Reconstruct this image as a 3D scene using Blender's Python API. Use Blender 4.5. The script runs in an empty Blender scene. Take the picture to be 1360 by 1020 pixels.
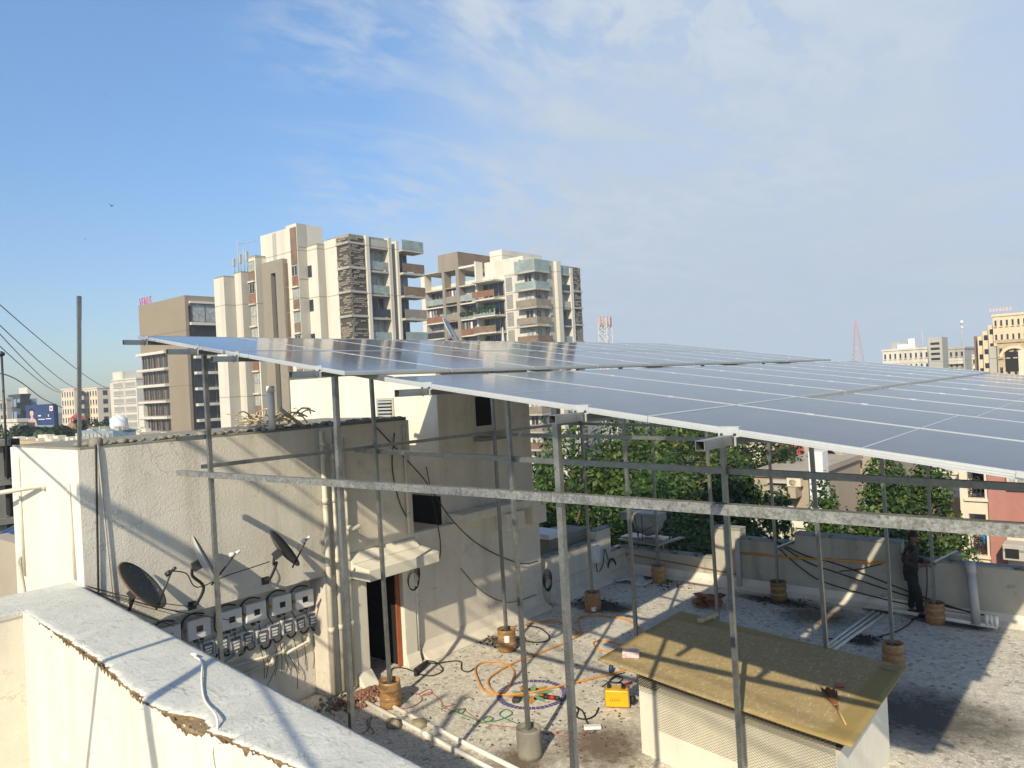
import bpy, bmesh, math, random
from mathutils import Vector, Matrix, noise

rnd = random.Random(11)
SC = bpy.context.scene
COL = SC.collection
V = Vector
EYE = V((0, 0, 5.2))
rad = math.radians

# ------------------------------------------------------------------ camera
def cam_axes():
    yaw, pitch, roll = rad(40.27), rad(-.05), rad(-2.893)
    c, s = math.cos, math.sin
    fw = V((-s(yaw) * c(pitch), c(yaw) * c(pitch), s(pitch)))
    r0 = V((c(yaw), s(yaw), 0)); u0 = r0.cross(fw)
    return r0 * c(roll) + u0 * s(roll), -r0 * s(roll) + u0 * c(roll), fw
CR, CU, CF = cam_axes()
def ray(x, y): return CR * ((x - 680) / 1000) - CU * ((y - 510) / 1000) + CF
def at_x(x, y, v): d = ray(x, y); return EYE + d * ((v - EYE.x) / d.x)
def at_y(x, y, v): d = ray(x, y); return EYE + d * ((v - EYE.y) / d.y)
def at_z(x, y, v): d = ray(x, y); return EYE + d * ((v - EYE.z) / d.z)
def at_d(x, y, dist): return EYE + ray(x, y) * dist

cd = bpy.data.cameras.new('camera'); cam = bpy.data.objects.new('camera', cd); COL.objects.link(cam)
cd.sensor_width = 36; cd.lens = 36 * 1000 / 1360; cd.clip_start = .05; cd.clip_end = 6000
m = Matrix((CR, CU, -CF)).transposed().to_4x4(); m.translation = EYE; cam.matrix_world = m
SC.camera = cam

# ------------------------------------------------------------------ materials
def nodes(name):
    m = bpy.data.materials.new(name); m.use_nodes = True
    nt = m.node_tree; return m, nt, nt.nodes['Principled BSDF']
def N(nt, t, **kw):
    n = nt.nodes.new(t)
    for k, v in kw.items(): setattr(n, k, v)
    return n
def L(nt, a, b): nt.links.new(a, b)
def ramp(nt, fac, stops):
    r = N(nt, 'ShaderNodeValToRGB'); e = r.color_ramp.elements
    while len(e) < len(stops): e.new(.5)
    for i, (p, c) in enumerate(stops):
        e[i].position = p; e[i].color = (c, c, c, 1) if isinstance(c, (int, float)) else (*c, 1)
    L(nt, fac, r.inputs[0]); return r.outputs[0]
def mixc(nt, fac, a, b, mode='MIX'):
    mx = N(nt, 'ShaderNodeMix', data_type='RGBA', blend_type=mode)
    for i, v in ((0, fac), (6, a), (7, b)):
        if isinstance(v, (int, float)): mx.inputs[i].default_value = v
        elif isinstance(v, tuple): mx.inputs[i].default_value = (*v, 1)
        else: L(nt, v, mx.inputs[i])
    return mx.outputs[2]
def tex(nt, kind='NOISE', scale=5, detail=5, coord='Object', rough=.6, sc3=None, dist=0):
    tc = N(nt, 'ShaderNodeTexCoord'); o = tc.outputs[coord]
    if sc3:
        mp = N(nt, 'ShaderNodeMapping'); mp.inputs['Scale'].default_value = sc3; L(nt, o, mp.inputs[0]); o = mp.outputs[0]
    n = N(nt, 'ShaderNodeTexNoise'); n.inputs['Scale'].default_value = scale; n.inputs['Detail'].default_value = detail
    n.inputs['Roughness'].default_value = rough; n.inputs['Distortion'].default_value = dist; L(nt, o, n.inputs['Vector'])
    return n.outputs[0]
def bump(nt, b, h, strength=.3, dist=.02):
    n = N(nt, 'ShaderNodeBump'); n.inputs['Strength'].default_value = strength; n.inputs['Distance'].default_value = dist
    L(nt, h, n.inputs['Height']); L(nt, n.outputs[0], b.inputs['Normal'])
def mat(name, c, rough=.7, metal=0, var=.12, vs=3, fine=40, bmp=0, bscale=60, dark=None, dfac=(.55, .75), dscale=1.5, streak=None, spec=.5, orand=0, joint=0, crack=None):
    """plain surface with uneven tone, optional stains (dark) and vertical streaks"""
    m, nt, b = nodes(name)
    n1 = tex(nt, scale=vs); n2 = tex(nt, scale=fine, detail=3)
    v = ramp(nt, n1, [(.25, 1 - var), (.75, 1 + var)]) ; v2 = ramp(nt, n2, [(.3, 1 - var * .6), (.7, 1 + var * .6)])
    col = mixc(nt, 1, tuple(c), v, 'MULTIPLY'); col = mixc(nt, 1, col, v2, 'MULTIPLY')
    if dark:
        f = ramp(nt, tex(nt, scale=dscale, detail=8, rough=.7), [(dfac[0], 0), (dfac[1], 1)]); col = mixc(nt, f, col, tuple(dark))
    if streak:
        f = ramp(nt, tex(nt, scale=1, detail=6, sc3=(streak[1], streak[1], streak[1] * .06)), [(.5, 0), (.78, streak[2])]); col = mixc(nt, f, col, tuple(streak[0]))
    if crack:
        ck = ramp(nt, tex(nt, scale=1.1, detail=7, rough=.62, dist=.8), [(.492, 0), (.5, .8), (.508, 0)]); gt = ramp(nt, tex(nt, scale=.9, detail=2), [(.46, 0), (.6, 1)])
        col = mixc(nt, mixc(nt, 1, ck, gt, 'MULTIPLY'), col, tuple(crack))
    if orand:
        oi = N(nt, 'ShaderNodeObjectInfo'); col = mixc(nt, 1, col, ramp(nt, oi.outputs['Random'], [(0, 1 - orand), (1, 1 + orand * .5)]), 'MULTIPLY')
    if joint:
        tc = N(nt, 'ShaderNodeTexCoord'); sx = N(nt, 'ShaderNodeSeparateXYZ'); L(nt, tc.outputs['Object'], sx.inputs[0])
        dv = N(nt, 'ShaderNodeMath', operation='DIVIDE'); L(nt, sx.outputs[2], dv.inputs[0]); dv.inputs[1].default_value = joint
        fr = N(nt, 'ShaderNodeMath', operation='FRACT'); L(nt, dv.outputs[0], fr.inputs[0]); lt = N(nt, 'ShaderNodeMath', operation='LESS_THAN'); L(nt, fr.outputs[0], lt.inputs[0]); lt.inputs[1].default_value = .12 / joint
        col = mixc(nt, lt.outputs[0], col, tuple(v * .55 for v in c))
    L(nt, col, b.inputs['Base Color'])
    b.inputs['Roughness'].default_value = rough; b.inputs['Metallic'].default_value = metal; b.inputs['Specular IOR Level'].default_value = spec
    if bmp: bump(nt, b, tex(nt, scale=bscale, detail=4), bmp)
    return m
M = {}
M['plaster'] = mat('rough_grey_plaster', (.73, .69, .59), .9, var=.07, bmp=.42, bscale=36, crack=(.36, .33, .27), streak=((.26, .24, .19), 2.2, .5))
M['smooth'] = mat('smooth_cream_plaster', (.68, .625, .52), .85, crack=(.40, .36, .29), var=.08, vs=1.4, bmp=.12, bscale=12, dark=(.42, .38, .30), dfac=(.56, .8), dscale=1.3, streak=((.38, .34, .27), 1.5, .55))
M['white'] = mat('white_lime_wash', (.74, .70, .58), .85, var=.06, bmp=.12, bscale=14, streak=((.5, .46, .36), 1.6, .5))
M['parapet_face'] = mat('cream_parapet_paint', (.72, .68, .55), .8, var=.05, bmp=.25, bscale=11, crack=(.50, .45, .34), dark=(.58, .53, .41), dfac=(.56, .78), dscale=2.2, streak=((.50, .45, .33), 3, .55))
M['parapet_wall'] = mat('weathered_parapet_plaster', (.42, .40, .33), .9, var=.12, bmp=.2, bscale=14, dark=(.12, .11, .09), dfac=(.6, .74), dscale=2.2, streak=((.16, .15, .12), 1.8, .8))
M['parapet_top'] = mat('stained_parapet_top', (.30, .30, .28), .95, var=.2, bmp=.3, bscale=20, dark=(.05, .05, .045), dfac=(.5, .62), dscale=3)
M['concrete'] = mat('grey_concrete', (.24, .225, .18), .95, var=.2, bmp=.3, bscale=18)
M['galv'] = mat('galvanised_steel', (.31, .325, .31), .42, metal=.8, var=.16, vs=9, fine=90, dark=(.2, .21, .21), dfac=(.5, .75), dscale=22)
M['galv_post'] = mat('weathered_galvanised_steel', (.33, .34, .325), .40, metal=.8, var=.3, vs=6, fine=60, dark=(.19, .2, .19), dfac=(.5, .72), dscale=24)
M['galv_dirty'] = mat('spattered_galvanised_steel', (.32, .325, .305), .52, metal=.5, var=.34, vs=7, fine=60, dark=(.11, .11, .105), dfac=(.46, .68), dscale=40)
M['alu'] = mat('aluminium_frame', (.66, .67, .65), .42, metal=.55, var=.05)
M['pvc'] = mat('cream_pvc_pipe', (.62, .58, .46), .55, var=.1, vs=4, dark=(.34, .28, .18), dfac=(.62, .8), dscale=5)
M['pvc_white'] = mat('white_pvc_pipe', (.78, .75, .66), .5, var=.08, vs=4, dark=(.42, .36, .26), dfac=(.62, .8), dscale=6)
M['pvc_grey'] = mat('grey_pvc_pipe', (.42, .42, .40), .6, var=.1)
M['black'] = mat('black_rubber', (.018, .018, .018), .6, var=.2)
M['dark'] = mat('dark_interior', (.012, .011, .010), .9, var=.3)
M['orange_hose'] = mat('orange_hose', (.58, .27, .06), .5, var=.12, vs=8)
M['red_wire'] = mat('red_wire', (.38, .10, .08), .5)
M['green_wire'] = mat('green_wire', (.03, .20, .11), .5)
M['tape'] = mat('brown_packing_tape', (.33, .19, .075), .38, var=.25, vs=11, fine=50, dark=(.16, .085, .03), dfac=(.5, .75), dscale=9, orand=.4)
M['soil'] = mat('damp_rubble_and_gap_shade', (.055, .04, .03), .95, var=.5, vs=9, bmp=.6, bscale=40)  # also colours the shaded gap at the top of the mesh box
M['brick_rubble'] = mat('reddish_brick_rubble', (.25, .13, .09), .95, var=.5, vs=14, bmp=.5, bscale=50)
M['rust'] = mat('rusty_brown_leaves', (.26, .11, .04), .8, var=.4, vs=14)
M['inv'] = mat('white_inverter_case', (.78, .78, .75), .4, var=.05)
M['inv_side'] = mat('grey_box_frame', (.60, .60, .59), .5, var=.1)
M['clear'] = mat('smoky_clear_lid', (.12, .12, .125), .12, var=.3, vs=30)
M['screen'] = mat('black_display', (.012, .014, .018), .15, var=.1)
M['yellow'] = mat('yellow_machine_paint', (.78, .42, .01), .4, var=.06)
M['redtool'] = mat('red_tool_plastic', (.35, .02, .02), .4)
M['wood'] = mat('pale_wood', (.55, .36, .16), .7, var=.2, vs=6)
M['bristle'] = mat('brown_brush', (.2, .09, .035), .9, var=.3)
M['pink_soap'] = mat('pink_plastic_pack', (.68, .5, .5), .4, var=.25, vs=20)
M['glass_dark'] = mat('dark_window_glass', (.03, .035, .04), .12, var=.5, vs=.6, fine=3)
M['glass_teal'] = mat('teal_balcony_glass', (.27, .32, .29), .2, var=.3, vs=.8, fine=5)
M['curtain'] = mat('pale_curtain_glass', (.34, .36, .34), .3, var=.5, vs=1.2, fine=2.5)
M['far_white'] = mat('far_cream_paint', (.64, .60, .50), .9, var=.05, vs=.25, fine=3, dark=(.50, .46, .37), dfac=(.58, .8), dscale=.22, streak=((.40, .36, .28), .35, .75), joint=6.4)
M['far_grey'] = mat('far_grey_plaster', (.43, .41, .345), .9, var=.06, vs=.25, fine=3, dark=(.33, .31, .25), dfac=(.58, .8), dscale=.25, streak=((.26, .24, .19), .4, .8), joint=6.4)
M['far_taupe'] = mat('far_taupe_plaster', (.27, .235, .18), .9, var=.08, vs=.3, fine=3, streak=((.2, .17, .13), .35, .6))
M['far_brown'] = mat('far_brown_panel', (.20, .135, .085), .85, var=.3, vs=.6, fine=4)
M['far_rust'] = mat('far_rust_shutter', (.23, .11, .06), .8, var=.3, vs=.8, fine=4)
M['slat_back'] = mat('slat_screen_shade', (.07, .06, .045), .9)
M['far_slat'] = mat('far_stone_slat', (.25, .215, .165), .9, var=.25, vs=.8, fine=5)
M['venus'] = mat('tan_render', (.28, .228, .155), .9, var=.05, vs=.2, fine=2, streak=((.25, .2, .14), .3, .6), joint=11)
M['sign_red'] = mat('red_sign_letters', (.62, .03, .07), .5, var=.1)
M['pink_wall'] = mat('salmon_red_paint', (.40, .185, .14), .85, var=.1, vs=.7, fine=4, streak=((.28, .10, .07), .7, .5))
M['cream_wall'] = mat('cream_house_paint', (.68, .58, .43), .85, var=.06, vs=.7, fine=4, streak=((.42, .34, .24), .7, .45))
M['beige_wall'] = mat('beige_house_paint', (.40, .34, .26), .85, var=.07, vs=.6, fine=4, streak=((.28, .24, .18), .6, .5))
M['yellow_wall'] = mat('yellow_ochre_paint', (.66, .54, .35), .85, var=.08, vs=.3, fine=2)
M['ochre_wall'] = mat('weathered_ochre_stone', (.45, .35, .21), .9, var=.25, vs=.5, fine=3)
M['tile_red'] = mat('red_roof_sheet', (.42, .08, .06), .8, var=.15)
M['tile_brown'] = mat('brown_roof_tile', (.30, .17, .10), .9, var=.2)
M['blue_sheet'] = mat('blue_grey_sheet', (.22, .30, .36), .6, var=.2)
M['steel_dark'] = mat('dark_steel', (.06, .06, .06), .5, metal=.5)
M['steel_red'] = mat('faded_red_lattice', (.52, .40, .39), .6)
M['steel_white'] = mat('white_lattice', (.62, .60, .56), .6)
M['bark'] = mat('tree_bark', (.12, .085, .055), .95, var=.3)
M['straw'] = mat('dry_bamboo', (.52, .42, .26), .8, var=.3, vs=8)
M['cloth_dark'] = mat('dark_brown_cloth', (.028, .022, .020), .9, var=.3)
M['cloth_black'] = mat('black_trouser_cloth', (.016, .016, .018), .9, var=.3)
M['skin'] = mat('brown_skin', (.16, .085, .05), .6, var=.08)
M['hair'] = mat('black_hair', (.01, .009, .008), .6)
M['sack'] = mat('white_woven_sack', (.62, .61, .58), .7, var=.2, vs=9)
M['door_red'] = mat('red_brown_door_edge', (.33, .09, .035), .6, var=.2)
M['dish_grey'] = mat('speckled_dark_dish', (.055, .066, .070), .6, var=.3, vs=30, dark=(.34, .34, .33), dfac=(.60, .66), dscale=24)
M['dish_dark'] = mat('dark_grey_dish', (.045, .047, .05), .45, var=.2)
M['dish_light'] = mat('pale_grey_dish', (.44, .44, .42), .5, var=.1, dark=(.28, .26, .22), dfac=(.6, .8), dscale=6)
M['rust_edge'] = mat('rusty_rim', (.15, .085, .05), .8, var=.3)
M['bill_blue'] = mat('dark_blue_poster', (.02, .045, .13), .6, var=.3, vs=.3)
M['bill_skin'] = mat('poster_figure', (.62, .42, .34), .6, var=.2, vs=.6)
M['bill_white'] = mat('poster_white', (.7, .7, .7), .6)
M['chrome'] = mat('pale_tank_plastic', (.27, .26, .235), .5, var=.12, vs=4)
M['paint_violet'] = mat('violet_floor_paint', (.10, .09, .24), .8, var=.35, vs=14)
M['paint_orange'] = mat('orange_floor_paint', (.52, .24, .06), .8, var=.35, vs=14)
M['paint_green'] = mat('green_floor_paint', (.20, .36, .22), .8, var=.35, vs=14)
M['mortar'] = mat('mortar_lump', (.30, .26, .17), .95, var=.25, vs=12, bmp=.5, bscale=30)

def coping_mat():
    m, nt, b = nodes('weathered_white_coping')
    n = tex(nt, scale=2.2, detail=9, rough=.72); n2 = tex(nt, scale=34, detail=5); n3 = tex(nt, scale=1, detail=9, rough=.7, sc3=(5, 16, 6), dist=1.2)
    col = mixc(nt, ramp(nt, n, [(.3, 0), (.7, 1)]), (.50, .51, .46), (.64, .635, .565))
    col = mixc(nt, ramp(nt, n3, [(.58, 0), (.66, .8)]), col, (.33, .31, .26))
    col = mixc(nt, ramp(nt, n2, [(.66, 0), (.75, .5)]), col, (.28, .25, .19))
    for sc_, am in ((2.6, .8), (7, .65)):
        ck = ramp(nt, tex(nt, scale=sc_, detail=8, rough=.66, dist=1.0, sc3=(.6, 1.4, 1)), [(.488, 0), (.5, am), (.512, 0)]); col = mixc(nt, mixc(nt, 1, ck, ramp(nt, n, [(.4, .1), (.6, 1)]), 'MULTIPLY'), col, (.24, .22, .17))
    L(nt, col, b.inputs['Base Color']); b.inputs['Roughness'].default_value = .85
    bump(nt, b, n2, .35); return m
M['coping'] = coping_mat()
M['broken'] = mat('exposed_brown_mortar', (.27, .19, .10), .95, var=.35, vs=8, bmp=.8, bscale=22)

def floor_mat():
    m, nt, b = nodes('white_mosaic_roof_floor')
    tc = N(nt, 'ShaderNodeTexCoord')
    def vor(s, feat='DISTANCE_TO_EDGE'):
        v = N(nt, 'ShaderNodeTexVoronoi', feature=feat); v.inputs['Scale'].default_value = s; L(nt, tc.outputs['Object'], v.inputs['Vector']); return v
    e = vor(15); e2 = vor(31); idc = vor(15, 'F1')
    sep = N(nt, 'ShaderNodeSeparateColor'); L(nt, idc.outputs['Color'], sep.inputs[0])
    col = ramp(nt, sep.outputs[0], [(0, (.60, .56, .47)), (.8, (.74, .70, .60)), (.93, (.52, .48, .40)), (1, (.30, .27, .23))])
    big = tex(nt, scale=.45, detail=8, rough=.68); mid = tex(nt, scale=2.6, detail=8, rough=.75)
    worn = ramp(nt, big, [(.4, .25), (.62, 1)])
    g1 = ramp(nt, e.outputs[0], [(.0, 1), (.07, 0)]); g2 = ramp(nt, e2.outputs[0], [(0, .7), (.055, 0)])
    mx = N(nt, 'ShaderNodeMath', operation='MAXIMUM'); L(nt, g1, mx.inputs[0]); L(nt, g2, mx.inputs[1])
    ml = N(nt, 'ShaderNodeMath', operation='MULTIPLY'); L(nt, mx.outputs[0], ml.inputs[0]); L(nt, worn, ml.inputs[1])
    col = mixc(nt, ml.outputs[0], col, (.15, .135, .105))
    # damp dirt, rust-brown earth
    col = mixc(nt, ramp(nt, mid, [(.52, 0), (.72, .62)]), col, (.34, .28, .19))
    col = mixc(nt, ramp(nt, tex(nt, scale=1.1, detail=9, rough=.75, dist=.6), [(.6, 0), (.72, .7)]), col, (.11, .095, .075))
    L(nt, col, b.inputs['Base Color']); b.inputs['Roughness'].default_value = .8
    bump(nt, b, e.outputs[0], .12, .01); return m
M['floor'] = floor_mat()

def stain_mat(name, c, scale, lo, hi, sc3=(1, 1, 1), top=.92):
    """thin deposits lying on the floor: alpha broken up by noise, fading to the rim"""
    m, nt, b = nodes(name)
    tc = N(nt, 'ShaderNodeTexCoord'); mp = N(nt, 'ShaderNodeMapping'); L(nt, tc.outputs['Object'], mp.inputs[0]); mp.inputs['Scale'].default_value = sc3
    ln = N(nt, 'ShaderNodeVectorMath', operation='LENGTH'); L(nt, mp.outputs[0], ln.inputs[0])
    inv = N(nt, 'ShaderNodeMath', operation='SUBTRACT'); inv.inputs[0].default_value = 1; L(nt, ln.outputs['Value'], inv.inputs[1])
    n = tex(nt, scale=scale, detail=9, rough=.75)
    ad = N(nt, 'ShaderNodeMath', operation='MULTIPLY'); L(nt, inv.outputs[0], ad.inputs[0]); L(nt, n, ad.inputs[1])
    L(nt, ramp(nt, ad.outputs[0], [(lo, 0), (hi, top)]), b.inputs['Alpha'])
    L(nt, mixc(nt, tex(nt, scale=30), tuple(x * .6 for x in c), tuple(x * 1.4 for x in c)), b.inputs['Base Color'])
    b.inputs['Roughness'].default_value = .95; return m

def glass_panel_mat(Lp, Wp, name, nx, ny):
    m, nt, b = nodes(name)
    tc = N(nt, 'ShaderNodeTexCoord'); sp = N(nt, 'ShaderNodeSeparateXYZ'); L(nt, tc.outputs['Object'], sp.inputs[0])
    def line(o, p, w):
        d = N(nt, 'ShaderNodeMath', operation='DIVIDE'); L(nt, o, d.inputs[0]); d.inputs[1].default_value = p
        f = N(nt, 'ShaderNodeMath', operation='FRACT'); L(nt, d.outputs[0], f.inputs[0])
        k = N(nt, 'ShaderNodeMath', operation='LESS_THAN'); L(nt, f.outputs[0], k.inputs[0]); k.inputs[1].default_value = w; return k.outputs[0]
    lx = line(sp.outputs[0], Lp / nx, .03); ly = line(sp.outputs[1], Wp / ny, .02)
    mm = N(nt, 'ShaderNodeMath', operation='MAXIMUM'); L(nt, lx, mm.inputs[0]); L(nt, ly, mm.inputs[1])
    base = mixc(nt, tex(nt, scale=.9), (.012, .015, .036), (.018, .022, .046))
    col = mixc(nt, mm.outputs[0], base, (.05, .06, .085))
    dust = ramp(nt, tex(nt, scale=3.2, detail=8, rough=.7), [(.35, .02), (.8, .10)])
    oi = N(nt, 'ShaderNodeObjectInfo'); od = N(nt, 'ShaderNodeMath', operation='MULTIPLY'); L(nt, dust, od.inputs[0]); L(nt, ramp(nt, oi.outputs['Random'], [(0, .4), (1, 1.6)]), od.inputs[1]); dust = od.outputs[0]
    stk = ramp(nt, tex(nt, scale=1, detail=6, sc3=(.5, 9, 1)), [(.5, 0), (.75, .10)])
    spot = ramp(nt, tex(nt, scale=16, detail=3), [(.70, 0), (.76, .45)])
    mxd = N(nt, 'ShaderNodeMath', operation='ADD'); L(nt, dust, mxd.inputs[0]); L(nt, stk, mxd.inputs[1]); mx2 = N(nt, 'ShaderNodeMath', operation='MAXIMUM'); L(nt, mxd.outputs[0], mx2.inputs[0]); L(nt, spot, mx2.inputs[1]); dust = mx2.outputs[0]
    col = mixc(nt, dust, col, (.42, .40, .36))
    L(nt, col, b.inputs['Base Color'])
    L(nt, ramp(nt, tex(nt, scale=6, detail=6), [(.3, .055), (.8, .12)]), b.inputs['Roughness'])
    b.inputs['IOR'].default_value = 1.30
    return m

def leaf_mat(name, a, bcol, c):
    m, nt, b = nodes(name)
    g = N(nt, 'ShaderNodeNewGeometry'); n = tex(nt, scale=.55, detail=3)
    col = ramp(nt, g.outputs['Random Per Island'], [(0, a), (.6, bcol), (.93, c), (1, (.20, .19, .035))])
    L(nt, col, b.inputs['Base Color']); b.inputs['Roughness'].default_value = .5
    b.inputs['Specular IOR Level'].default_value = .35
    tr = N(nt, 'ShaderNodeBsdfTranslucent'); L(nt, col, tr.inputs[0]); mx = N(nt, 'ShaderNodeMixShader'); mx.inputs[0].default_value = .28
    L(nt, b.outputs[0], mx.inputs[1]); L(nt, tr.outputs[0], mx.inputs[2]); L(nt, mx.outputs[0], nt.nodes['Material Output'].inputs[0])
    return m
M['leaf'] = leaf_mat('broad_green_leaves', (.024, .055, .012), (.055, .11, .018), (.11, .18, .035))
M['leaf_dark'] = leaf_mat('dark_green_leaves', (.015, .036, .012), (.032, .064, .016), (.06, .10, .022))
M['leaf_yellow'] = leaf_mat('yellow_green_leaves', (.05, .09, .015), (.09, .14, .025), (.16, .2, .04))

# ------------------------------------------------------------------ mesh builder
class MB:
    def __init__(s): s.b = bmesh.new(); s.k = 0
    def _tag(s, fs, mi):
        for f in fs: f.material_index = mi
    def box(s, lo, hi, mi=0, rz=0, piv=None, mx=None):
        lo, hi = V(lo), V(hi)
        vs = [V((x, y, z)) for x in (lo.x, hi.x) for y in (lo.y, hi.y) for z in (lo.z, hi.z)]
        if rz:
            p = V(piv) if piv else (lo + hi) / 2; R_ = Matrix.Rotation(rz, 3, 'Z'); vs = [p + R_ @ (v - p) for v in vs]
        if mx: vs = [mx @ v for v in vs]
        b = [s.b.verts.new(v) for v in vs]
        s._tag([s.b.faces.new([b[i] for i in q]) for q in ((0, 1, 3, 2), (4, 6, 7, 5), (0, 4, 5, 1), (2, 3, 7, 6), (0, 2, 6, 4), (1, 5, 7, 3))], mi); return s
    def bar(s, p, q, w, h, mi=0, up=(0, 0, 1)):
        """box section from p to q"""
        p, q = V(p), V(q); d = (q - p).normalized(); u = V(up); a = d.cross(u)
        if a.length < 1e-4: a = d.cross(V((0, 1, 0)))
        a.normalize(); u = a.cross(d)
        vs = [c + a * (w / 2 * i) + u * (h / 2 * j) for c in (p, q) for i, j in ((-1, -1), (1, -1), (1, 1), (-1, 1))]
        b = [s.b.verts.new(v) for v in vs]
        s._tag([s.b.faces.new([b[i] for i in f]) for f in ((3, 2, 1, 0), (4, 5, 6, 7), (0, 1, 5, 4), (1, 2, 6, 5), (2, 3, 7, 6), (3, 0, 4, 7))], mi); return s
    def hollow(s, p, q, w, t=.006, mi=0):
        """open-ended square tube from p to q"""
        p, q = V(p), V(q); d = (q - p).normalized(); a = d.cross(V((0, 0, 1)))
        if a.length < 1e-4: a = V((1, 0, 0))
        a.normalize(); u = a.cross(d); k = w / 2; rings = []
        for c, kk in ((p, k - t), (p, k), (q, k), (q, k - t)):
            rings.append([s.b.verts.new(c + a * (kk * i) + u * (kk * j)) for i, j in ((-1, -1), (1, -1), (1, 1), (-1, 1))])
        rings.append(rings[0]); fs = []
        for A, B in zip(rings, rings[1:]):
            for i in range(4): fs.append(s.b.faces.new((A[i], A[(i + 1) % 4], B[(i + 1) % 4], B[i])))
        s._tag(fs, mi); return s
    def tube(s, pts, r, mi=0, n=8, smooth=True, r2=None):
        pts = [V(p) for p in pts]; rings = []; up = V((0, 0, 1)); last = None
        for i, p in enumerate(pts):
            d = (pts[min(i + 1, len(pts) - 1)] - pts[max(i - 1, 0)]).normalized()
            a = last if last is not None else (V((1, 0, 0)) if abs(d.z) > .9 else up)
            a = a - d * a.dot(d)
            if a.length < 1e-5: a = V((0, 1, 0)) - d * d.y
            a.normalize(); last = a; bb = d.cross(a)
            rr = r if r2 is None else r + (r2 - r) * i / max(1, len(pts) - 1)
            rings.append([s.b.verts.new(p + (a * math.cos(t) + bb * math.sin(t)) * rr) for t in [2 * math.pi * k / n for k in range(n)]])
        fs = []
        for A, B in zip(rings, rings[1:]):
            for i in range(n): fs.append(s.b.faces.new((A[i], A[(i + 1) % n], B[(i + 1) % n], B[i])))
        for f in fs: f.smooth = smooth
        fs.append(s.b.faces.new(rings[0][::-1])); fs.append(s.b.faces.new(rings[-1])); s._tag(fs, mi); return s
    def lathe(s, prof, c=(0, 0, 0), n=20, mi=0, mx=None, smooth=True, jit=0, cap=True):
        c = V(c); rings = []
        for r, z in prof:
            rr = []
            for k in range(n):
                t = 2 * math.pi * k / n; q = r * (1 + jit * noise.noise(V((math.cos(t) * 2, math.sin(t) * 2, z * 6))))
                v = V((q * math.cos(t), q * math.sin(t), z)); rr.append(s.b.verts.new(mx @ v if mx else c + v))
            rings.append(rr)
        fs = []
        for A, B in zip(rings, rings[1:]):
            for i in range(n): fs.append(s.b.faces.new((A[i], A[(i + 1) % n], B[(i + 1) % n], B[i])))
        for f in fs: f.smooth = smooth
        if cap and prof[0][0] > 1e-4: fs.append(s.b.faces.new(rings[0][::-1]))
        if cap and prof[-1][0] > 1e-4: fs.append(s.b.faces.new(rings[-1]))
        s._tag(fs, mi); return s
    def poly(s, pts, mi=0):
        f = s.b.faces.new([s.b.verts.new(V(p)) for p in pts]); f.material_index = mi; return s
    def prism(s, pts, z0, z1, mi=0):
        a = [s.b.verts.new((p[0], p[1], z0)) for p in pts]; b = [s.b.verts.new((p[0], p[1], z1)) for p in pts]; n = len(pts)
        fs = [s.b.faces.new(a[::-1]), s.b.faces.new(b)] + [s.b.faces.new((a[i], a[(i + 1) % n], b[(i + 1) % n], b[i])) for i in range(n)]
        s._tag(fs, mi); return s
    def extrude_poly(s, pts, d, mi=0):
        """solid from a planar outline pushed along vector d"""
        d = V(d); a = [s.b.verts.new(V(p)) for p in pts]; b = [s.b.verts.new(V(p) + d) for p in pts]; n = len(pts)
        fs = [s.b.faces.new(a[::-1]), s.b.faces.new(b)] + [s.b.faces.new((a[i], a[(i + 1) % n], b[(i + 1) % n], b[i])) for i in range(n)]
        s._tag(fs, mi); return s
    def blob(s, c, r, mi=0, sub=2, jit=.25, seed=0):
        c = V(c); r = V(r) if not isinstance(r, (int, float)) else V((r, r, r))
        ret = bmesh.ops.create_icosphere(s.b, subdivisions=sub, radius=1)
        for v in ret['verts']:
            k = 1 + jit * noise.noise(v.co * 1.7 + V((seed * 3.1, seed, 0))); v.co = V((v.co.x * r.x * k, v.co.y * r.y * k, v.co.z * r.z * k)) + c
            for f in v.link_faces: f.material_index = mi; f.smooth = True
        return s
    def build(s, name, mats, parent=None, loc=None, bevel=0, smooth=False):
        o_ = V(loc) if loc is not None else (V(parent['_o']) if parent is not None and '_o' in parent else V((0, 0, 0)))
        bmesh.ops.recalc_face_normals(s.b, faces=s.b.faces[:])
        if o_.length: bmesh.ops.translate(s.b, verts=s.b.verts[:], vec=-o_)
        me = bpy.data.meshes.new(name); s.b.to_mesh(me); s.b.free()
        for q in (mats if isinstance(mats, (list, tuple)) else [mats]): me.materials.append(M[q] if isinstance(q, str) else q)
        o = bpy.data.objects.new(name, me); COL.objects.link(o)
        if parent is not None:
            o.parent = parent; o['_o'] = list(o_)
        else: o.location = o_
        if bevel:
            md = o.modifiers.new('bevel', 'BEVEL'); md.width = bevel; md.segments = 2; md.limit_method = 'ANGLE'; md.angle_limit = rad(40)
        return o
def tag(o, label=None, cat=None, group=None, kind=None):
    if label: o['label'] = label
    if cat: o['category'] = cat
    if group: o['group'] = group
    if kind: o['kind'] = kind
    return o
def thing(name, label, cat, loc=(0, 0, 0), group=None):
    o = bpy.data.objects.new(name, None); COL.objects.link(o); o.location = loc; o.empty_display_size = .1
    o['_o'] = list(loc); return tag(o, label, cat, group)
def single(name, mb, mats, label, cat, loc, group=None, bevel=0, kind=None):
    return tag(mb.build(name, mats, None, loc, bevel), label, cat, group, kind)
def dup(o, parent=None):
    c = o.copy(); COL.objects.link(c)
    if parent is not None: c.parent = parent
    for ch in list(o.children): dup(ch, c)
    return c
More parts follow.
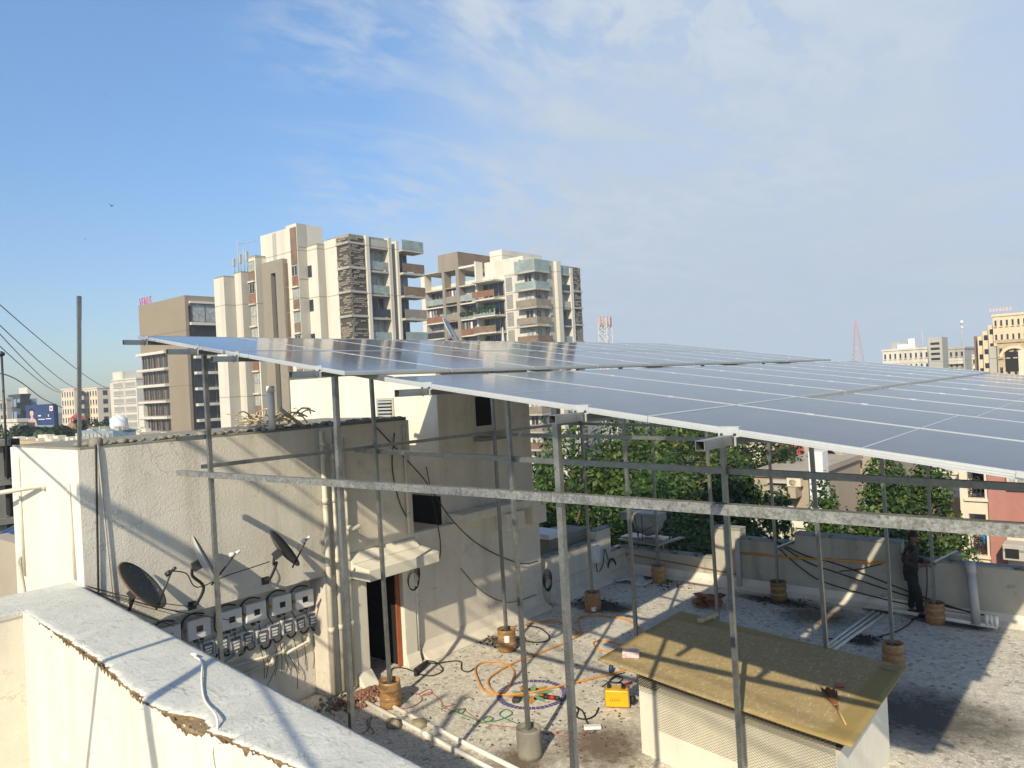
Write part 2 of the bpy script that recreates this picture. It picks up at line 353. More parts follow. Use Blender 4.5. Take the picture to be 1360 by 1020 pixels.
def spline(pts, n=6):
    pts = [V(p) for p in pts]; P = [pts[0]] + pts + [pts[-1]]; out = []
    for i in range(1, len(P) - 2):
        a, b, c, d = P[i - 1:i + 3]
        for k in range(n):
            t = k / n; out.append(.5 * ((2 * b) + (c - a) * t + (2 * a - 5 * b + 4 * c - d) * t * t + (3 * b - a - 3 * c + d) * t ** 3))
    out.append(pts[-1]); return out
ORD = ['first', 'second', 'third', 'fourth', 'fifth', 'sixth', 'seventh', 'eighth', 'ninth', 'tenth', 'eleventh', 'twelfth', 'thirteenth', 'fourteenth']
ZG = -14.0

# ------------------------------------------------------------------ light
SUN_AZ, SUN_EL = rad(-21), rad(33)       # direction the light travels (from +Y toward -X), elevation
sd = V((math.sin(SUN_AZ) * math.cos(SUN_EL), math.cos(SUN_AZ) * math.cos(SUN_EL), -math.sin(SUN_EL)))
sl = bpy.data.lights.new('sun', 'SUN'); sl.energy = 4.5; sl.angle = rad(.53); sl.color = (1, .88, .67)
so = bpy.data.objects.new('sun', sl); COL.objects.link(so); so.rotation_euler = sd.to_track_quat('-Z', 'Y').to_euler(); so.location = (20, -60, 60)
w = bpy.data.worlds.new('World'); SC.world = w; w.use_nodes = True
nt = w.node_tree; bg = nt.nodes['Background']
sky = N(nt, 'ShaderNodeTexSky', sky_type='NISHITA'); sky.sun_disc = False; sky.sun_elevation = SUN_EL
sky.sun_rotation = math.atan2(-sd.x, -sd.y); sky.air_density = 1.0; sky.dust_density = .6; sky.ozone_density = 2.0; sky.altitude = 50
def clouds():
    tc = N(nt, 'ShaderNodeTexCoord'); sp = N(nt, 'ShaderNodeSeparateXYZ'); L(nt, tc.outputs['Generated'], sp.inputs[0])
    zz = N(nt, 'ShaderNodeMath', operation='MAXIMUM'); L(nt, sp.outputs[2], zz.inputs[0]); zz.inputs[1].default_value = 0
    za = N(nt, 'ShaderNodeMath', operation='ADD'); L(nt, zz.outputs[0], za.inputs[0]); za.inputs[1].default_value = .10
    cb = N(nt, 'ShaderNodeCombineXYZ')
    for i in (0, 1):
        d = N(nt, 'ShaderNodeMath', operation='DIVIDE'); L(nt, sp.outputs[i], d.inputs[0]); L(nt, za.outputs[0], d.inputs[1]); L(nt, d.outputs[0], cb.inputs[i])
    def nz(scale, detail, rough, dist=0, loc=(0, 0, 0), rz=0, sc=(1, 1, 1)):
        mp = N(nt, 'ShaderNodeMapping'); mp.inputs['Location'].default_value = loc; mp.inputs['Rotation'].default_value = (0, 0, rz); mp.inputs['Scale'].default_value = sc
        L(nt, cb.outputs[0], mp.inputs[0]); n = N(nt, 'ShaderNodeTexNoise'); n.inputs['Scale'].default_value = scale; n.inputs['Detail'].default_value = detail
        n.inputs['Roughness'].default_value = rough; n.inputs['Distortion'].default_value = dist; L(nt, mp.outputs[0], n.inputs['Vector']); return n.outputs[0]
    def dot(v):
        d = N(nt, 'ShaderNodeVectorMath', operation='DOT_PRODUCT'); L(nt, tc.outputs['Generated'], d.inputs[0]); d.inputs[1].default_value = v; return d.outputs['Value']
    def mul(a, b):
        k = N(nt, 'ShaderNodeMath', operation='MULTIPLY')
        for i, q in enumerate((a, b)):
            if isinstance(q, (int, float)): k.inputs[i].default_value = q
            else: L(nt, q, k.inputs[i])
        return k.outputs[0]
    def add(a, b):
        k = N(nt, 'ShaderNodeMath', operation='ADD', use_clamp=True); L(nt, a, k.inputs[0]); L(nt, b, k.inputs[1]); return k.outputs[0]
    rt = ray(1160, 330).normalized(); md = ray(800, 95).normalized(); hz = ray(620, 330).normalized()
    veil = mul(ramp(nt, dot(rt), [(.80, 0), (.945, .95)]), ramp(nt, nz(.8, 6, .55, .3, (3, 1, 0)), [(.1, .66), (.8, 1)]))
    streak = mul(ramp(nt, dot(md), [(.88, 0), (.985, .85)]), ramp(nt, nz(1.5, 10, .68, 1.0, (2.3, .4, 0), .5, (1, .45, 1)), [(.42, 0), (.74, .95)]))
    ripple = mul(mul(ramp(nt, dot(md), [(.90, 0), (.985, .7)]), ramp(nt, nz(1.2, 4, .5, .2, (1, 5, 0)), [(.4, 0), (.65, 1)])), ramp(nt, nz(9, 5, .6, .4, (0, 0, 0), .6, (1, .55, 1)), [(.42, 0), (.66, 1)]))
    puff = mul(ramp(nt, dot(ray(1290, 305).normalized()), [(.985, 0), (.998, .8)]), ramp(nt, nz(1.4, 8, .55, .2, (1.0, .7, 0)), [(.47, 0), (.66, .6)]))
    streak2 = mul(ramp(nt, dot(md), [(.90, 0), (.985, .8)]), mul(ramp(nt, nz(1.5, 10, .68, 1.0, (2.3, .4, 0), .5, (1, .45, 1)), [(.48, 0), (.74, .7)]), ramp(nt, nz(10, 6, .62, .4, (0, 0, 0), .6, (1, .5, 1)), [(.35, .25), (.66, 1)])))
    low = mul(ramp(nt, sp.outputs[2], [(0, .30), (.26, .0)]), ramp(nt, nz(.7, 5, .5), [(.2, .6), (.8, 1)]))
    return add(add(add(veil, mul(streak, .75)), mul(ripple, .85)), low), puff, add(streak2, mul(ripple, .9))
cl, puf, st2 = clouds()
hs = N(nt, 'ShaderNodeHueSaturation'); hs.inputs['Saturation'].default_value = 1.12; hs.inputs['Value'].default_value = 1.12; L(nt, sky.outputs[0], hs.inputs['Color'])
sp_ = N(nt, 'ShaderNodeSeparateXYZ'); tc_ = N(nt, 'ShaderNodeTexCoord'); L(nt, tc_.outputs['Generated'], sp_.inputs[0])
skc = mixc(nt, 1, hs.outputs[0], ramp(nt, sp_.outputs[2], [(0, (.44, .49, .56)), (.12, (.60, .64, .70)), (.42, 1.0)]), 'MULTIPLY')
L(nt, mixc(nt, puf, mixc(nt, st2, mixc(nt, cl, skc, (3.05, 3.60, 4.25)), (3.6, 4.0, 4.55)), (3.5, 3.75, 4.1)), bg.inputs[0]); bg.inputs[1].default_value = .15
SC.view_settings.view_transform = 'Standard'; SC.view_settings.look = 'None'; SC.view_settings.exposure = .27; SC.view_settings.gamma = 1
SC.render.engine = 'CYCLES'
SC.cycles.max_bounces = 6; SC.cycles.transparent_max_bounces = 12
# ------------------------------------------------------------------ roof and its walls
def stru(name, mb, m): return tag(mb.build(name, m), kind='structure')
mb = MB(); mb.poly([(-2500, -2500, ZG), (2500, -2500, ZG), (2500, 2500, ZG), (-2500, 2500, ZG)])
M['city_ground'] = mat('city_ground', (.16, .15, .11), .95, var=.3, vs=.02, fine=.2)
stru('ground', mb, 'city_ground')
mb = MB(); g = 64
mb.poly([(-11.2, -6, 0), (9, -6, 0), (9, 17.35, 0), (-11.2, 17.35, 0)])
stru('roof_floor', mb, 'floor')
bl = thing('apartment_block', 'cream apartment block carrying the roof terrace in the foreground', 'building', (-1, 5, ZG))
MB().box((-14.6, -6.3, ZG), (9.3, 17.5, -.06)).build('wall', 'smooth', bl)
XW = -10.9
# left block with the inverters (upper wall stands proud of the recess)
blk = thing('roof_room', 'rough grey rooftop room with inverters, drain pipes, a door and a taller white stair tower', 'roof room', (-11.5, 8, 0))
y0, y1, y2, y3 = 3.89, 7.72, 9.72, 13.58
mb = MB()
mb.box((-13.6, y0, 2.07), (XW, 7.95, 4.6)); mb.build('wall', 'plaster', blk)
mb = MB(); mb.box((-13.6, y0, -.05), (-11.25, 7.62, 2.066)); mb.build('wall', 'plaster', blk)
mb = MB(); mb.box((-13.65, 7.98, 2.36), (XW + .012, y2, 4.6)); mb.box((-13.65, 7.62, -.05), (XW - .003, 8.52, 2.357)); mb.box((-13.65, 9.30, -.05), (XW - .003, y2, 2.357))
mb.box((-13.65, 8.52, 1.87), (XW - .003, 9.30, 2.357)); mb.build('wall', 'smooth', blk)
# left white return face is sunlit: lime washed skin
mb = MB(); mb.box((-13.6, y0 - .012, -.05), (XW - .002, y0 - .001, 4.6)); mb.build('wall_face', 'white', blk)
# pilasters at the door and beside the recess
mb = MB(); mb.box((-11.24, 7.60, 0), (XW + .06, 7.86, 2.06)); mb.build('pilaster', 'smooth', blk, bevel=.02)
mb = MB(); mb.box((-11.0, 9.30, 0), (XW + .10, 9.60, 1.868)); mb.extrude_poly([(XW + .10, 9.30, .0), (XW + .20, 9.27, 0), (XW + .10, 9.30, .22)], (0, .34, 0)); mb.build('pilaster', 'white', blk, bevel=.012)
mb = MB(); mb.box((-11.0, 8.16, 0), (XW + .05, 8.50, 1.868)); mb.extrude_poly([(XW + .05, 8.2, 0), (XW + .26, 8.2, 0), (XW + .05, 8.2, .22)], (0, .32, 0)); mb.build('pilaster', 'white', blk, bevel=.012)
# dark doorway: a real void behind the opening
mb = MB(); mb.box((-13.5, 8.53, 0.002), (-12.2, 9.29, 1.86)); mb.build('doorway', 'dark', blk)
mb = MB(); mb.box((-11.9, 8.521, 0), (-11.0, 8.53, 1.869)); mb.box((-11.9, 9.29, 0), (-11.0, 9.299, 1.869)); mb.build('door_reveal', 'dark', blk)
mb = MB(); mb.box((-10.93, 9.20, .02), (-10.89, 9.285, 1.86)); mb.build('door_leaf', 'door_red', blk)
# canopy over the door
mb = MB(); cz = 2.06
cf = [(-10.9, 8.12, 2.2), (-10.28, 8.12, 2.13), (-10.28, 9.78, 2.13), (-10.9, 9.86, 2.2)]
a = [V(p) for p in cf]; mb.b.verts.ensure_lookup_table()
vb = [mb.b.verts.new(p) for p in a] + [mb.b.verts.new((p.x, p.y, 1.93)) for p in a]
for f in ((0, 1, 2, 3), (7, 6, 5, 4), (0, 4, 5, 1), (1, 5, 6, 2), (2, 6, 7, 3), (3, 7, 4, 0)): mb.b.faces.new([vb[i] for i in f])
mb.extrude_poly([(-10.893, 8.12, 2.19), (-10.72, 8.12, 2.185), (-10.893, 8.12, 2.35)], (0, 1.6, 0))
mb.build('door_canopy', 'white', blk, bevel=.012)
# low wall right of the door, coved foot
mb = MB(); mb.box((-11.04, y2 + .002, -.05), (XW, y3, 1.98)); mb.box((-11.04, y2 + .002, 1.982), (XW + .03, y3, 2.42)); mb.build('wall', 'smooth', blk)
mb = MB(); mb.extrude_poly([(XW, 9.75, .30), (XW + .08, 9.75, .12), (XW + .30, 9.75, .006), (XW, 9.75, .006)], (0, 3.83, 0)); mb.extrude_poly([(XW, y3, .3), (XW, y3 + .08, .12), (XW, y3 + .3, .006), (XW, y3, .006)], (-.3, 0, 0)); mb.build('cove', 'smooth', blk)
# ledges
mb = MB()
mb.box((-11.04, 10.75, 2.44), (-10.58, 13.30, 2.62)); mb.build('sunshade', 'smooth', blk, bevel=.02)
mb = MB(); mb.box((XW + .031, 12.05, 2.05), (-10.50, 12.62, 2.436)); mb.build('corbel', 'smooth', blk, bevel=.015)
mb = MB(); mb.box((XW + .031, 13.0, 2.02), (-10.60, 13.5, 2.436)); mb.build('corbel', 'smooth', blk, bevel=.015)
# stair tower
ty0, ty1, tx = 10.65, 13.6, -11.05
mb = MB(); mb.box((-16.2, ty0, 2.0), (tx, ty1, 5.62)); mb.build('wall', 'white', blk)
mb = MB(); mb.box((tx + .001, ty0 + .001, 2.45), (tx + .012, ty1, 5.62)); mb.build('wall_face', 'smooth', blk)
mb = MB(); mb.box((-16.3, ty0 - .1, 5.622), (tx + .12, ty1 + .1, 5.74)); mb.build('roof_slab', 'concrete', blk)
mb = MB(); mb.box((-15.2, 9.9, 1.6), (-11.05, ty0 - .003, 1.7)); mb.box((-15.2, 9.73, 1.7), (-15.1, 10.85, 3.6)); mb.build('light_well', 'dark', blk)
# louvred window on the tower's sunny face
A, B = at_y(501, 529, ty0), at_y(525, 563, ty0)
f = MB()
for lo, hi in (((A.x, A.z), (A.x + .05, B.z)), ((B.x - .05, A.z), (B.x, B.z)), ((A.x + .05, A.z - .05), (B.x - .05, A.z)), ((A.x + .05, B.z), (B.x - .05, B.z + .05))):
    f.box((lo[0], ty0 - .03, min(lo[1], hi[1])), (hi[0], ty0 - .002, max(lo[1], hi[1])))
wn = f.build('window', 'far_grey', blk)
mb = MB(); mb.box((A.x + .05, ty0 - .012, B.z + .05), (B.x - .05, ty0 - .003, A.z - .05)); mb.build('pane', 'dark', wn)
mb = MB()
for k in range(6):
    z = B.z + .07 + (A.z - B.z - .12) * (k + .5) / 6; mb.box((A.x + .06, ty0 - .09, z - .02), (B.x - .06, ty0 - .02, z + .02), mx=None)
mb.build('louvre', 'alu', wn)
mb = MB(); mb.box((-12.0, ty0 - .022, 2.40), (tx - .02, ty0 - .004, 2.98)); mb.build('well_shade', 'dark', blk)  # dark sheet painted in for the shade of the light well
# dark window on the shaded face
A, B = at_x(630, 527, tx), at_x(653, 564, tx)
mb = MB(); mb.box((tx + .013, A.y, B.z), (tx + .02, B.y, A.z)); wn = mb.build('window', 'dark', blk)
mb = MB(); mb.box((tx + .02, A.y - .1, B.z - .32), (tx + .22, B.y + .35, B.z - .24)); mb.build('sill', 'concrete', wn)
# roof of the left block: edge, rubble and bits
mb = MB(); mb.box((-13.62, y0 + .02, 4.602), (-10.92, 7.9, 4.63)); mb.box((-13.6, 8.0, 4.602), (-10.95, y2, 4.66)); mb.build('roof_slab', 'concrete', blk)
mb = MB()
for i in range(110):
    x, y = rnd.uniform(-11.5, -10.97), rnd.uniform(4.0, 9.6); s = rnd.uniform(.02, .07)
    mb.blob((x, y, 4.64 + s * .3), (s * 1.3, s * 1.3, s * .6), sub=1, jit=.6, seed=i)
single('roof_rubble', mb, 'concrete', 'broken plaster crumbs strewn along the grey roof room edge', 'rubble', (-11.2, 6.8, 4.63), kind='stuff')
mb = MB()
for i in range(60):
    a = V((-11.35 + rnd.uniform(-.5, .3), 6.75 + rnd.uniform(0, 1.0), 4.65 + rnd.uniform(0, .22))); t = rnd.uniform(0, 6.28)
    b = a + V((math.cos(t) * .3, math.sin(t) * .35, rnd.uniform(-.05, .14))); mb.tube(spline([a, (a + b) / 2 + V((0, 0, rnd.uniform(0, .08))), b], 3), .012, n=5)
single('cane_heap', mb, 'straw', 'tangled heap of dry cane and twigs on the grey roof room', 'cane heap', (-11.3, 7.2, 4.63))
A, B = at_x(371, 542, -11.2), at_x(410, 572, -11.0); mb = MB(); mb.tube([A, B], .03); single('bamboo_pole', mb, 'straw', 'single bamboo pole leaning over the dry cane heap', 'bamboo', B)
A = at_x(362, 574, -11.05); mb = MB(); mb.tube([A + V((0, 0, -.05)), A + V((0, 0, .68))], .06, n=14); mb.tube([A + V((0, 0, .66)), A + V((0, 0, .76))], .068, n=14)
single('vent_pipe', mb, 'pvc_white', 'short white vent pipe beside the dry cane heap', 'pipe', A)
A = at_x(128, 594, -11.0); mb = MB(); mb.lathe([(.07, 0), (.085, .02), (.085, .1), (.06, .13), (0, .14)], A); single('cable_gland', mb, 'concrete', 'small grey cap on the roof room edge above two black cables', 'pipe cap', A)
# cables falling from it down the grey wall
for px, bot, lab in (((127, 129, 131), 806, 'black cable falling straight down the grey wall corner'), ((130, 139, 150), 800, 'thin grey cable bowed out down the grey wall beside the black one')):
    P = [at_x(px[0], 594, XW + .01), at_x(px[0] + .5, 600, XW + .03), at_x(px[1], 690, XW + .03), at_x(px[2], bot, XW + .03)]
    mb = MB(); mb.tube(spline(P, 6), .014 if px[1] < 135 else .011); single('wall_cable', mb, 'black' if px[1] < 135 else 'pvc_grey', lab, 'cable', P[-1])
# painted-over pipe drips on the white end face
for a, b, nm, lab in (((91, 642), (100, 770), 'conduit', 'flaking cream conduit running down the white end wall near its corner'), ((24, 607), (33, 765), 'conduit', 'thin cream conduit down the far edge of the white end wall')):
    mb = MB(); P, Q = at_y(*a, y0 - .03), at_y(*b, y0 - .03); mb.tube([P, Q], .022); single(nm, mb, 'pvc', lab, 'conduit', Q)
A, B = at_y(-40, 661, y0 - .45), at_y(57, 645, y0 - .04); mb = MB(); mb.tube(spline([A, (A + B) / 2, B], 3), .035); mb.tube([B + V((-.02, 0, .03)), B + V((0, .03, -.06))], .042)
single('overflow_pipe', mb, 'pvc', 'cream water pipe running in from the left to the white end wall', 'pipe', B)
# steel post on the corner of the block
A = at_y(105.5, 593, 3.97); T = at_y(105, 393, 3.97); mb = MB(); mb.hollow(A - (T - A) * .1, T, .042); mb.bar(A + (T - A) * .85, T - (T - A) * .005, .047, .047)
single('steel_post', mb, 'galv', 'bare galvanised post standing alone on the roof room corner against the sky', 'post', A)

# foreground parapet
z0 = 2.8
inner = [at_z(30, 810, z0), at_z(130, 878, z0), at_z(190, 930, z0), at_z(280, 972, z0), at_z(400, 1020, z0)]
outer = [V((-10.9, 3.87, z0)), at_z(350, 906, z0), at_z(570, 1020, z0)]
d = (inner[-1] - inner[1]).normalized(); inner[-1:] = [inner[1] + d * (inner[-1] - inner[1]).length]; inner.append(inner[-1] + d * 6)
d2 = (outer[-1] - outer[0]).normalized(); outer.append(outer[-1] + d2 * 6)
par = thing('parapet', 'thick cream parapet with white flaking coping in the left foreground', 'parapet wall', (-7, 3.1, 0))
pl = inner[0]; N_ = 90
def along(poly, t):
    Ls = [(b - a).length for a, b in zip(poly, poly[1:])]; s = t * sum(Ls)
    for a, b, l in zip(poly, poly[1:], Ls):
        if s <= l: return a.lerp(b, s / l)
        s -= l
    return poly[-1].copy()
# body
mb = MB(); base = [along(inner, i / 40) for i in range(41)]
o2 = [along(outer, i / 40) for i in range(41)]
ring = [(p.x, p.y + .035) for p in base] + [(p.x, p.y - .03) for p in reversed(o2)]
mb.prism(ring, -.05, z0 - .075); mb.build('wall', 'broken', par)
def fbm(x, s): return sum(noise.noise(V((x * 2 ** o, s, o * 3.3))) * .5 ** o for o in range(5))
# coping with a ragged inner lip, subdivided for unevenness
mb = MB(); nU, nV = 520, 16; grid = []
for i in range(nU + 1):
    a, b = along(inner, i / nU), along(outer, i / nU); row = []
    chip = max(0, fbm(a.x * 1.7, 3) + .12) * .16 + abs(fbm(a.x * 9, 5)) * .06
    far = min(1, max(0, (i / nU - .05) * 9)); chip *= far
    for j in range(nV + 1):
        t = j / nV; p = a.lerp(b, t); s = (1 - t) ** 3
        p = p + (b - a).normalized() * (chip * s); p.z += .006 * noise.noise(p * 3) + .004 * noise.noise(p * 14) - (.03 * s * chip / .1) - (.012 if j in (0, nV) else 0)
        row.append(mb.b.verts.new(p))
    grid.append(row)
for i in range(nU):
    for j in range(nV):
        f = mb.b.faces.new((grid[i][j], grid[i + 1][j], grid[i + 1][j + 1], grid[i][j + 1])); f.smooth = True
lowI = [mb.b.verts.new(V((r[0].co.x, r[0].co.y + .02, z0 - .085))) for r in grid]; lowO = [mb.b.verts.new(V((r[-1].co.x, r[-1].co.y, z0 - .085))) for r in grid]
for i in range(nU):
    f = mb.b.faces.new((grid[i][0], lowI[i], lowI[i + 1], grid[i + 1][0])); f.material_index = 1
    mb.b.faces.new((grid[i][-1], grid[i + 1][-1], lowO[i + 1], lowO[i]))
mb.build('coping', ['coping', 'broken'], par)
# plaster skin of the near face ends raggedly below the chipped lip
mb = MB(); top = []; bot = []; bk = []
for i in range(nU + 1):
    a = along(inner, i / nU); far = min(1, max(0, (i / nU - .05) * 9))
    dz = (max(0, fbm(a.x * 1.7, 3) + .12) * .09 + abs(fbm(a.x * 9, 8)) * .075 + .008) * far
    top.append(mb.b.verts.new((a.x, a.y, z0 - .01 - dz))); bot.append(mb.b.verts.new((a.x, a.y, 0))); bk.append(mb.b.verts.new((a.x, a.y + .034, z0 - .02 - dz)))
for i in range(nU):
    mb.b.faces.new((top[i], bot[i], bot[i + 1], top[i + 1])); f = mb.b.faces.new((top[i], top[i + 1], bk[i + 1], bk[i])); f.material_index = 1
mb.build('plaster_skin', ['parapet_face', 'broken'], par)
mb = MB()
for i in range(120):
    t = rnd.uniform(.06, .62); a = along(inner, t); s = rnd.uniform(.004, .016)
    mb.blob((a.x, a.y + rnd.uniform(-.012, .1), z0 - .02 - rnd.uniform(0, .09)), (s * 1.6, s * .35, s * .8), sub=1, jit=.8, seed=i, mi=rnd.choice((0, 0, 1)))
tag(mb.build('loose_plaster', ['coping', 'broken'], par), kind='stuff')
# return wall on the left
A = at_z(0, 806, z0); mb = MB()
mb.prism([(inner[0].x, inner[0].y - .002), (-11.3, 3.1), (-11.3, -4), (inner[0].x, -4)], -.05, z0 - .08)
ret = thing('side_parapet', 'cream side parapet meeting the foreground parapet at the left frame edge', 'parapet wall', (-10.8, 0, 0)); mb.build('wall', 'smooth', ret)
mb = MB(); mb.prism([(inner[0].x + .02, inner[0].y + .0), (-10.9, 3.86), (-11.35, 3.86), (-11.35, -4), (inner[0].x + .02, -4)], z0 - .079, z0 - .004); mb.build('coping', 'coping', ret, bevel=.02)
# white cable lying over the coping
P = [at_z(258, 872, z0 + .03), at_z(268, 880, z0 + .03), at_z(268, 905, z0 + .02), at_z(272, 930, z0 + .02), at_z(289, 958, z0 + .03)]
q = P[-1]; P += [V((q.x + .10, q.y - .12, q.z - .22)), V((q.x + .25, q.y - .16, q.z - .62))]
mb = MB(); mb.tube(spline(P, 7), .0095); mb.tube([P[0] + V((-.1, .02, .0)), P[0] + V((.02, .0, .02))], .014)
single('white_cable', mb, 'pvc_white', 'white cable hanging over the flaking foreground coping', 'cable', P[3])

# far parapet of the terrace
YP = 17.3
def pz(x, y): return at_y(x, y, YP)
fp = thing('far_parapet', 'low stained parapet closing the far side of the terrace', 'parapet wall', (-6, YP, 0))
def seg(xa, xb, h, m='parapet_wall', top=True, y=YP, t=.2, p=fp):
    mb = MB(); mb.box((xa, y, -.05), (xb, y + t, h - .05)); mb.build('wall', m, p)
    mb = MB(); mb.box((xa - .001, y - .02, h - .049), (xb + .001, y + t + .02, h)); mb.build('coping', 'parapet_top', p, bevel=.008)
xs = [-11.1, pz(948, 745).x, pz(985, 745).x, pz(1056, 730).x, pz(1197, 740).x, 4.0]
seg(xs[0], xs[1] - .003, .66); seg(xs[1], xs[2] - .003, 1.42, t=.32); seg(xs[2], xs[3] - .003, 1.22); seg(xs[3], xs[4], 1.44, t=.3); seg(xs[4] + .003, xs[5], 1.14)
mb = MB(); mb.extrude_poly([(-11.1, YP, .22), (-11.1, YP - .08, .08), (-11.1, YP - .25, .006), (-11.1, YP, .006)], (15, 0, 0)); mb.build('cove', 'smooth', fp)
# railing above the low stretch
rl = thing('railing', 'black pipe railing above the low stretch of the far parapet', 'railing', (-9.5, YP + .1, .66))
mb = MB()
for z in (.85, 1.08): mb.tube([(-10.85, YP + .1, z), (xs[1] - .01, YP + .1, z)], .022)
mb.build('rail', 'steel_dark', rl)
for k in range(3):
    mb = MB(); x = -10.6 + k * .95; mb.tube([(x, YP + .1, .66), (x, YP + .1, 1.1)], .02); mb.build('baluster', 'steel_dark', rl)
# left parapet between tower and far corner
lp = thing('side_wall', 'cream side parapet running from the stair tower to the far corner', 'parapet wall', (-11, 15.5, 0))
yq = at_x(812, 740, -10.95).y; yp_ = at_x(793, 745, -10.95).y
mb = MB(); mb.box((-11.15, y3 + .3, -.05), (-10.95, yp_, 1.05)); mb.box((-11.15, yp_ + .002, -.05), (-10.95, yq, 1.30)); mb.box((-11.15, yq + .002, -.05), (-10.95, 17.29, .66)); mb.build('wall', 'smooth', lp)
mb = MB(); mb.box((-11.17, y3 + .3, 1.052), (-10.93, yp_ - .004, 1.09)); mb.box((-11.17, yq + .004, .662), (-10.93, 17.28, .70)); mb.box((-11.17, yp_, 1.302), (-10.93, yq + .002, 1.34)); mb.build('coping', 'parapet_top', lp)
mb = MB(); mb.extrude_poly([(-10.95, y3 + .32, .42), (-10.85, y3 + .32, .2), (-10.6, y3 + .32, .006), (-10.95, y3 + .32, .006)], (0, 3.6, 0)); mb.build('cove', 'smooth', lp)
mb = MB(); mb.bar((-10.93, y3 + .32, .44), (-10.93, 17.2, .46), .03, .02); single('yellow_conduit', mb, 'pvc', 'thin yellowed conduit along the side parapet foot', 'conduit', (-10.93, 15, .44))
mb = MB(); mb.bar((-10.93, YP - .02, .47), (xs[2], YP - .02, .30), .02, .025); single('rust_strip', mb, 'rust', 'thin rusty strip along the far corner parapet foot', 'strip', (-10, YP - .02, .4))

# stains and dirt on the floor
def stain(name, px, r, m, label, rz=0, z=.004):
    c = at_z(*px, 0); mb = MB(); mb.poly([(-1, -1, 0), (1, -1, 0), (1, 1, 0), (-1, 1, 0)])
    o = mb.build(name, m); o.location = (c.x, c.y, z); o.scale = (r[0], r[1], 1); o.rotation_euler = (0, 0, rz)
    return tag(o, label, 'dirt', kind='stuff')
SM = stain_mat('dark_damp_soil', (.05, .04, .03), 4.5, .18, .36, top=.8); SB = stain_mat('brown_dried_mud', (.17, .12, .08), 4.5, .14, .42, top=.75); SG = stain_mat('grey_damp_slurry', (.11, .105, .09), 3.0, .12, .42, top=.8)
stain('soil_patch', (800, 806), (1.5, .8), SM, 'dark wet soil spilt round the footing behind the stair tower', .2)
stain('soil_patch', (866, 766), (1.3, .7), SM, 'dark soil spread round the far corner footing', -.1, .006)
stain('soil_patch', (1030, 798), (1.7, .55), SM, 'dark soil along the far parapet left of the welder', .0, .005)
stain('mud_patch', (1085, 818), (1.3, 1.3), SB, 'brown dried mud behind the corrugated sheet', .3)
stain('soil_patch', (1140, 852), (.7, .45), SM, 'black mud over the middle of the three white pipes', 0, .007)
stain('soil_patch', (1168, 811), (.6, .4), SM, 'black mud at the far end of the three white pipes', 0, .007)
stain('soil_patch', (1262, 828), (1.5, .45), SM, 'damp soil along the parapet foot right of the welder', -.05, .005)
stain('slurry_patch', (1225, 950), (2.2, 1.7), SG, 'grey slurry stain right of the mesh clad box', .2)
stain('mud_patch', (670, 850), (.9, .4), SB, 'dry crumbs left of the taped footing with a white paper', .3, .005)
stain('mud_patch', (690, 1012), (.8, .8), SB, 'sandy crumbs round the bare concrete footing', 0, .005)
stain('mud_patch', (800, 990), (1.2, 1.2), SB, 'sandy stain left of the mesh clad box', 0, .006)
# red brick rubble by the door
mb = MB(); c = at_z(490, 925, 0)
for i in range(420):
    a, r = rnd.uniform(0, 6.28), rnd.random() ** .7; s = rnd.uniform(.012, .035)
    x, y = c.x + math.cos(a) * r * .32, c.y + math.sin(a) * r * .62 - .1; mb.blob((x, y, s * .5 + (1 - r) * .10), s, sub=1, jit=.7, seed=i)
single('brick_rubble', mb, 'brick_rubble', 'heap of reddish brick chips beside the doorway', 'rubble', (c.x, c.y, 0), kind='stuff')
mb = MB(); c = at_z(450, 935, 0)
for i in range(160):
    s = rnd.uniform(.01, .032); mb.blob((c.x + rnd.gauss(0, .14), c.y + rnd.gauss(0, .22), s * .5), s, sub=1, jit=.7, seed=i)
single('debris_heap', mb, 'concrete', 'grey plaster debris at the foot of the drain pipes', 'debris', (c.x, c.y, 0), kind='stuff')
for px, lab, n, sp in (((790, 800), 'black clods beside the footing behind the stair tower', 150, .3), ((1150, 848), 'black clods heaped over the three white pipes', 110, .14), ((1040, 800), 'dark clods along the far parapet', 90, .4), ((665, 852), 'brown clods left of the taped footing with paper label', 120, .25), ((880, 775), 'dark clods round the far corner footing', 100, .35)):
    c = at_z(*px, 0); mb = MB()
    for i in range(n):
        s = rnd.uniform(.008, .03); mb.blob((c.x + rnd.gauss(0, sp), c.y + rnd.gauss(0, sp * .6), s * .4), (s, s, s * .7), sub=1, jit=.8, seed=i)
    single('soil_clods', mb, 'soil', lab, 'soil', (c.x, c.y, 0), kind='stuff')
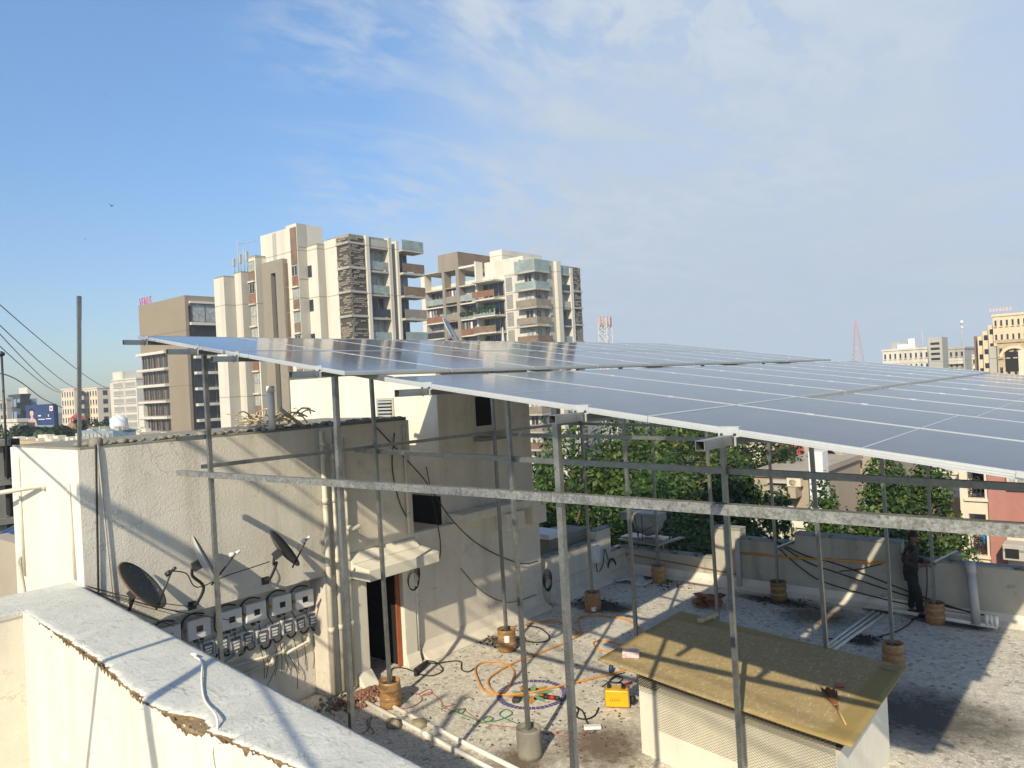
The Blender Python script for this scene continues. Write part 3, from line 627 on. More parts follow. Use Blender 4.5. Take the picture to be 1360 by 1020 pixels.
# ------------------------------------------------------------------ solar panels
YF = 4.6
PW, PITCH = 1.468, 1.490
def lowz(x): return 4.922 + (-2.66 - x) * .1423
def upz(x): return 5.395 + (-6.0 - x) * .1570
def panel_proto(Lp, name, nx, split):
    root = thing(name, 'x', 'solar panel', (0, 0, 0), 'solar panels of the raised array'); t = .042
    mb = MB()
    mb.box((0, 0, -t), (Lp, .014, 0)); mb.box((0, PW - .014, -t), (Lp, PW, 0)); mb.box((0, .0145, -t), (.014, PW - .0145, 0)); mb.box((Lp - .014, .0145, -t), (Lp, PW - .0145, 0))
    for z in (-.014, -.028): mb.box((.0, -.0022, z - .0035), (Lp, -.0002, z + .0035)); mb.box((Lp + .0002, 0, z - .0035), (Lp + .0022, PW, z + .0035))
    mb.build('frame', 'alu', root)
    gm = glass_panel_mat(Lp, PW, name + '_cells', nx * 2, 6)
    mb = MB(); mb.box((.0145, .0145, -.012), (Lp - .0145, PW - .0145, -.003))
    if split: mb.box((Lp / 2 - .006, .0145, -.0028), (Lp / 2 + .006, PW - .0145, -.0018), mi=1)
    mb.build('glass', [gm, 'alu'], root)
    for y in (-.012, PW + .004):
        for x in (.22 * Lp, .78 * Lp): mb = MB(); mb.box((x - .03, y - .004, -.03), (x + .03, y + .014, .004)); mb.build('clamp', 'alu', root)
    return root
def place(root, x, y, z, ang, label):
    root.location = (x, y, z); root.rotation_euler = (0, ang, 0); root['label'] = label
LX = [(-5.45, 2.80), (-2.672, 2.80)]
pa, pb = panel_proto(2.80, 'solar_panel', 12, True), panel_proto(2.27, 'solar_panel', 10, False)
first = {}
def put(proto, key, *a):
    o = proto if key not in first else dup(proto)
    first[key] = 1; place(o, *a)
aL, aU = math.atan(.1423), math.atan(.157)
for k in range(10):
    y = YF + k * PITCH
    put(pa, 'a', LX[0][0], y, lowz(LX[0][0]), aL, '%s solar panel from the near edge in the upper strip of the front array' % ORD[k])
    put(pa, 'a', LX[1][0] + (.0 if k < 2 else .09), y, lowz(LX[1][0]) - (.0 if k < 2 else .03), aL, '%s solar panel from the near edge in the lower strip of the front array' % ORD[k])
    put(pb, 'b', -8.29, y, upz(-8.29), aU, '%s solar panel from the near edge in the lower strip of the back array' % ORD[k])
    put(pb, 'b', -10.585, y, upz(-10.585), aU, '%s solar panel from the near edge in the upper strip of the back array' % ORD[k])
# L-shaped end clips over the near frame edge
# ------------------------------------------------------------------ purlins and rafters
def uz(x): return upz(x) if x < -5.8 else lowz(x)
tt = .042 / math.cos(aL)
clips = [((194.5, 453.5), (165, 455), 'highest purlin stub at the top end of the back array'), ((261.5, 463.8), (222, 469), 'purlin with its stub above the lone front post of the back array'),
         ((314, 474), (282, 479), 'purlin with a dark stub under the middle joint of the back array'), ((423, 490), (386, 498), 'purlin with a stub near the low end of the back array'),
         ((567, 510), (527, 521), 'purlin stub at the upper end of the front array'), ((772, 541), (733, 553), 'open square purlin stub above the post at the frame middle'),
         ((968, 569), (929, 583), 'open square purlin stub right of the middle, lowest in view')]
for c, t, lab in clips:
    P = at_y(*c, YF); x = P.x; T = at_x(*t, x); z = uz(x) - tt - .032
    r = thing('purlin', 'galvanised ' + lab, 'purlin', (x, T.y, z), 'purlins under the solar panels')
    mb = MB(); mb.hollow((x, min(T.y, YF - .3), z), (x, 19.45, z), .062, .004); mb.build('rail', 'galv', r)
    mb = MB(); zz = uz(x) + .006; mb.box((x - .07, YF - .012, zz - .062), (x + .07, YF - .004, zz)); mb.box((x - .07, YF - .012, zz + .0005), (x + .07, YF + .03, zz + .005))
    mb.box((x - .05, YF - .02, zz - .12), (x - .042, YF - .004, zz - .055)); mb.box((x + .042, YF - .02, zz - .12), (x + .05, YF - .004, zz - .055)); mb.build('end_clip', 'alu', r)
    for s in (-.045, .045): mb = MB(); mb.lathe([(.009, 0), (.009, .012), (0, .014)], n=8, mx=Matrix.Translation((x + s, YF - .012, zz - .045)) @ Matrix.Rotation(rad(90), 4, 'X')); mb.build('bolt', 'steel_dark', r)
ROWS = [5.06, 8.0, 11.0, 13.95, 16.75]
for y, lab in zip(ROWS, ('nearest', 'second nearest', 'middle', 'second farthest', 'farthest')):
    mb = MB(); dz = tt + .033
    for x0, x1, f in ((-10.75, -5.9, upz), (-5.72, .25, lowz)): mb.bar((x0, y, f(x0) - dz), (x1, y, f(x1) - dz), .06, .06)
    mb.bar((-5.9, y, upz(-5.9) - dz - .003), (-5.72, y, lowz(-5.72) - dz - .003), .05, .05)
    single('rafter', mb, 'galv', 'sloping steel rafter under the panels on the %s row of posts' % lab, 'rafter', (-5.8, y, lowz(-5.8) - dz), 'rafters under the solar panels')

# ------------------------------------------------------------------ posts and footings
POSTS = [(0, (271.5, 480), (294, 880), 'lone front post before the satellite dishes', None),
         (0, (444.5, 500), (466.6, 950), 'thick post beside the drain pipes', None),
         (0, (739, 565), (763, 1015), 'large near post left of the yellow machine', None),
         (1, (493.7, 515), (517, 900), 'post standing before the dark doorway', 'tape'),
         (1, (673.7, 540), (702, 975), 'post on the bare concrete footing', 'concrete'),
         (1, (959.8, 590), (984, 1015), 'near post crossing the corrugated sheet', None),
         (2, (655, 552), (672, 833), 'post on the footing with a white paper by the wall', 'tape'),
         (2, (828, 555), (845, 845), 'post at the left corner of the corrugated sheet', None),
         (2, (1078.7, 610), (1097, 855), 'post behind the far edge of the corrugated sheet', None),
         (3, (772.5, 572), (786, 782), 'post behind the stair tower wall', 'tape'),
         (3, (940, 602), (953, 818), 'post beside the rusty leaves', None),
         (3, (1172, 622), (1186, 865), 'post at the right corner of the corrugated sheet', 'tape'),
         (4, (865.6, 577), (874, 750), 'post in the far left terrace corner', 'tape'),
         (4, (1023, 622), (1033, 775), 'post midway along the far parapet', 'tape'),
         (4, (1232, 622), (1241, 805), 'post in front of the welder', 'tape')]
FOOT = {3: 'brown taped footing with pale bands by the doorway', 4: 'bare grey concrete footing near the bottom edge', 6: 'brown taped footing with a white paper by the wall', 9: 'brown taped footing behind the stair tower wall with a white label', 11: 'brown footing half hidden by the corrugated sheet corner', 12: 'dark brown footing in the far left terrace corner', 13: 'muddy brown footing midway along the far parapet', 14: 'big brown taped footing at the feet of the welder'}
POSX = {}
for i, (ri, a, b, lab, ft) in enumerate(POSTS):
    y = ROWS[ri]; A, B = at_y(*a, y), at_y(*b, y); d = (A - B) / (A.z - B.z)
    bot = B + d * (.02 - B.z); zt = uz(A.x) - tt - .062; top = A + d * (zt - A.z)
    POSX[i] = (bot, top)
    mb = MB(); mb.bar(bot, top, .054, .054, up=(0, 1, 0))
    p = thing('steel_post', 'galvanised ' + lab, 'post', bot, 'posts carrying the solar panels')
    mb.build('shaft', 'galv_post' if ri < 2 else 'galv', p)
    mb = MB(); mb.box((top.x - .075, top.y - .04, zt - .005), (top.x + .075, top.y + .04, zt + .006)); mb.build('head_plate', 'galv', p)
    if ft:
        h = .42 if ft == 'tape' else .40; r = .175; c = V((bot.x, bot.y, 0))
        f = thing('footing', FOOT[i], 'footing', c, 'footings under the posts')
        prof = [(r * 1.02, 0.0), (r * .98, .06), (r * 1.0, .14), (r * .97, .2), (r * 1.0, .28), (r * .98, h - .04), (r * 1.0, h), (r * .93, h), (r * .91, h - .05), (.0, h - .055)]
        mb = MB(); mb.lathe(prof, c, 28, jit=.05); mb.build('tub', 'tape' if ft == 'tape' else 'concrete', f)
        mb = MB(); mb.lathe([(r * .88, h - .056), (r * .5, h - .045), (0, h - .04)], c, 20); mb.build('concrete_fill', 'concrete' if ft == 'concrete' else 'soil', f)
        if ft == 'tape':
            mb = MB()
            for z in (.12, .26): mb.lathe([(r * .99, z - .004), (r * 1.03, z + .004), (r * 1.03, z + .05), (r * .99, z + .058)], c, 28, jit=.05, cap=False)
            mb.build('band', 'tape', f)
        if i in (6, 9):
            mb = MB(); t = math.atan2(-c.y + (0), -c.x); q = []
            for k in range(5):
                a_ = t + (k - 2) * .13 + (0 if i == 6 else .05); q.append(c + V((math.cos(a_), math.sin(a_), 0)) * (r * 1.035))
            zb, zt_ = (.2, .33) if i == 6 else (.03, .14)
            for u, v in zip(q, q[1:]): mb.poly([u + V((0, 0, zb)), v + V((0, 0, zb)), v + V((0, 0, zt_)), u + V((0, 0, zt_))])
            mb.build('paper', 'bill_white', f)
# ------------------------------------------------------------------ tie beams
def beam(p, q, lab, s=.072, m='galv_dirty', hollow=True):
    mb = MB(); p, q = V(p), V(q)
    (mb.hollow if hollow else mb.bar)(p, q, s, *((.005,) if hollow else (s,)))
    single('tie_beam', mb, m, lab, 'beam', p, 'tie beams between the posts')
y = ROWS[0] - .07
beam(at_y(237, 628, y), (at_y(735, 660, y)), 'galvanised front tie beam, left length before the grey wall')
P = at_y(735.8, 660, y); beam(P, at_y(1500, 714, y) , 'broad front tie beam running right across the frame past the welder', .076)
beam(at_y(473, 598, ROWS[1] + .07), at_y(1450, 652, ROWS[1] + .07), 'second tie beam behind the front one, dark to the right', .07, 'galv')
beam(at_y(640, 576, ROWS[2]), at_y(1290, 592, ROWS[2]), 'third tie beam before the trees, just under the panels', .06, 'galv')
beam(at_y(740, 562, ROWS[3]), at_y(1290, 574, ROWS[3]), 'farthest tie beam, thin line under the front array', .06, 'galv')
beam(at_x(235, 583, -9.74), at_x(276, 580, -9.74), 'short stub tie on the lone front post above the beam', .062, 'galv')
beam(V((-9.87, 5.05, 4.28)), V((-9.87, 17.0, 4.24)), 'long dark tie beam running along the grey wall into the distance', .055, 'galv')
# brackets low on the far row
A = POSX[12][0]; zz = at_y(872, 722, 16.75).z
mb = MB(); mb.bar(at_y(822, 716, 16.8), (A.x, 16.8, zz - .05), .05, .05); mb.bar((A.x + .03, 16.7, zz - .03), (A.x + .25, 17.75, zz + .02), .055, .055); single('wall_bracket', mb, 'galv', 'steel bracket tying the far corner post to the parapet', 'bracket', (A.x, 16.8, zz))
A = POSX[13][0]; zz = at_y(1031, 726, 16.75).z; mb = MB(); mb.bar((A.x + .03, 16.7, zz - .03), (A.x + .22, 17.75, zz + .02), .055, .055); single('wall_bracket', mb, 'galv', 'steel bracket tying the mid parapet post to the wall top', 'bracket', (A.x, 16.8, zz))
A = POSX[14][0]; zz = at_y(1240, 748, 16.75).z; mb = MB(); mb.hollow((A.x + .03, 16.7, zz), (A.x + .27, 17.75, zz + .05), .06); single('wall_bracket', mb, 'galv', 'pale steel bracket the welder is fixing to his post', 'bracket', (A.x, 16.8, zz))
# rear frame on our side of the terrace (behind the camera): posts whose shadows cross the foreground parapet
def shpost(s1, s2, t, lab, wdt=.062):
    a, b = V(s1) - sd * t, V(s2) - sd * t; d = (b - a).normalized(); a = a - d * (.1 if wdt > .09 else 1.6); b = b + d * (.1 if wdt > .09 else 1.5)
    if min(a.z, b.z) > 3: lo = a if a.z < b.z else b; k = (lo - (b if lo is a else a)).normalized(); lo += k * 2
    mb = MB(); mb.bar(a, b, wdt, wdt); single('steel_post', mb, 'galv', lab, 'post', a)
yy = inner[1].y
f1, f2 = at_y(149, 890, 2.93), at_y(130, 1015, 2.93); shpost(f1, f2, 5.0, 'leaning steel strut behind the viewpoint nearest the side parapet', .07)
f1, f2 = at_y(228, 936, 2.88), at_y(239, 1015, 2.88); shpost(f1, f2, 5.5, 'upright steel strut behind the viewpoint', .085)
shpost((-10.9, 3.87, 4.06), (-10.9, 5.47, 2.83), 11, 'sloping rear rafter behind the viewpoint, lower of two', .16)
shpost((-10.9, 5.33, 4.62), (-10.9, 7.69, 2.9), 12.5, 'sloping rear rafter behind the viewpoint, upper of two', .10)

# ------------------------------------------------------------------ mesh clad box with sheet
c0 = V((-2.78, 8.46, 0)); EX, EY = V((.985, -.172, 0)), V((-.02, 1, 0))
SK = Matrix(((EX.x, EY.x, 0, 0), (EX.y, EY.y, 0, 0), (0, 0, 1, 0), (0, 0, 0, 1)))
def bx(u, v, z): q = SK @ V((u, v, 0)); return V((c0.x + q.x, c0.y + q.y, z))
BL, BD, BH = 2.82, 2.25, 1.18
bxroot = thing('water_tank_box', 'white masonry box clad in wire mesh under the corrugated sheet', 'masonry box', c0)
mb = MB(); mx = Matrix.Translation(c0) @ SK
mb.box((-BL, 0, -.02), (0, BD, BH - .25), mx=mx); mb.build('wall', 'white', bxroot)
mb = MB(); mb.box((-BL + .0, 0.22, BH - .249), (-.0, BD, BH - .07), mx=mx); mb.box((-BL, .02, BH - .2485), (-BL + .28, .219, BH - .08), mx=mx); mb.build('brick_and_gap_shade', 'soil', bxroot)  # dark colour paints the shade of the gap behind the mesh; left end is brick
mb = MB(); px_ = .058; pz_ = .036
def wire(a, b): mb.bar(bx(a[0], -.014, a[1]), bx(b[0], -.014, b[1]), .0045, .0045)
def clipline(x0, z0, dx, dz, xa, xb, za, zb):
    t0, t1 = 0, 100.
    for p, d, lo, hi in ((x0, dx, xa, xb), (z0, dz, za, zb)):
        a, b = (lo - p) / d, (hi - p) / d
        if a > b: a, b = b, a
        t0, t1 = max(t0, a), min(t1, b)
    return ((x0 + dx * t0, z0 + dz * t0), (x0 + dx * t1, z0 + dz * t1)) if t1 > t0 + 1e-4 else None
xa, xb, za, zb = -2.50, -.0, .42, BH - .06
n = int((xb - xa + (zb - za) * px_ / pz_) / px_) + 2
for k in range(-40, n):
    for s in (1, -1):
        x0 = xa + k * px_ if s > 0 else xb - k * px_
        q = clipline(x0, za, px_ * s, pz_, xa, xb, za, zb)
        if q: wire(*q)
xa, xb, za, zb = -2.81, -2.50, BH - .30, BH - .06
for k in range(-14, 8):
    for s in (1, -1):
        x0 = xa + k * px_ if s > 0 else xb - k * px_
        q = clipline(x0, za, px_ * s, pz_, xa, xb, za, zb)
        if q: wire(*q)
M['wire'] = mat('galvanised_wire', (.40, .37, .28), .6, metal=.2)
mb.build('wire_mesh', 'wire', bxroot)
# sheet
m, nt2, b2 = nodes('ochre_weathered_sheet')
tc = N(nt2, 'ShaderNodeTexCoord'); spx = N(nt2, 'ShaderNodeSeparateXYZ'); L(nt2, tc.outputs['Object'], spx.inputs[0])
n1 = tex(nt2, scale=1.6, detail=8, rough=.7); n2 = tex(nt2, scale=38, detail=4, sc3=(1, .35, 1)); n3 = tex(nt2, scale=9, detail=7, rough=.7)
def edge(o, lo, hi, wd):
    a = N(nt2, 'ShaderNodeMapRange'); a.inputs[1].default_value = lo; a.inputs[2].default_value = lo + wd; L(nt2, o, a.inputs[0])
    b = N(nt2, 'ShaderNodeMapRange'); b.inputs[1].default_value = hi; b.inputs[2].default_value = hi - wd; L(nt2, o, b.inputs[0])
    k = N(nt2, 'ShaderNodeMath', operation='MULTIPLY'); L(nt2, a.outputs[0], k.inputs[0]); L(nt2, b.outputs[0], k.inputs[1]); return k.outputs[0]
wob = N(nt2, 'ShaderNodeMath', operation='MULTIPLY_ADD'); L(nt2, n1, wob.inputs[0]); wob.inputs[1].default_value = .14; L(nt2, spx.outputs[1], wob.inputs[2])
wox = N(nt2, 'ShaderNodeMath', operation='MULTIPLY_ADD'); L(nt2, n1, wox.inputs[0]); wox.inputs[1].default_value = .10; L(nt2, spx.outputs[0], wox.inputs[2])
inn = N(nt2, 'ShaderNodeMath', operation='MULTIPLY'); L(nt2, edge(wob.outputs[0], .0, 2.6, .06), inn.inputs[0]); L(nt2, edge(wox.outputs[0], -3.3, -.02, .06), inn.inputs[1])
oc = mixc(nt2, n3, (.30, .215, .07), (.42, .32, .12)); wc = mixc(nt2, ramp(nt2, n3, [(.3, 0), (.7, 1)]), (.37, .27, .10), (.48, .37, .19))
wc = mixc(nt2, ramp(nt2, n2, [(.57, 0), (.68, .8)]), wc, (.66, .60, .46))
wc = mixc(nt2, ramp(nt2, tex(nt2, scale=1.1, detail=6), [(.5, 0), (.64, .4)]), wc, (.34, .265, .12))
colr = mixc(nt2, inn.outputs[0], oc, wc); L(nt2, colr, b2.inputs['Base Color']); b2.inputs['Roughness'].default_value = .75; bump(nt2, b2, n2, .2)
M['sheet'] = m
SLt = Matrix.Translation((c0.x, c0.y, BH + .004)) @ SK
mb = MB(); nX, nY = 40, 26; xs_ = [-3.44 + 3.68 * i / nX for i in range(nX + 1)]; ys_ = [-.20 + 2.60 * j / nY for j in range(nY + 1)]
gr = [[mb.b.verts.new((x, y, .018 + .006 * noise.noise(V((x * 1.3, y * 1.3, 0))) - .02 * max(0, -y - .1) + .008 * math.sin(x * 1.3))) for y in ys_] for x in xs_]
for i in range(nX):
    for j in range(nY): mb.b.faces.new((gr[i][j], gr[i + 1][j], gr[i + 1][j + 1], gr[i][j + 1])).smooth = True
bmesh.ops.transform(mb.b, matrix=SK, verts=mb.b.verts[:]); sh = mb.build('cover_sheet', 'sheet'); sh.location = (c0.x, c0.y, BH + .004); md = sh.modifiers.new('thick', 'SOLIDIFY'); md.thickness = .012
tag(sh, 'weathered ochre sheet laid over the mesh clad box', 'sheet')
ZS = BH + .03
# things on the sheet
A, B = at_z(1101, 918, ZS + .02), at_z(1123, 962, ZS + .02)
r = thing('brush', 'brown bristled hand brush with a pale wooden handle on the sheet', 'brush', A)
d = (B - A); mb = MB(); mb.tube([A + d * .48, A + d * .7, B], .016, r2=.011, n=10); mb.build('handle', 'wood', r)
mb = MB()
for k in range(90):
    o = V((rnd.gauss(0, .045), rnd.gauss(0, .03), rnd.uniform(0, .03))); mb.tube([A + d * .5, A + d * .25 + o * .6, A - d * .02 + o], .004, n=4)
mb.build('bristles', 'bristle', r)
mb = MB(); mb.blob(A + d * .44, (.035, .035, .022)); mb.build('ferrule', 'rust', r)
A = at_z(838, 869, ZS + .03); mb = MB(); mb.box((A.x - .12, A.y - .08, ZS), (A.x + .12, A.y + .08, ZS + .085), rz=.5); mb.box((A.x - .06, A.y - .02, ZS + .0855), (A.x + .09, A.y + .06, ZS + .10), rz=.8)
single('soap_pack', mb, 'pink_soap', 'pinkish plastic pack lying on the left corner of the sheet', 'pack', A, bevel=.018)
A, B = at_z(932, 823, ZS + .03), at_z(948, 816, ZS + .03); mb = MB(); mb.bar(A - (B - A) * .2, B + (B - A) * .2, .09, .06); single('wood_block', mb, 'straw', 'small pale wooden block on the back edge of the sheet', 'block', A, bevel=.004)
A = at_z(1115, 911, ZS); mb = MB(); mb.box((A.x - .05, A.y - .05, ZS - .002), (A.x + .05, A.y + .05, ZS + .012), rz=.4); single('red_scrap', mb, 'redtool', 'small red scrap beside the brush on the sheet', 'scrap', A)
A, B = at_z(1171, 885, ZS + .012), at_z(1196, 892, ZS + .012); mb = MB(); mb.bar(A, B, .035, .012); single('wood_strip', mb, 'mortar', 'thin brown strip lying on the right corner of the sheet', 'strip', A)

# ------------------------------------------------------------------ wall equipment
xr = -11.25
INV = [(405, 796), (375, 803), (341, 813), (308, 823), (265, 835), (225, 846)]
def inverter():
    r = thing('inverter', 'x', 'inverter', (0, 0, 0), 'inverters on the recessed wall')
    mb = MB(); mb.box((.04, -.18, -.15), (.16, .18, .15)); mb.build('case', 'inv', r, bevel=.015)
    mb = MB(); mb.box((.1605, -.045, -.045), (.165, .055, .045)); mb.build('display', 'screen', r)
    mb = MB(); mb.box((.0, -.12, -.13), (.038, .12, .13)); mb.box((.05, -.05, -.215), (.11, .0, -.157)); mb.box((.05, .05, -.205), (.10, .09, -.157)); mb.build('bracket', 'steel_dark', r)
    mb = MB(); mb.box((.06, -.184, -.02), (.15, -.1805, .03)); mb.build('sticker', 'yellow', r)
    mb = MB(); mb.tube(spline([(.03, -.215, .03), (.03, -.18, .15), (.03, -.03, .215), (.03, .15, .17)], 5), .011); mb.tube(spline([(.03, -.215, .04), (.06, -.23, -.1), (.08, -.13, -.32), (.08, -.02, -.52)], 5), .009)
    mb.tube(spline([(.09, .07, -.23), (.08, .1, -.4), (.08, .14, -.52)], 4), .008); mb.build('cable', 'black', r); return r
iv = inverter()
for k, px in enumerate(INV):
    P = at_x(*px, xr + .16); o = iv if k == 0 else dup(iv); o.location = (xr, P.y, P.z)
    o['label'] = '%s white wall inverter counting away from the drain pipes' % ORD[k] if k else 'white wall inverter nearest the drain pipes, highest in the photo'
BOX = [(416, 822), (400, 828), (383, 832), (365, 838), (349, 846), (330, 848), (314, 855), (297, 855), (277, 862)]
def mbox():
    r = thing('junction_box', 'x', 'junction box', (0, 0, 0), 'clear lidded junction boxes under the inverters')
    mb = MB(); mb.box((.0, -.125, -.14), (.09, .125, .14)); mb.build('case', 'inv_side', r, bevel=.035)
    mb = MB(); mb.box((.0905, -.085, -.105), (.105, .085, .105)); mb.build('lid', 'clear', r, bevel=.03)
    mb = MB()
    for z, w_ in ((.045, .06), (-.01, .05), (-.06, .045)): mb.box((.1055, -w_, z - .02), (.109, w_, z + .014))
    mb.build('breaker', 'inv', r)
    mb = MB(); mb.tube(spline([(.04, .125, .02), (.05, .175, -.06), (.05, .15, -.19), (.05, .05, -.22), (.04, .0, -.14)], 5), .016); mb.build('cable_loop', 'black', r); return r
jb = mbox()
for k, px in enumerate(BOX):
    P = at_x(*px, xr + .1); o = jb if k == 0 else dup(jb); o.location = (xr, P.y, P.z); o['label'] = ('%s clear lidded junction box counting away from the drain pipes' % ORD[k])
    o.rotation_euler = (rnd.uniform(-.07, .07), 0, 0); o.scale = (1, rnd.uniform(.88, 1.02), rnd.uniform(.86, 1.02))
# conduits below
for k, (a, b, lab) in enumerate((((410, 852), (380, 868), 'highest short cream conduit under the junction boxes'), ((376, 866), (300, 888), 'long cream conduit under the junction boxes'), ((362, 880), (316, 900), 'lowest cream conduit under the junction boxes'), ((314, 873), (298, 882), 'short cream conduit end hidden behind the coping'))):
    A, B = at_x(*a, xr + .07), at_x(*b, xr + .07); mb = MB(); mb.tube([A + V((0, 0, .14)), A + V((0, 0, .03)), A + V((0, -.03, 0)), B], .028, n=10); mb.tube([A + V((0, 0, .05)), A + V((0, 0, -.035))], .036, n=10)
    single('conduit', mb, 'pvc', lab, 'conduit', A)
mb = MB()
for a in (400, 390, 378, 372, 365, 352, 346):
    A = at_x(a, 845 + (400 - a) * .3, xr + .06); mb.tube(spline([A, A + V((.03, rnd.uniform(-.08, .05), -.25)), A + V((.02, rnd.uniform(-.1, .08), -.5))], 4), .006)
single('cable_bunch', mb, 'black', 'loose black cables dangling between junction boxes and conduits', 'cables', at_x(380, 850, xr))
for a, lab in (((368, 862, 350, 920), 'thin black wire dropping from the conduits down the recess'), ((382, 868, 395, 915), 'thin curled wire hanging right of the black wire')):
    A, B = at_x(a[0], a[1], xr + .05), at_x(a[2], a[3], xr + .05); mb = MB(); mb.tube(spline([A, (A + B) / 2 + V((.03, .06, 0)), B], 6), .006); single('wire', mb, 'black', lab, 'wire', A)
# drain pipes
for k, (px, r, zt, m_, lab) in enumerate(((428, .045, 4.55, 'pvc', 'thick cream drain pipe nearest the inverters'), (440.5, .038, 4.30, 'pvc', 'middle cream drain pipe between two thicker pipes'), (455, .036, 4.40, 'pvc', 'right hand cream drain pipe of the group of three'))):
    A = at_x(px, 590, XW + .09); mb = MB(); mb.tube([(A.x, A.y, .05), (A.x, A.y, zt)], r, n=14)
    for z in (1.1, 2.25, 3.3, zt - .25): mb.tube([(A.x, A.y, z), (A.x, A.y, z + .10)], r * 1.15, n=14)
    single('drain_pipe', mb, m_, lab, 'drain pipe', (A.x, A.y, 0))
A = at_x(538, 600, XW + .05); mb = MB(); mb.tube([(A.x, A.y, 2.45), (A.x, A.y, 4.5)], .032, n=12); mb.tube([(A.x, A.y, 2.7), (A.x, A.y, 2.85)], .04, n=12); single('drain_pipe', mb, 'pvc', 'upper cream pipe at the corner above the canopy', 'drain pipe', (A.x, A.y, 2.3))
A = at_x(553, 800, XW + .06); mb = MB(); mb.tube([(A.x, A.y, .1), (A.x, A.y, 1.9)], .03, n=12); mb.tube([(A.x, A.y, 1.3), (A.x, A.y, 1.5)], .04, n=12); single('drain_pipe', mb, 'pvc_white', 'cream pipe rising right of the doorway', 'drain pipe', (A.x, A.y, .1))
A = at_x(463, 702, XW + .12); mb = MB(); mb.tube([A + V((-.1, 0, 0)), A + V((.12, .0, .02)), A + V((.2, .10, .05))], .05, n=12); single('pipe_elbow', mb, 'pvc', 'cream pipe elbow sticking out of the wall over the canopy', 'pipe elbow', A)
# coils and cables on the wall
def coil(px, plane, R_, lab, n=5, m_='black', ax='x', y=None):
    c = at_x(*px, plane); mb = MB()
    for k in range(n):
        rr = R_ * (1 - .07 * k); P = []
        for i in range(25):
            t = 2 * math.pi * i / 24; P.append(c + V((.02 + .006 * k, rr * math.cos(t) * .85, rr * math.sin(t) * 1.1 - .03 * k)))
        mb.tube(P, .009, n=6)
    single('cable_coil', mb, m_, lab, 'cable coil', c)
coil((547, 763), XW + .06, .22, 'black cable coil hung on the pipe right of the doorway', 5)
coil((726, 769), -10.93, .20, 'black cable coil on the side parapet', 5)
P = [at_x(500, 568, XW + .03), at_x(530, 600, XW + .04), at_x(566, 640, XW + .04), at_x(600, 690, -10.5), at_x(640, 726, XW + .08), at_x(690, 748, XW + .08), at_x(715, 745, XW + .06)]
mb = MB(); mb.tube(spline(P, 6), .012); single('wall_cable', mb, 'black', 'long black cable slung from the roof room across to the stair tower', 'cable', P[0])
P = [at_x(524, 575, XW + .03), at_x(521, 620, XW + .03), at_x(530, 665, XW + .03), at_x(542, 690, XW + .05)]; mb = MB(); mb.tube(spline(P, 6), .010); single('wall_cable', mb, 'black', 'thin black cable drooping beside the corner pipe', 'cable', P[0])
P = [at_x(566, 620, XW + .03), at_x(578, 680, XW + .05), at_x(585, 720, XW + .05), at_x(584, 742, XW + .05)]; mb = MB(); mb.tube(spline(P, 6), .009); single('wall_cable', mb, 'black', 'thin cable hanging from the light well past the canopy end', 'cable', P[0])
P = [at_x(612, 755, XW + .04), at_x(640, 785, XW + .04), at_x(675, 800, XW + .04), at_x(712, 790, XW + .04)]; mb = MB(); mb.tube(spline(P, 6), .008); single('wall_cable', mb, 'black', 'thin cable sagging low across the smooth wall', 'cable', P[0])
# satellite dishes
def dish(px, mt, az, elv, R_, wallpx, lab, m_):
    c = at_x(*px, -10.45); r = thing('satellite_dish', lab, 'satellite dish', c, None)
    vd = (c - EYE).normalized(); rt = vd.cross(V((0, 0, 1))).normalized(); upv = rt.cross(vd)
    d = (rt * math.cos(elv) * math.cos(az) + upv * math.sin(elv) - vd * math.sin(az)).normalized()
    q = d.to_track_quat('Z', 'Y').to_matrix().to_4x4(); mx = Matrix.Translation(c) @ q @ Matrix.Diagonal((1, 1.1, 1, 1))
    mb = MB(); prof = [(R_ * t, .22 * R_ * (t * t - 1)) for t in (0.001, .25, .5, .75, .92, 1)] + [(R_ * 1.03, .01)] + [(R_ * t, .22 * R_ * (t * t - 1) - .014) for t in (1, .9, .6, .3, .001)]
    mb.lathe(prof, n=32, mx=mx); mb.build('reflector', m_, r)
    mb = MB(); mb.lathe([(R_ * 1.0, -.012), (R_ * 1.045, -.006), (R_ * 1.045, .01), (R_ * 1.0, .014)], n=32, mx=mx, cap=False); mb.build('rim', 'rust_edge' if m_ == 'dish_grey' else m_, r)
    wl = at_x(*wallpx, XW); bk = c - d * .2
    mb = MB(); k = V((bk.x, bk.y, bk.z)); mb.tube(spline([wl, wl + V((.16, .0, .06)), V((-10.62, wl.y + .05, wl.z + .3)), V((bk.x - .02, bk.y, bk.z - .12)), bk], 5), .022, n=8); mb.bar(bk, c - d * .08, .12, .12); mb.box(wl - V((0, .06, .06)), wl + V((.02, .06, .06))); mb.build('mount', 'steel_dark', r)
    dn = (V((0, 0, -1)) + d * d.z).normalized(); low = c + dn * R_ * 1.02
    fc = c + d * R_ * 1.1 + dn * R_ * .35
    mb = MB(); mb.tube([low - d * .1, fc], .014); mb.build('arm', 'steel_dark', r)
    mb = MB(); mb.tube([fc - d * .02, fc - d * .1 + V((0, 0, .02))], .034, n=12); mb.tube([fc - d * .0, fc + d * .07], .022, n=10); mb.build('receiver', 'bill_white' if m_ != 'dish_grey' else 'steel_dark', r)
    return c, fc, wl
d1 = dish((189, 777), None, rad(23), rad(36), .36, (163, 818), 'dark speckled satellite dish with a rusty rim, lowest of three', 'dish_grey')
d2 = dish((274, 744), None, rad(3), rad(24), .35, (255, 804), 'pale satellite dish seen edge on behind the lone front post', 'dish_light')
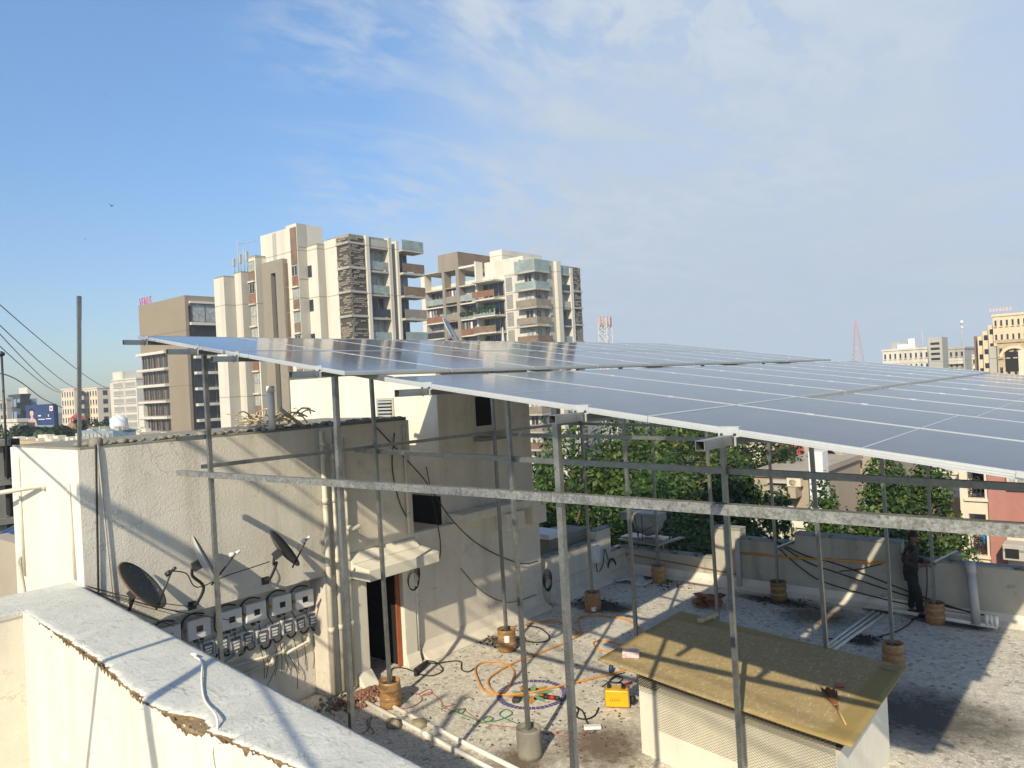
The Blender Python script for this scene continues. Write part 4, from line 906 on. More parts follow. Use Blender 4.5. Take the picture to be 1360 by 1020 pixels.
d3 = dish((378, 728), None, rad(11), rad(34), .31, (352, 771), 'dark edged satellite dish nearest the drain pipes', 'dish_dark')
for a, b, lab in (((114, 783), (315, 825), 'thin guy wire from the wall corner under the lowest dish'), ((114, 778), (255, 806), 'thin guy wire from the wall corner to the middle dish mount'), ((114, 780), (232, 832), 'thin guy wire from the wall corner to the coping')):
    A, B = at_x(*a, XW + .02), at_x(*b, XW + .1); mb = MB(); mb.tube(spline([A, (A + B) / 2 + V((.05, 0, -.04)), B], 5), .006); single('guy_wire', mb, 'steel_dark', lab, 'wire', A)
P = [d1[1], d1[1] + V((0, .2, -.08)), at_x(262, 780, -10.5), at_x(300, 765, -10.6), at_x(340, 752, -10.7), at_x(358, 746, XW + .03)]
mb = MB(); mb.tube(spline(P, 5), .008); single('dish_cable', mb, 'black', 'black cable strung from the lowest dish past the middle dish', 'cable', P[0])
# ------------------------------------------------------------------ things on the floor
def F(x, y, z=0): return at_z(x, y, z)
def floor_tube(name, px, r, m_, lab, cat, n=6, z=None):
    P = spline([F(x, y, r + .006) for x, y in px], n); mb = MB(); mb.tube(P, r, n=7); return single(name, mb, m_, lab, cat, P[0])
mb = MB()
c = F(707, 922, 0)
def ring_poly(c, r0, r1, z, n=48):
    for k in range(n):
        a, b = 2 * math.pi * k / n, 2 * math.pi * (k + .86) / n
        mb.poly([c + V((math.cos(a) * r0, math.sin(a) * r0, z)), c + V((math.cos(a) * r1, math.sin(a) * r1, z)), c + V((math.cos(b) * r1, math.sin(b) * r1, z)), c + V((math.cos(b) * r0, math.sin(b) * r0, z))])
fm = thing('floor_motif', 'round flower motif in violet, orange and green set in the floor', 'floor motif', c)
ring_poly(c, .50, .60, .004); mb.build('ring', 'paint_violet', fm)
for m_, off, ln in (('paint_orange', 0, .42), ('paint_green', rad(36), .40)):
    mb = MB()
    for k in range(5):
        a = off + k * rad(72) + .3; u = V((math.cos(a), math.sin(a), 0)); v = V((-u.y, u.x, 0))
        mb.poly([c + u * .05 + V((0, 0, .0045)), c + u * ln * .5 + v * .095 + V((0, 0, .0045)), c + u * ln + V((0, 0, .0045)), c + u * ln * .5 - v * .095 + V((0, 0, .0045))])
    mb.build('petal_set', m_, fm)
# hoses
floor_tube('hose', [(880, 900), (858, 884), (800, 898), (752, 909), (718, 917), (700, 920), (672, 923), (645, 918), (634, 900), (632, 886), (645, 879), (668, 880), (682, 890), (680, 905), (668, 920), (656, 919), (648, 905), (660, 893), (690, 877), (730, 862), (758, 850), (772, 840), (768, 828), (770, 820), (795, 817), (830, 822), (851, 835), (853, 846)], .017, 'orange_hose', 'long orange hose looped over the floor past the flower motif', 'hose')
floor_tube('hose', [(690, 832), (708, 827), (730, 824), (750, 828), (768, 840)], .015, 'orange_hose', 'short orange hose arc beside the wall footing', 'hose')
floor_tube('hose', [(812, 866), (795, 862), (788, 854), (797, 850), (815, 853), (834, 860)], .014, 'orange_hose', 'orange hose end curled left of the sheet corner', 'hose')
floor_tube('cable', [(700, 831), (717, 834), (729, 844), (727, 851), (712, 853), (698, 851)], .014, 'black', 'black cable curled in an open loop beside the wall footing', 'cable')
floor_tube('cable', [(519, 898), (521, 888), (535, 887), (548, 891), (560, 896), (575, 897), (588, 890), (580, 880), (566, 877)], .011, 'black', 'thin black cable looped at the tool by the doorway', 'cable')
floor_tube('cable', [(565, 879), (580, 881), (600, 878), (612, 879), (613, 889), (622, 892), (631, 887)], .011, 'black', 'black cable wriggling from the tool to the orange hose', 'cable')
floor_tube('cable', [(830, 893), (818, 897), (810, 904), (820, 907), (827, 901), (818, 899), (800, 912)], .010, 'black', 'black cable with a small loop behind the yellow machine', 'cable')
floor_tube('cable', [(795, 940), (790, 950), (778, 955), (766, 952), (768, 943), (764, 938), (774, 945), (779, 958), (784, 964)], .012, 'black', 'black mains cable tangled left of the yellow machine', 'cable')
floor_tube('wire', [(530, 942), (548, 938), (560, 930), (556, 922), (545, 920), (555, 922), (570, 915), (573, 921), (560, 924), (572, 920), (585, 930), (590, 938), (604, 935)], .006, 'red_wire', 'thin red wire curling right of the doorway footing', 'wire')
floor_tube('wire', [(590, 938), (600, 944), (610, 941), (618, 944), (632, 954), (650, 962), (690, 967), (740, 976), (770, 978), (780, 970), (775, 964)], .006, 'red_wire', 'thin red wire running past the bare concrete footing', 'wire')
floor_tube('wire', [(595, 948), (603, 944), (612, 948), (618, 941), (608, 945), (630, 955), (640, 960), (655, 955), (648, 951), (642, 957), (660, 957), (680, 948), (672, 942), (664, 950), (690, 962)], .008, 'green_wire', 'tangled green wire on the floor below the flower motif', 'wire')
floor_tube('wire', [(497, 972), (490, 962), (494, 953), (487, 957), (489, 968), (481, 974)], .006, 'black', 'curled black wire left of the white floor pipes', 'wire')
floor_tube('cable', [(1100, 848), (1140, 850), (1180, 842), (1203, 832), (1216, 820)], .012, 'black', 'black cable crossing the floor to the feet of the welder', 'cable')
# white pipes
for k, (a, b, lab) in enumerate((((476, 927), (720, 1058), 'nearer of two long white pipes lying on the floor'), ((490, 922), (745, 1052), 'farther of two long white pipes lying on the floor'))):
    A, B = F(*a, .03), F(*b, .03); mb = MB(); mb.tube([A, (A + B) / 2, B], .034, n=12); mb.tube([A.lerp(B, .42), A.lerp(B, .45)], .041, n=12); single('floor_pipe', mb, 'pvc_white', lab, 'pipe', A)
for px in ((523, 962), (557, 962)):
    A = F(*px, .03); mb = MB(); mb.blob(A, (.15, .11, .085), jit=.5, seed=px[0]); single('mortar_lump', mb, 'mortar', 'rough mortar lump holding down the %s white floor pipe' % ('nearer' if px[0] == 523 else 'farther'), 'mortar', A)
for k in range(3):
    A, B = F(1092 + k * 6, 862 + k * 1.5, .03), F(1160 + k * 7, 812 + k * 2, .03); mb = MB(); mb.tube([A, B], .028, n=10); single('floor_pipe', mb, 'pvc_white', ['left', 'middle', 'right'][k] + ' of three parallel white pipes running from the sheet to the welder', 'pipe', A)
A, B = F(1168, 808, .05), F(1325, 833, .05); mb = MB(); mb.tube([A, B], .04, n=10)
for k in range(3): q = A.lerp(B, .92 + .035 * k); mb.tube([q, q + V((0, 0, .22))], .04, n=10)
single('wall_pipe', mb, 'pvc_white', 'white pipe with three upturned ends along the far parapet foot', 'pipe', A)
A = F(1297, 829, .05); B = at_y(1288, 746, 17.15); mb = MB(); mb.tube([A, B], .085, n=16); mb.tube([B - (B - A).normalized() * .22, B], .097, n=16); single('grey_pipe', mb, 'pvc_grey', 'thick grey pipe leaning on the far parapet right of the welder', 'pipe', A)
A = F(976, 782, .05); A = V((A.x, 17.2, .05)); mb = MB(); mb.tube([A, A + V((0, 0, 1.15))], .06, n=14); single('grey_pipe', mb, 'pvc_grey', 'pale grey pipe standing against the pier of the far parapet', 'pipe', A)
# welding machine
c = F(816, 940, 0); c.y += .08; r = thing('welding_machine', 'yellow welding machine with a black carry handle', 'welding machine', c); ca = rad(28)
mx = Matrix.Translation(c) @ Matrix.Rotation(ca, 4, 'Z') @ Matrix.Scale(1.16, 4)
mb = MB(); mb.box((-.15, -.10, .02), (.17, .10, .25), mx=mx); mb.build('case', 'yellow', r, bevel=.02)
mb = MB(); mb.box((-.158, -.095, .025), (-.1505, .095, .245), mx=mx); mb.box((.1705, -.095, .025), (.178, .095, .245), mx=mx); mb.build('end_panel', 'mortar', r)
mb = MB(); mb.lathe([(.06, 0), (.06, .004), (.0, .006)], n=20, mx=mx @ Matrix.Translation((-.159, -.0, .14)) @ Matrix.Rotation(rad(-90), 4, 'Y')); mb.build('fan_grille', 'rust', r)
mb = MB(); mb.tube([mx @ V(p) for p in ((-.10, 0, .25), (-.10, 0, .30), (-.07, 0, .32), (.07, 0, .32), (.10, 0, .30), (.10, 0, .25))], .014, n=8); mb.box((-.125, -.03, .25), (-.07, .03, .285), mx=mx); mb.box((.07, -.03, .25), (.125, .03, .285), mx=mx); mb.build('handle', 'black', r)
mb = MB()
for u, w_, z in ((-.08, .02, .12), (-.05, .022, .125), (-.02, .02, .13), (.01, .02, .13), (.04, .016, .135)): mb.box((u, -.1025, z - .018), (u + w_ * .3, -.1002, z + .018), mx=mx); mb.box((u, -.1025, z - .018), (u + w_, -.1002, z - .011), mx=mx)
mb.build('lettering', 'redtool', r)
mb = MB(); mb.blob(mx @ V((.22, .02, .09)), (.05, .06, .07), jit=.3); mb.build('cable_plug', 'black', r)
# tools
A, B = F(722, 925, .05), F(742, 927, .05); r = thing('angle_grinder', 'red and black angle grinder lying on the flower motif', 'angle grinder', A)
d = (B - A); mb = MB(); mb.tube([A, A + d * .35], .036, n=10); mb.build('grip', 'black', r)
mb = MB(); mb.tube([A + d * .36, A + d * .75], .034, n=10); mb.build('body', 'redtool', r)
mb = MB(); mb.tube([A + d * .76, A + d * 1.05], .03, n=10); mb.lathe([(.06, -.004), (.06, .004), (0, .004)], A + d * 1.0 + V((0, 0, -.02)), 16); mb.build('head', 'steel_dark', r)
A, B = F(550, 893, .06), F(567, 880, .06); r = thing('power_drill', 'black power tool lying at the foot of the pipe by the doorway', 'power tool', A); d = B - A
mb = MB(); mb.tube([A + d * .15, A + d * .6, B], .06, r2=.045, n=10); mb.build('body', 'black', r); mb = MB(); mb.tube([A + d * .2, A + d * .2 + V((.10, -.12, -.02))], .035, n=8); mb.build('grip', 'black', r)
A = F(686, 932, .0); mb = MB(); mb.box((A.x - .06, A.y - .06, .005), (A.x + .06, A.y + .06, .07), rz=.4); single('dark_tin', mb, 'steel_dark', 'small dark tin on the rim of the flower motif', 'tin', A, bevel=.008)
A = F(787, 966, .03); mb = MB(); mb.box((A.x - .13, A.y - .05, .01), (A.x + .13, A.y + .05, .06), rz=.7); single('extension_socket', mb, 'bill_white', 'white extension socket block below the yellow machine', 'socket block', A, bevel=.01)
A = F(812, 893, 0); mb = MB(); mb.lathe([(.04, 0), (.045, .03), (.04, .12), (.02, .14), (0, .145)], A, 14); single('blue_can', mb, 'bill_blue', 'small dark blue can behind the yellow machine', 'can', A)
A, B = F(825, 911, .03), F(839, 906, .03); mb = MB(); mb.tube([A, B], .022, n=8); single('electrode_holder', mb, 'redtool', 'dark red rod beside the mesh clad box corner', 'rod', A)
A = F(944, 806, 0); mb = MB()
for i in range(26):
    s = rnd.uniform(.09, .2); p = A + V((rnd.gauss(-.1, .16), rnd.gauss(.05, .13), rnd.uniform(.02, .24))); q = Matrix.Rotation(rnd.uniform(0, 6), 3, 'Z') @ Matrix.Rotation(rnd.uniform(-.9, .9), 3, 'X')
    vs = [p + q @ V(k) * s for k in ((-1, -.5, 0), (0, -.6, .25), (1, -.3, 0), (.9, .5, .1), (0, .6, -.2), (-.9, .4, .15))]; mb.poly(vs)
single('dry_leaves', mb, 'rust', 'crumpled rusty brown wrapping at the foot of a post beyond the sheet', 'scrap heap', A)
A = F(838, 772, 0); mb = MB(); n = 14
g_ = [[mb.b.verts.new((A.x - .55 + 1.1 * i / n, A.y - .3 + .6 * j / n + .1 * math.sin(i), .035 + .03 * noise.noise(V((i * .5, j * .5, 2))) + (.05 if 3 < i < 11 else 0))) for j in range(n + 1)] for i in range(n + 1)]
for i in range(n):
    for j in range(n): mb.b.faces.new((g_[i][j], g_[i + 1][j], g_[i + 1][j + 1], g_[i][j + 1])).smooth = True
o = single('cement_sack', mb, 'sack', 'flattened white cement sack near the far corner footing', 'sack', A); o.modifiers.new('thick', 'SOLIDIFY').thickness = .015
mb = MB()
for i in range(260):
    x, y = F(rnd.uniform(560, 840), rnd.uniform(830, 1010), 0).xy
    s = rnd.uniform(.006, .02); mb.blob((x, y, s * .4), (s * 1.3, s, s * .6), sub=1, jit=.8, seed=i)
single('floor_crumbs', mb, 'soil', 'scattered dark crumbs over the sunlit floor round the hose', 'crumbs', (-7, 9, 0), kind='stuff')
# fixtures on the side walls
P = at_x(790, 735, -10.9); r = thing('meter_box', 'white meter box with a looped cable on the raised side wall', 'meter box', P)
mb = MB(); mb.box((-10.948, P.y - .13, P.z - .22), (-10.82, P.y + .13, P.z + .2)); mb.build('case', 'bill_white', r, bevel=.02)
mb = MB(); mb.tube(spline([P + V((.02, 0, -.22)), P + V((.0, .1, -.5)), P + V((.0, .35, -.35)), P + V((0, .45, .02)), P + V((0, .6, -.3))], 6), .012); q = P + V((.0, .75, -.55))
for s in (.2, .18): mb.tube([q + V((0, s * math.cos(t), s * 1.3 * math.sin(t))) for t in [i * .3 for i in range(22)]], .014)
mb.build('cable', 'black', r)
# corner clutter: old cooler body on a frame
P = at_y(848, 700, 17.0); r = thing('air_cooler', 'old pale cooler body tied on a frame in the far left corner', 'cooler', (P.x, 17.6, 1.1))
mb = MB(); mb.blob((P.x, 17.55, P.z), (.42, .35, .30), jit=.2, sub=3); mb.box((P.x - .75, 17.3, P.z + .08), (P.x + .4, 17.8, P.z + .30)); mb.build('body', 'chrome', r, bevel=.03)
mb = MB(); mb.box((P.x - .7, 17.2, P.z - .42), (P.x + .55, 17.75, P.z - .34)); mb.bar((P.x - .6, 17.5, .66), (P.x - .6, 17.5, P.z - .43), .05, .05); mb.bar((P.x + .4, 17.5, .66), (P.x + .4, 17.5, P.z - .43), .05, .05); mb.build('frame', 'galv', r)
mb = MB(); mb.tube([P + V((.1, .0, .3)), P + V((.12, -.02, 0)), P + V((.1, .0, -.34))], .012); mb.tube([P + V((-.3, .3, .25)), P + V((-.1, .1, -.2)), P + V((.4, .2, .05))], .01); mb.build('strap', 'black', r)
P = at_x(716, 700, -12.2); r = thing('cooling_unit', 'dark rooftop unit with a white slab beyond the stair tower corner', 'unit', (P.x, P.y + 1, 1))
mb = MB(); mb.box((-12.2, y3 + .9, .3), (-11.3, y3 + 2.6, 1.35)); mb.build('case', 'concrete', r); mb = MB(); mb.box((-12.3, y3 + .8, 1.36), (-11.25, y3 + 1.5, 1.48)); mb.build('slab', 'bill_white', r)
# cables slung on the far parapet
for k, (a, mid, b, lab) in enumerate((((1028, 722), (1100, 775), (1290, 816), 'lower'), ((1028, 718), (1110, 760), (1330, 822), 'middle'), ((1010, 708), (1120, 752), (1360, 834), 'upper'))):
    P = [at_y(*q, YP - .04) for q in (a, ((a[0] + mid[0]) / 2, (a[1] + mid[1]) / 2 + 6), mid, ((b[0] + mid[0]) / 2, (b[1] + mid[1]) / 2 + 5), b)]
    mb = MB(); mb.tube(spline(P, 6), .014); single('wall_cable', mb, 'black', lab + ' black cable sagging across the far parapet behind the welder', 'cable', P[0])
A, B = at_y(965, 733, YP - .03), at_y(1178, 748, YP - .03); mb = MB(); mb.tube([A, (A + B) / 2 + V((0, 0, -.02)), B], .03, n=10); single('orange_pipe', mb, 'orange_hose', 'orange yellow conduit along the far parapet left of the welder', 'conduit', A)
P = [at_y(1175, 748, YP - .04), at_y(1145, 755, YP - .04), at_y(1115, 759, YP - .04)]; mb = MB(); mb.tube(spline(P, 5), .01); single('wall_cable', mb, 'black', 'short black cable from the orange conduit end', 'cable', P[0])
A, B = at_y(1270, 742, YP + .08), at_y(1282, 745, YP + .08); mb = MB(); mb.blob((A.x, YP + .1, 1.2), (.14, .1, .09), jit=.5); single('stone_lump', mb, 'far_grey', 'grey plaster lump on the parapet left of the thick grey pipe', 'stone', (A.x, YP + .1, 1.14))

# ------------------------------------------------------------------ the welder
def skin(name, verts, edges, root, m_, parent, sub=2):
    me = bpy.data.meshes.new(name); o0 = V(parent['_o']); me.from_pydata([V(v[:3]) - o0 for v in verts], edges, [])
    o = bpy.data.objects.new(name, me); COL.objects.link(o); o.parent = parent; me.materials.append(M[m_]); md = o.modifiers.new('skin', 'SKIN'); md.use_smooth_shade = True
    for i, v in enumerate(verts): rr = v[3]; me.skin_vertices[0].data[i].radius = rr if isinstance(rr, tuple) else (rr, rr); me.skin_vertices[0].data[i].use_root = (i == root)
    sb = o.modifiers.new('sub', 'SUBSURF'); sb.levels = sb.render_levels = sub; return o
c = F(1213, 817, 0); per = thing('person', 'dark clothed worker standing at the far parapet, welding a bracket with both arms forward', 'person', c)
hd = V((.95, .12, 0)).normalized(); sdv = V((-hd.y, hd.x, 0))          # facing, left
def B_(f, l, z): return tuple(c + hd * f + sdv * l + V((0, 0, z)))
def bv(f, l, z, r): return (*B_(f, l, z), r)
vs = [bv(0, 0, .93, (.115, .145)), bv(.0, 0, 1.08, (.105, .14)), bv(.01, 0, 1.25, (.115, .165)), bv(.03, 0, 1.39, (.085, .13)), bv(.05, 0, 1.47, .052), bv(.07, 0, 1.53, .055), bv(.085, 0, 1.60, (.098, .078)), bv(.075, 0, 1.68, (.085, .07)),
      bv(.02, .19, 1.39, .05), bv(.02, .24, 1.15, .04), bv(.24, .16, 1.07, .032), bv(.34, .12, 1.10, (.04, .022)),
      bv(.02, -.19, 1.39, .05), bv(-.10, -.27, 1.17, .04), bv(.16, -.20, 1.05, .032), bv(.27, -.15, 1.09, (.04, .022)),
      bv(-.02, .09, .86, .085), bv(.0, .10, .48, .055), bv(-.05, .10, .09, .04), bv(.09, .11, .035, (.04, .03)),
      bv(.0, -.09, .86, .085), bv(.12, -.10, .49, .055), bv(.14, -.10, .09, .04), bv(.27, -.11, .035, (.04, .03)),
      bv(.175, 0, 1.585, .014), bv(.06, .085, 1.595, .016), bv(.06, -.085, 1.595, .016)]
es = [(0, 1), (1, 2), (2, 3), (3, 4), (4, 5), (5, 6), (6, 7), (3, 8), (8, 9), (9, 10), (10, 11), (3, 12), (12, 13), (13, 14), (14, 15), (0, 16), (16, 17), (17, 18), (18, 19), (0, 20), (20, 21), (21, 22), (22, 23), (6, 24), (6, 25), (6, 26)]
for hand, s in ((11, 1), (15, -1)):
    hp = vs[hand]; f0 = (V(hp[:3]) - c).dot(hd); l0 = (V(hp[:3]) - c).dot(sdv); z0_ = hp[2]
    for k, (dl, ln) in enumerate(((.030, .085), (.010, .095), (-.010, .09), (-.028, .07))):
        i = len(vs); vs += [bv(f0 + .045, l0 + dl, z0_ + .01, .0095), bv(f0 + .045 + ln * .5, l0 + dl, z0_ + .004, .009), bv(f0 + .045 + ln * .72, l0 + dl * .9, z0_ - .03 - .004 * k, .008)]; es += [(hand, i), (i, i + 1), (i + 1, i + 2)]
    i = len(vs); vs += [bv(f0 + .01, l0 - s * .045, z0_ + .0, .011), bv(f0 + .05, l0 - s * .05, z0_ - .02, .009)]; es += [(hand, i), (i, i + 1)]
skin('body', vs, es, 0, 'skin', per)
sv = [bv(0, 0, .80, (.155, .20)), bv(.0, 0, 1.05, (.145, .19)), bv(.0, 0, 1.26, (.155, .215)), bv(.02, 0, 1.40, (.115, .17)), bv(.045, 0, 1.475, .078), bv(.02, .20, 1.385, .095), bv(.02, .245, 1.15, .08), bv(.24, .17, 1.075, .06), bv(.02, -.20, 1.385, .095), bv(-.10, -.275, 1.17, .08), bv(.16, -.205, 1.055, .06)]
skin('shirt', sv, [(0, 1), (1, 2), (2, 3), (3, 4), (3, 5), (5, 6), (6, 7), (3, 8), (8, 9), (9, 10)], 0, 'cloth_dark', per)
tv = [bv(0, 0, .93, (.13, .165)), bv(-.02, .095, .84, .105), bv(.0, .105, .48, .082), bv(-.05, .105, .10, .066), bv(.0, -.095, .84, .105), bv(.12, -.105, .49, .082), bv(.14, -.105, .10, .066)]
skin('trousers', tv, [(0, 1), (1, 2), (2, 3), (0, 4), (4, 5), (5, 6)], 0, 'cloth_black', per)
for fs, l, lab in ((-.05, .105, 0), (.14, -.105, 1)):
    mb = MB(); mb.blob(c + hd * (fs + .06) + sdv * l + V((0, 0, .045)), (.14, .055, .045), jit=.1); mb.build('shoe', 'black', per)
mb = MB(); p = c + hd * .068 + V((0, 0, 1.668)); mb.blob(p, (.105, .092, .085), jit=.12, sub=3); mb.blob(p + hd * -.05 + V((0, 0, -.05)), (.06, .08, .07), jit=.1); mb.build('hair', 'hair', per)
mb = MB()
for s in (-1, 1): mb.blob(c + hd * .172 + sdv * (.03 * s) + V((0, 0, 1.612)), .009, sub=1, jit=0)
mb.build('eyes', 'bill_white', per); mb = MB(); mb.blob(c + hd * .168 + V((0, 0, 1.545)), (.008, .022, .006), sub=1, jit=0); mb.build('mouth', 'rust', per)
P = c + hd * .1 + V((0, 0, 1.0))
mb = MB(); mb.tube(spline([c + hd * .30 + sdv * -.12 + V((0, 0, 1.08)), c + hd * .28 + sdv * -.1 + V((0, 0, .6)), c + hd * .2 + V((0, -.1, .1)), c + hd * .05 + V((0, -.4, .02))], 7), .012); single('weld_cable', mb, 'black', 'black welding cable hanging from the hands of the worker', 'cable', c)
# welding smoke: a small wisp
mb = MB(); a = at_y(1252, 735, 17.4); mb.tube(spline([a, a + V((.02, .05, .2)), a + V((-.05, .05, .42)), a + V((.02, .1, .68)), a + V((-.05, .1, .95))], 5), .03, r2=.12, n=12)
sm = bpy.data.materials.new('welding_smoke'); sm.use_nodes = True; t = sm.node_tree; t.nodes.remove(t.nodes['Principled BSDF'])
pv = N(t, 'ShaderNodeVolumePrincipled'); pv.inputs['Color'].default_value = (.75, .85, 1, 1); L(t, ramp(t, tex(t, scale=6, detail=4), [(.48, 0), (.72, 2.2)]), pv.inputs['Density']); L(t, pv.outputs[0], t.nodes['Material Output'].inputs['Volume'])
single('smoke', mb, sm, 'thin bluish wisp of welding smoke above the pale bracket', 'smoke', a, kind='stuff')
# ------------------------------------------------------------------ trees
def tree(x, y, ctop, rx, rz, label, m_='leaf', n=5200, ls=.2, seed=0, zg=ZG, group=None, name='tree', lobes=15):
    R_ = random.Random(seed); lobes = int(lobes * 1.5); r = thing(name, label, 'tree', (x, y, zg), group); cz = ctop - rz
    trunk_top = V((x + R_.uniform(-.4, .4), y + R_.uniform(-.4, .4), cz - rz * .2))
    mb = MB(); mb.tube(spline([(x, y, zg - .1), (x + .1, y, zg + (cz - zg) * .4), trunk_top], 4), .28, r2=.16, n=9)
    cs = []
    for i in range(lobes):
        while 1:
            p = V((R_.uniform(-1, 1), R_.uniform(-1, 1), R_.uniform(-1, 1)))
            if .25 < p.length < .92: break
        c = V((x + p.x * rx, y + p.y * rx, cz + p.z * rz)); k = R_.uniform(.2, .4); cs.append((c, k))
        if i < 11: mb.tube(spline([trunk_top - V((0, 0, R_.uniform(0, 1.2))), (trunk_top + c) / 2 + V((0, 0, R_.uniform(-.3, .5))), c], 3), .085, r2=.02, n=6)
    mb.build('trunk', 'bark', r)
    mb = MB(); b = mb.b
    n = int(n * 1.35); ls *= .82
    for i in range(n):
        c, k = cs[R_.randrange(lobes)]
        d = V((R_.gauss(0, 1), R_.gauss(0, 1), R_.gauss(0, 1))).normalized(); q = c + V((d.x * rx, d.y * rx, d.z * rz)) * (k * (R_.random() ** .33) * (1 + .3 * noise.noise(d * 2 + c)))
        nrm = (d + V((R_.gauss(0, .6), R_.gauss(0, .6), R_.gauss(.5, .6)))).normalized(); u = nrm.cross(V((R_.gauss(0, 1), R_.gauss(0, 1), R_.gauss(0, 1)))).normalized(); v = nrm.cross(u)
        s = ls * R_.uniform(.6, 1.3); u *= s; v *= s * .55
        b.faces.new([b.verts.new(q + w_) for w_ in (-u, -u * .1 + v - nrm * s * .1, u - nrm * s * .25, -u * .1 - v - nrm * s * .1)])
    o = mb.build('crown', m_, r); return r
def tr(px, d, rx, rz, label, **k):
    P = at_d(*px, d); return tree(P.x, P.y, P.z, rx, rz, label, **k)
G = 'trees beyond the terrace'
tr((735, 585), 27, 2.6, 5.0, 'leafy green tree hugging the right side of the stair tower', seed=1, group=G, n=9000, ls=.15)
tr((800, 560), 34, 4.2, 5.6, 'broad green tree right of the near middle post', seed=2, group=G, n=13000, ls=.17, lobes=22)
tr((872, 548), 40, 4.6, 5.2, 'yellow tinged crown highest under the front array', m_='leaf_yellow', seed=3, group=G, n=11000, ls=.17, lobes=20)
tr((955, 552), 44, 4.8, 5.8, 'dark crown left of the small cream house', m_='leaf_dark', seed=4, group=G, n=11000, ls=.18, lobes=20)
tr((925, 600), 30, 3.6, 4.6, 'dense green tree behind the black railing', seed=5, group=G, n=11000, ls=.15, lobes=20)
tr((840, 625), 25, 2.9, 3.6, 'lower green tree behind the old cooler corner', seed=6, group=G, n=9000, ls=.13, lobes=18)
tr((985, 620), 28, 2.2, 3.4, 'dark green tree left of the flat beige house', m_='leaf_dark', seed=7, group=G, n=7000, ls=.14)
tr((1052, 582), 62, 3.4, 4.2, 'round dark tree by the red roof', m_='leaf_dark', seed=8, group=G, n=5000, ls=.22)
tr((1112, 628), 30, 1.9, 4.4, 'drooping green tree right of the white dotted pillar', seed=9, group=G, n=7500, ls=.14)
tr((1163, 598), 31, 2.0, 5.4, 'tall drooping green tree behind the corner post', seed=10, group=G, n=9000, ls=.14)
tr((1205, 606), 33, 2.3, 5.0, 'full green tree right of centre before the brown roof', seed=11, group=G, n=9500, ls=.14)
tr((1215, 690), 25, 1.9, 2.8, 'low shaded bush behind the head of the welder', m_='leaf_dark', seed=12, group=G, n=6500, ls=.12)
tr((1130, 690), 26, 2.4, 3.0, 'low green bush over the cracked parapet', m_='leaf_yellow', seed=13, group=G, n=7000, ls=.12)
tr((775, 555), 60, 4.5, 5.5, 'shaded tree before the tan balconies', m_='leaf_dark', seed=14, group=G, n=6000, ls=.24)
tr((900, 545), 70, 6, 7, 'distant tree crown behind the yellow tinged one', seed=15, group=G, n=6000, ls=.28)
tr((1000, 600), 52, 2.6, 3.6, 'shrubby tree before the cream house', m_='leaf', seed=16, group=G, n=4500, ls=.2)
# palm between the beige house and the trees
P = at_d(990, 655, 33); r = thing('palm', 'feathery palm at the left corner of the flat beige house', 'palm', (P.x, P.y, ZG)); mb = MB(); mb.tube([(P.x, P.y, ZG), (P.x, P.y, P.z - .4)], .16, r2=.12, n=8); mb.build('trunk', 'bark', r)
mb = MB()
for k in range(22):
    a = k * 2.4; el = rnd.uniform(.1, 1.0); pr = None
    for i in range(9):
        t = i / 8 * 2.2; q = V((P.x, P.y, P.z - .3)) + V((math.cos(a) * t * math.cos(el), math.sin(a) * t * math.cos(el), t * math.sin(el) - .38 * t * t))
        if pr is not None:
            dd = (q - pr).normalized(); sdd = dd.cross(V((0, 0, 1))).normalized()
            for s in (-1, 1):
                for e in (0, .5): p_ = pr.lerp(q, e); mb.poly([p_, p_ + dd * .12 + sdd * s * .5 - V((0, 0, .18)), p_ + dd * .07])
        pr = q
mb.build('fronds', 'leaf_yellow', r)
for k, (px, d, rx, rz, lb) in enumerate((((30, 566), 95, 5, 3.0, 'low tree at the far left under the billboard'), ((60, 566), 90, 5, 2.6, 'dark tree directly below the billboard'), ((112, 558), 100, 3.5, 3.2, 'dark tree right of the red roofed house'), ((135, 556), 110, 6, 4.0, 'tree before the twin beige towers'), ((160, 566), 100, 5, 3, 'tree before the white striped office'))):
    tr(px, d, rx, rz, lb, m_='leaf_dark', seed=30 + k, n=2600, ls=.4, group='far trees on the left', lobes=16)

# ------------------------------------------------------------------ building helpers
def part(bd, name, m_, fn, **k): mb = MB(); fn(mb); return mb.build(name, m_, bd, **k)
def bx_(bd, name, m_, lo, hi): mb = MB(); lo, hi = V(lo), V(hi); mb.box((min(lo.x, hi.x), min(lo.y, hi.y), min(lo.z, hi.z)), (max(lo.x, hi.x), max(lo.y, hi.y), max(lo.z, hi.z))); return mb.build(name, m_, bd)
def slats(bd, face, a0, a1, pos, z0, z1, pitch, ln, m_='far_slat'):
    """staggered stone slats proud of a dark backing. face 'x': on plane x=pos spanning y a0..a1, 'y': on plane y=pos spanning x"""
    mb = MB(); n = max(1, int((z1 - z0) / pitch)); ph = (z1 - z0) / n
    for k in range(n):
        t = a0 - rnd.uniform(0, ln)
        while t < a1:
            l = ln * rnd.uniform(.8, 1.6); u, v = max(a0, t), min(a1, t + l); dp = rnd.choice((.10, .14, .18, .24))
            if v - u > .1:
                if face == 'x': mb.box((pos - .3, u, z0 + k * ph), (pos + dp - .15, v, z0 + k * ph + ph * .8))
                else: mb.box((u, pos - dp + .15, z0 + k * ph), (v, pos + .3, z0 + k * ph + ph * .8))
            t += l + ln * rnd.uniform(.06, .28)
    return mb.build('slat_screen', m_, bd)
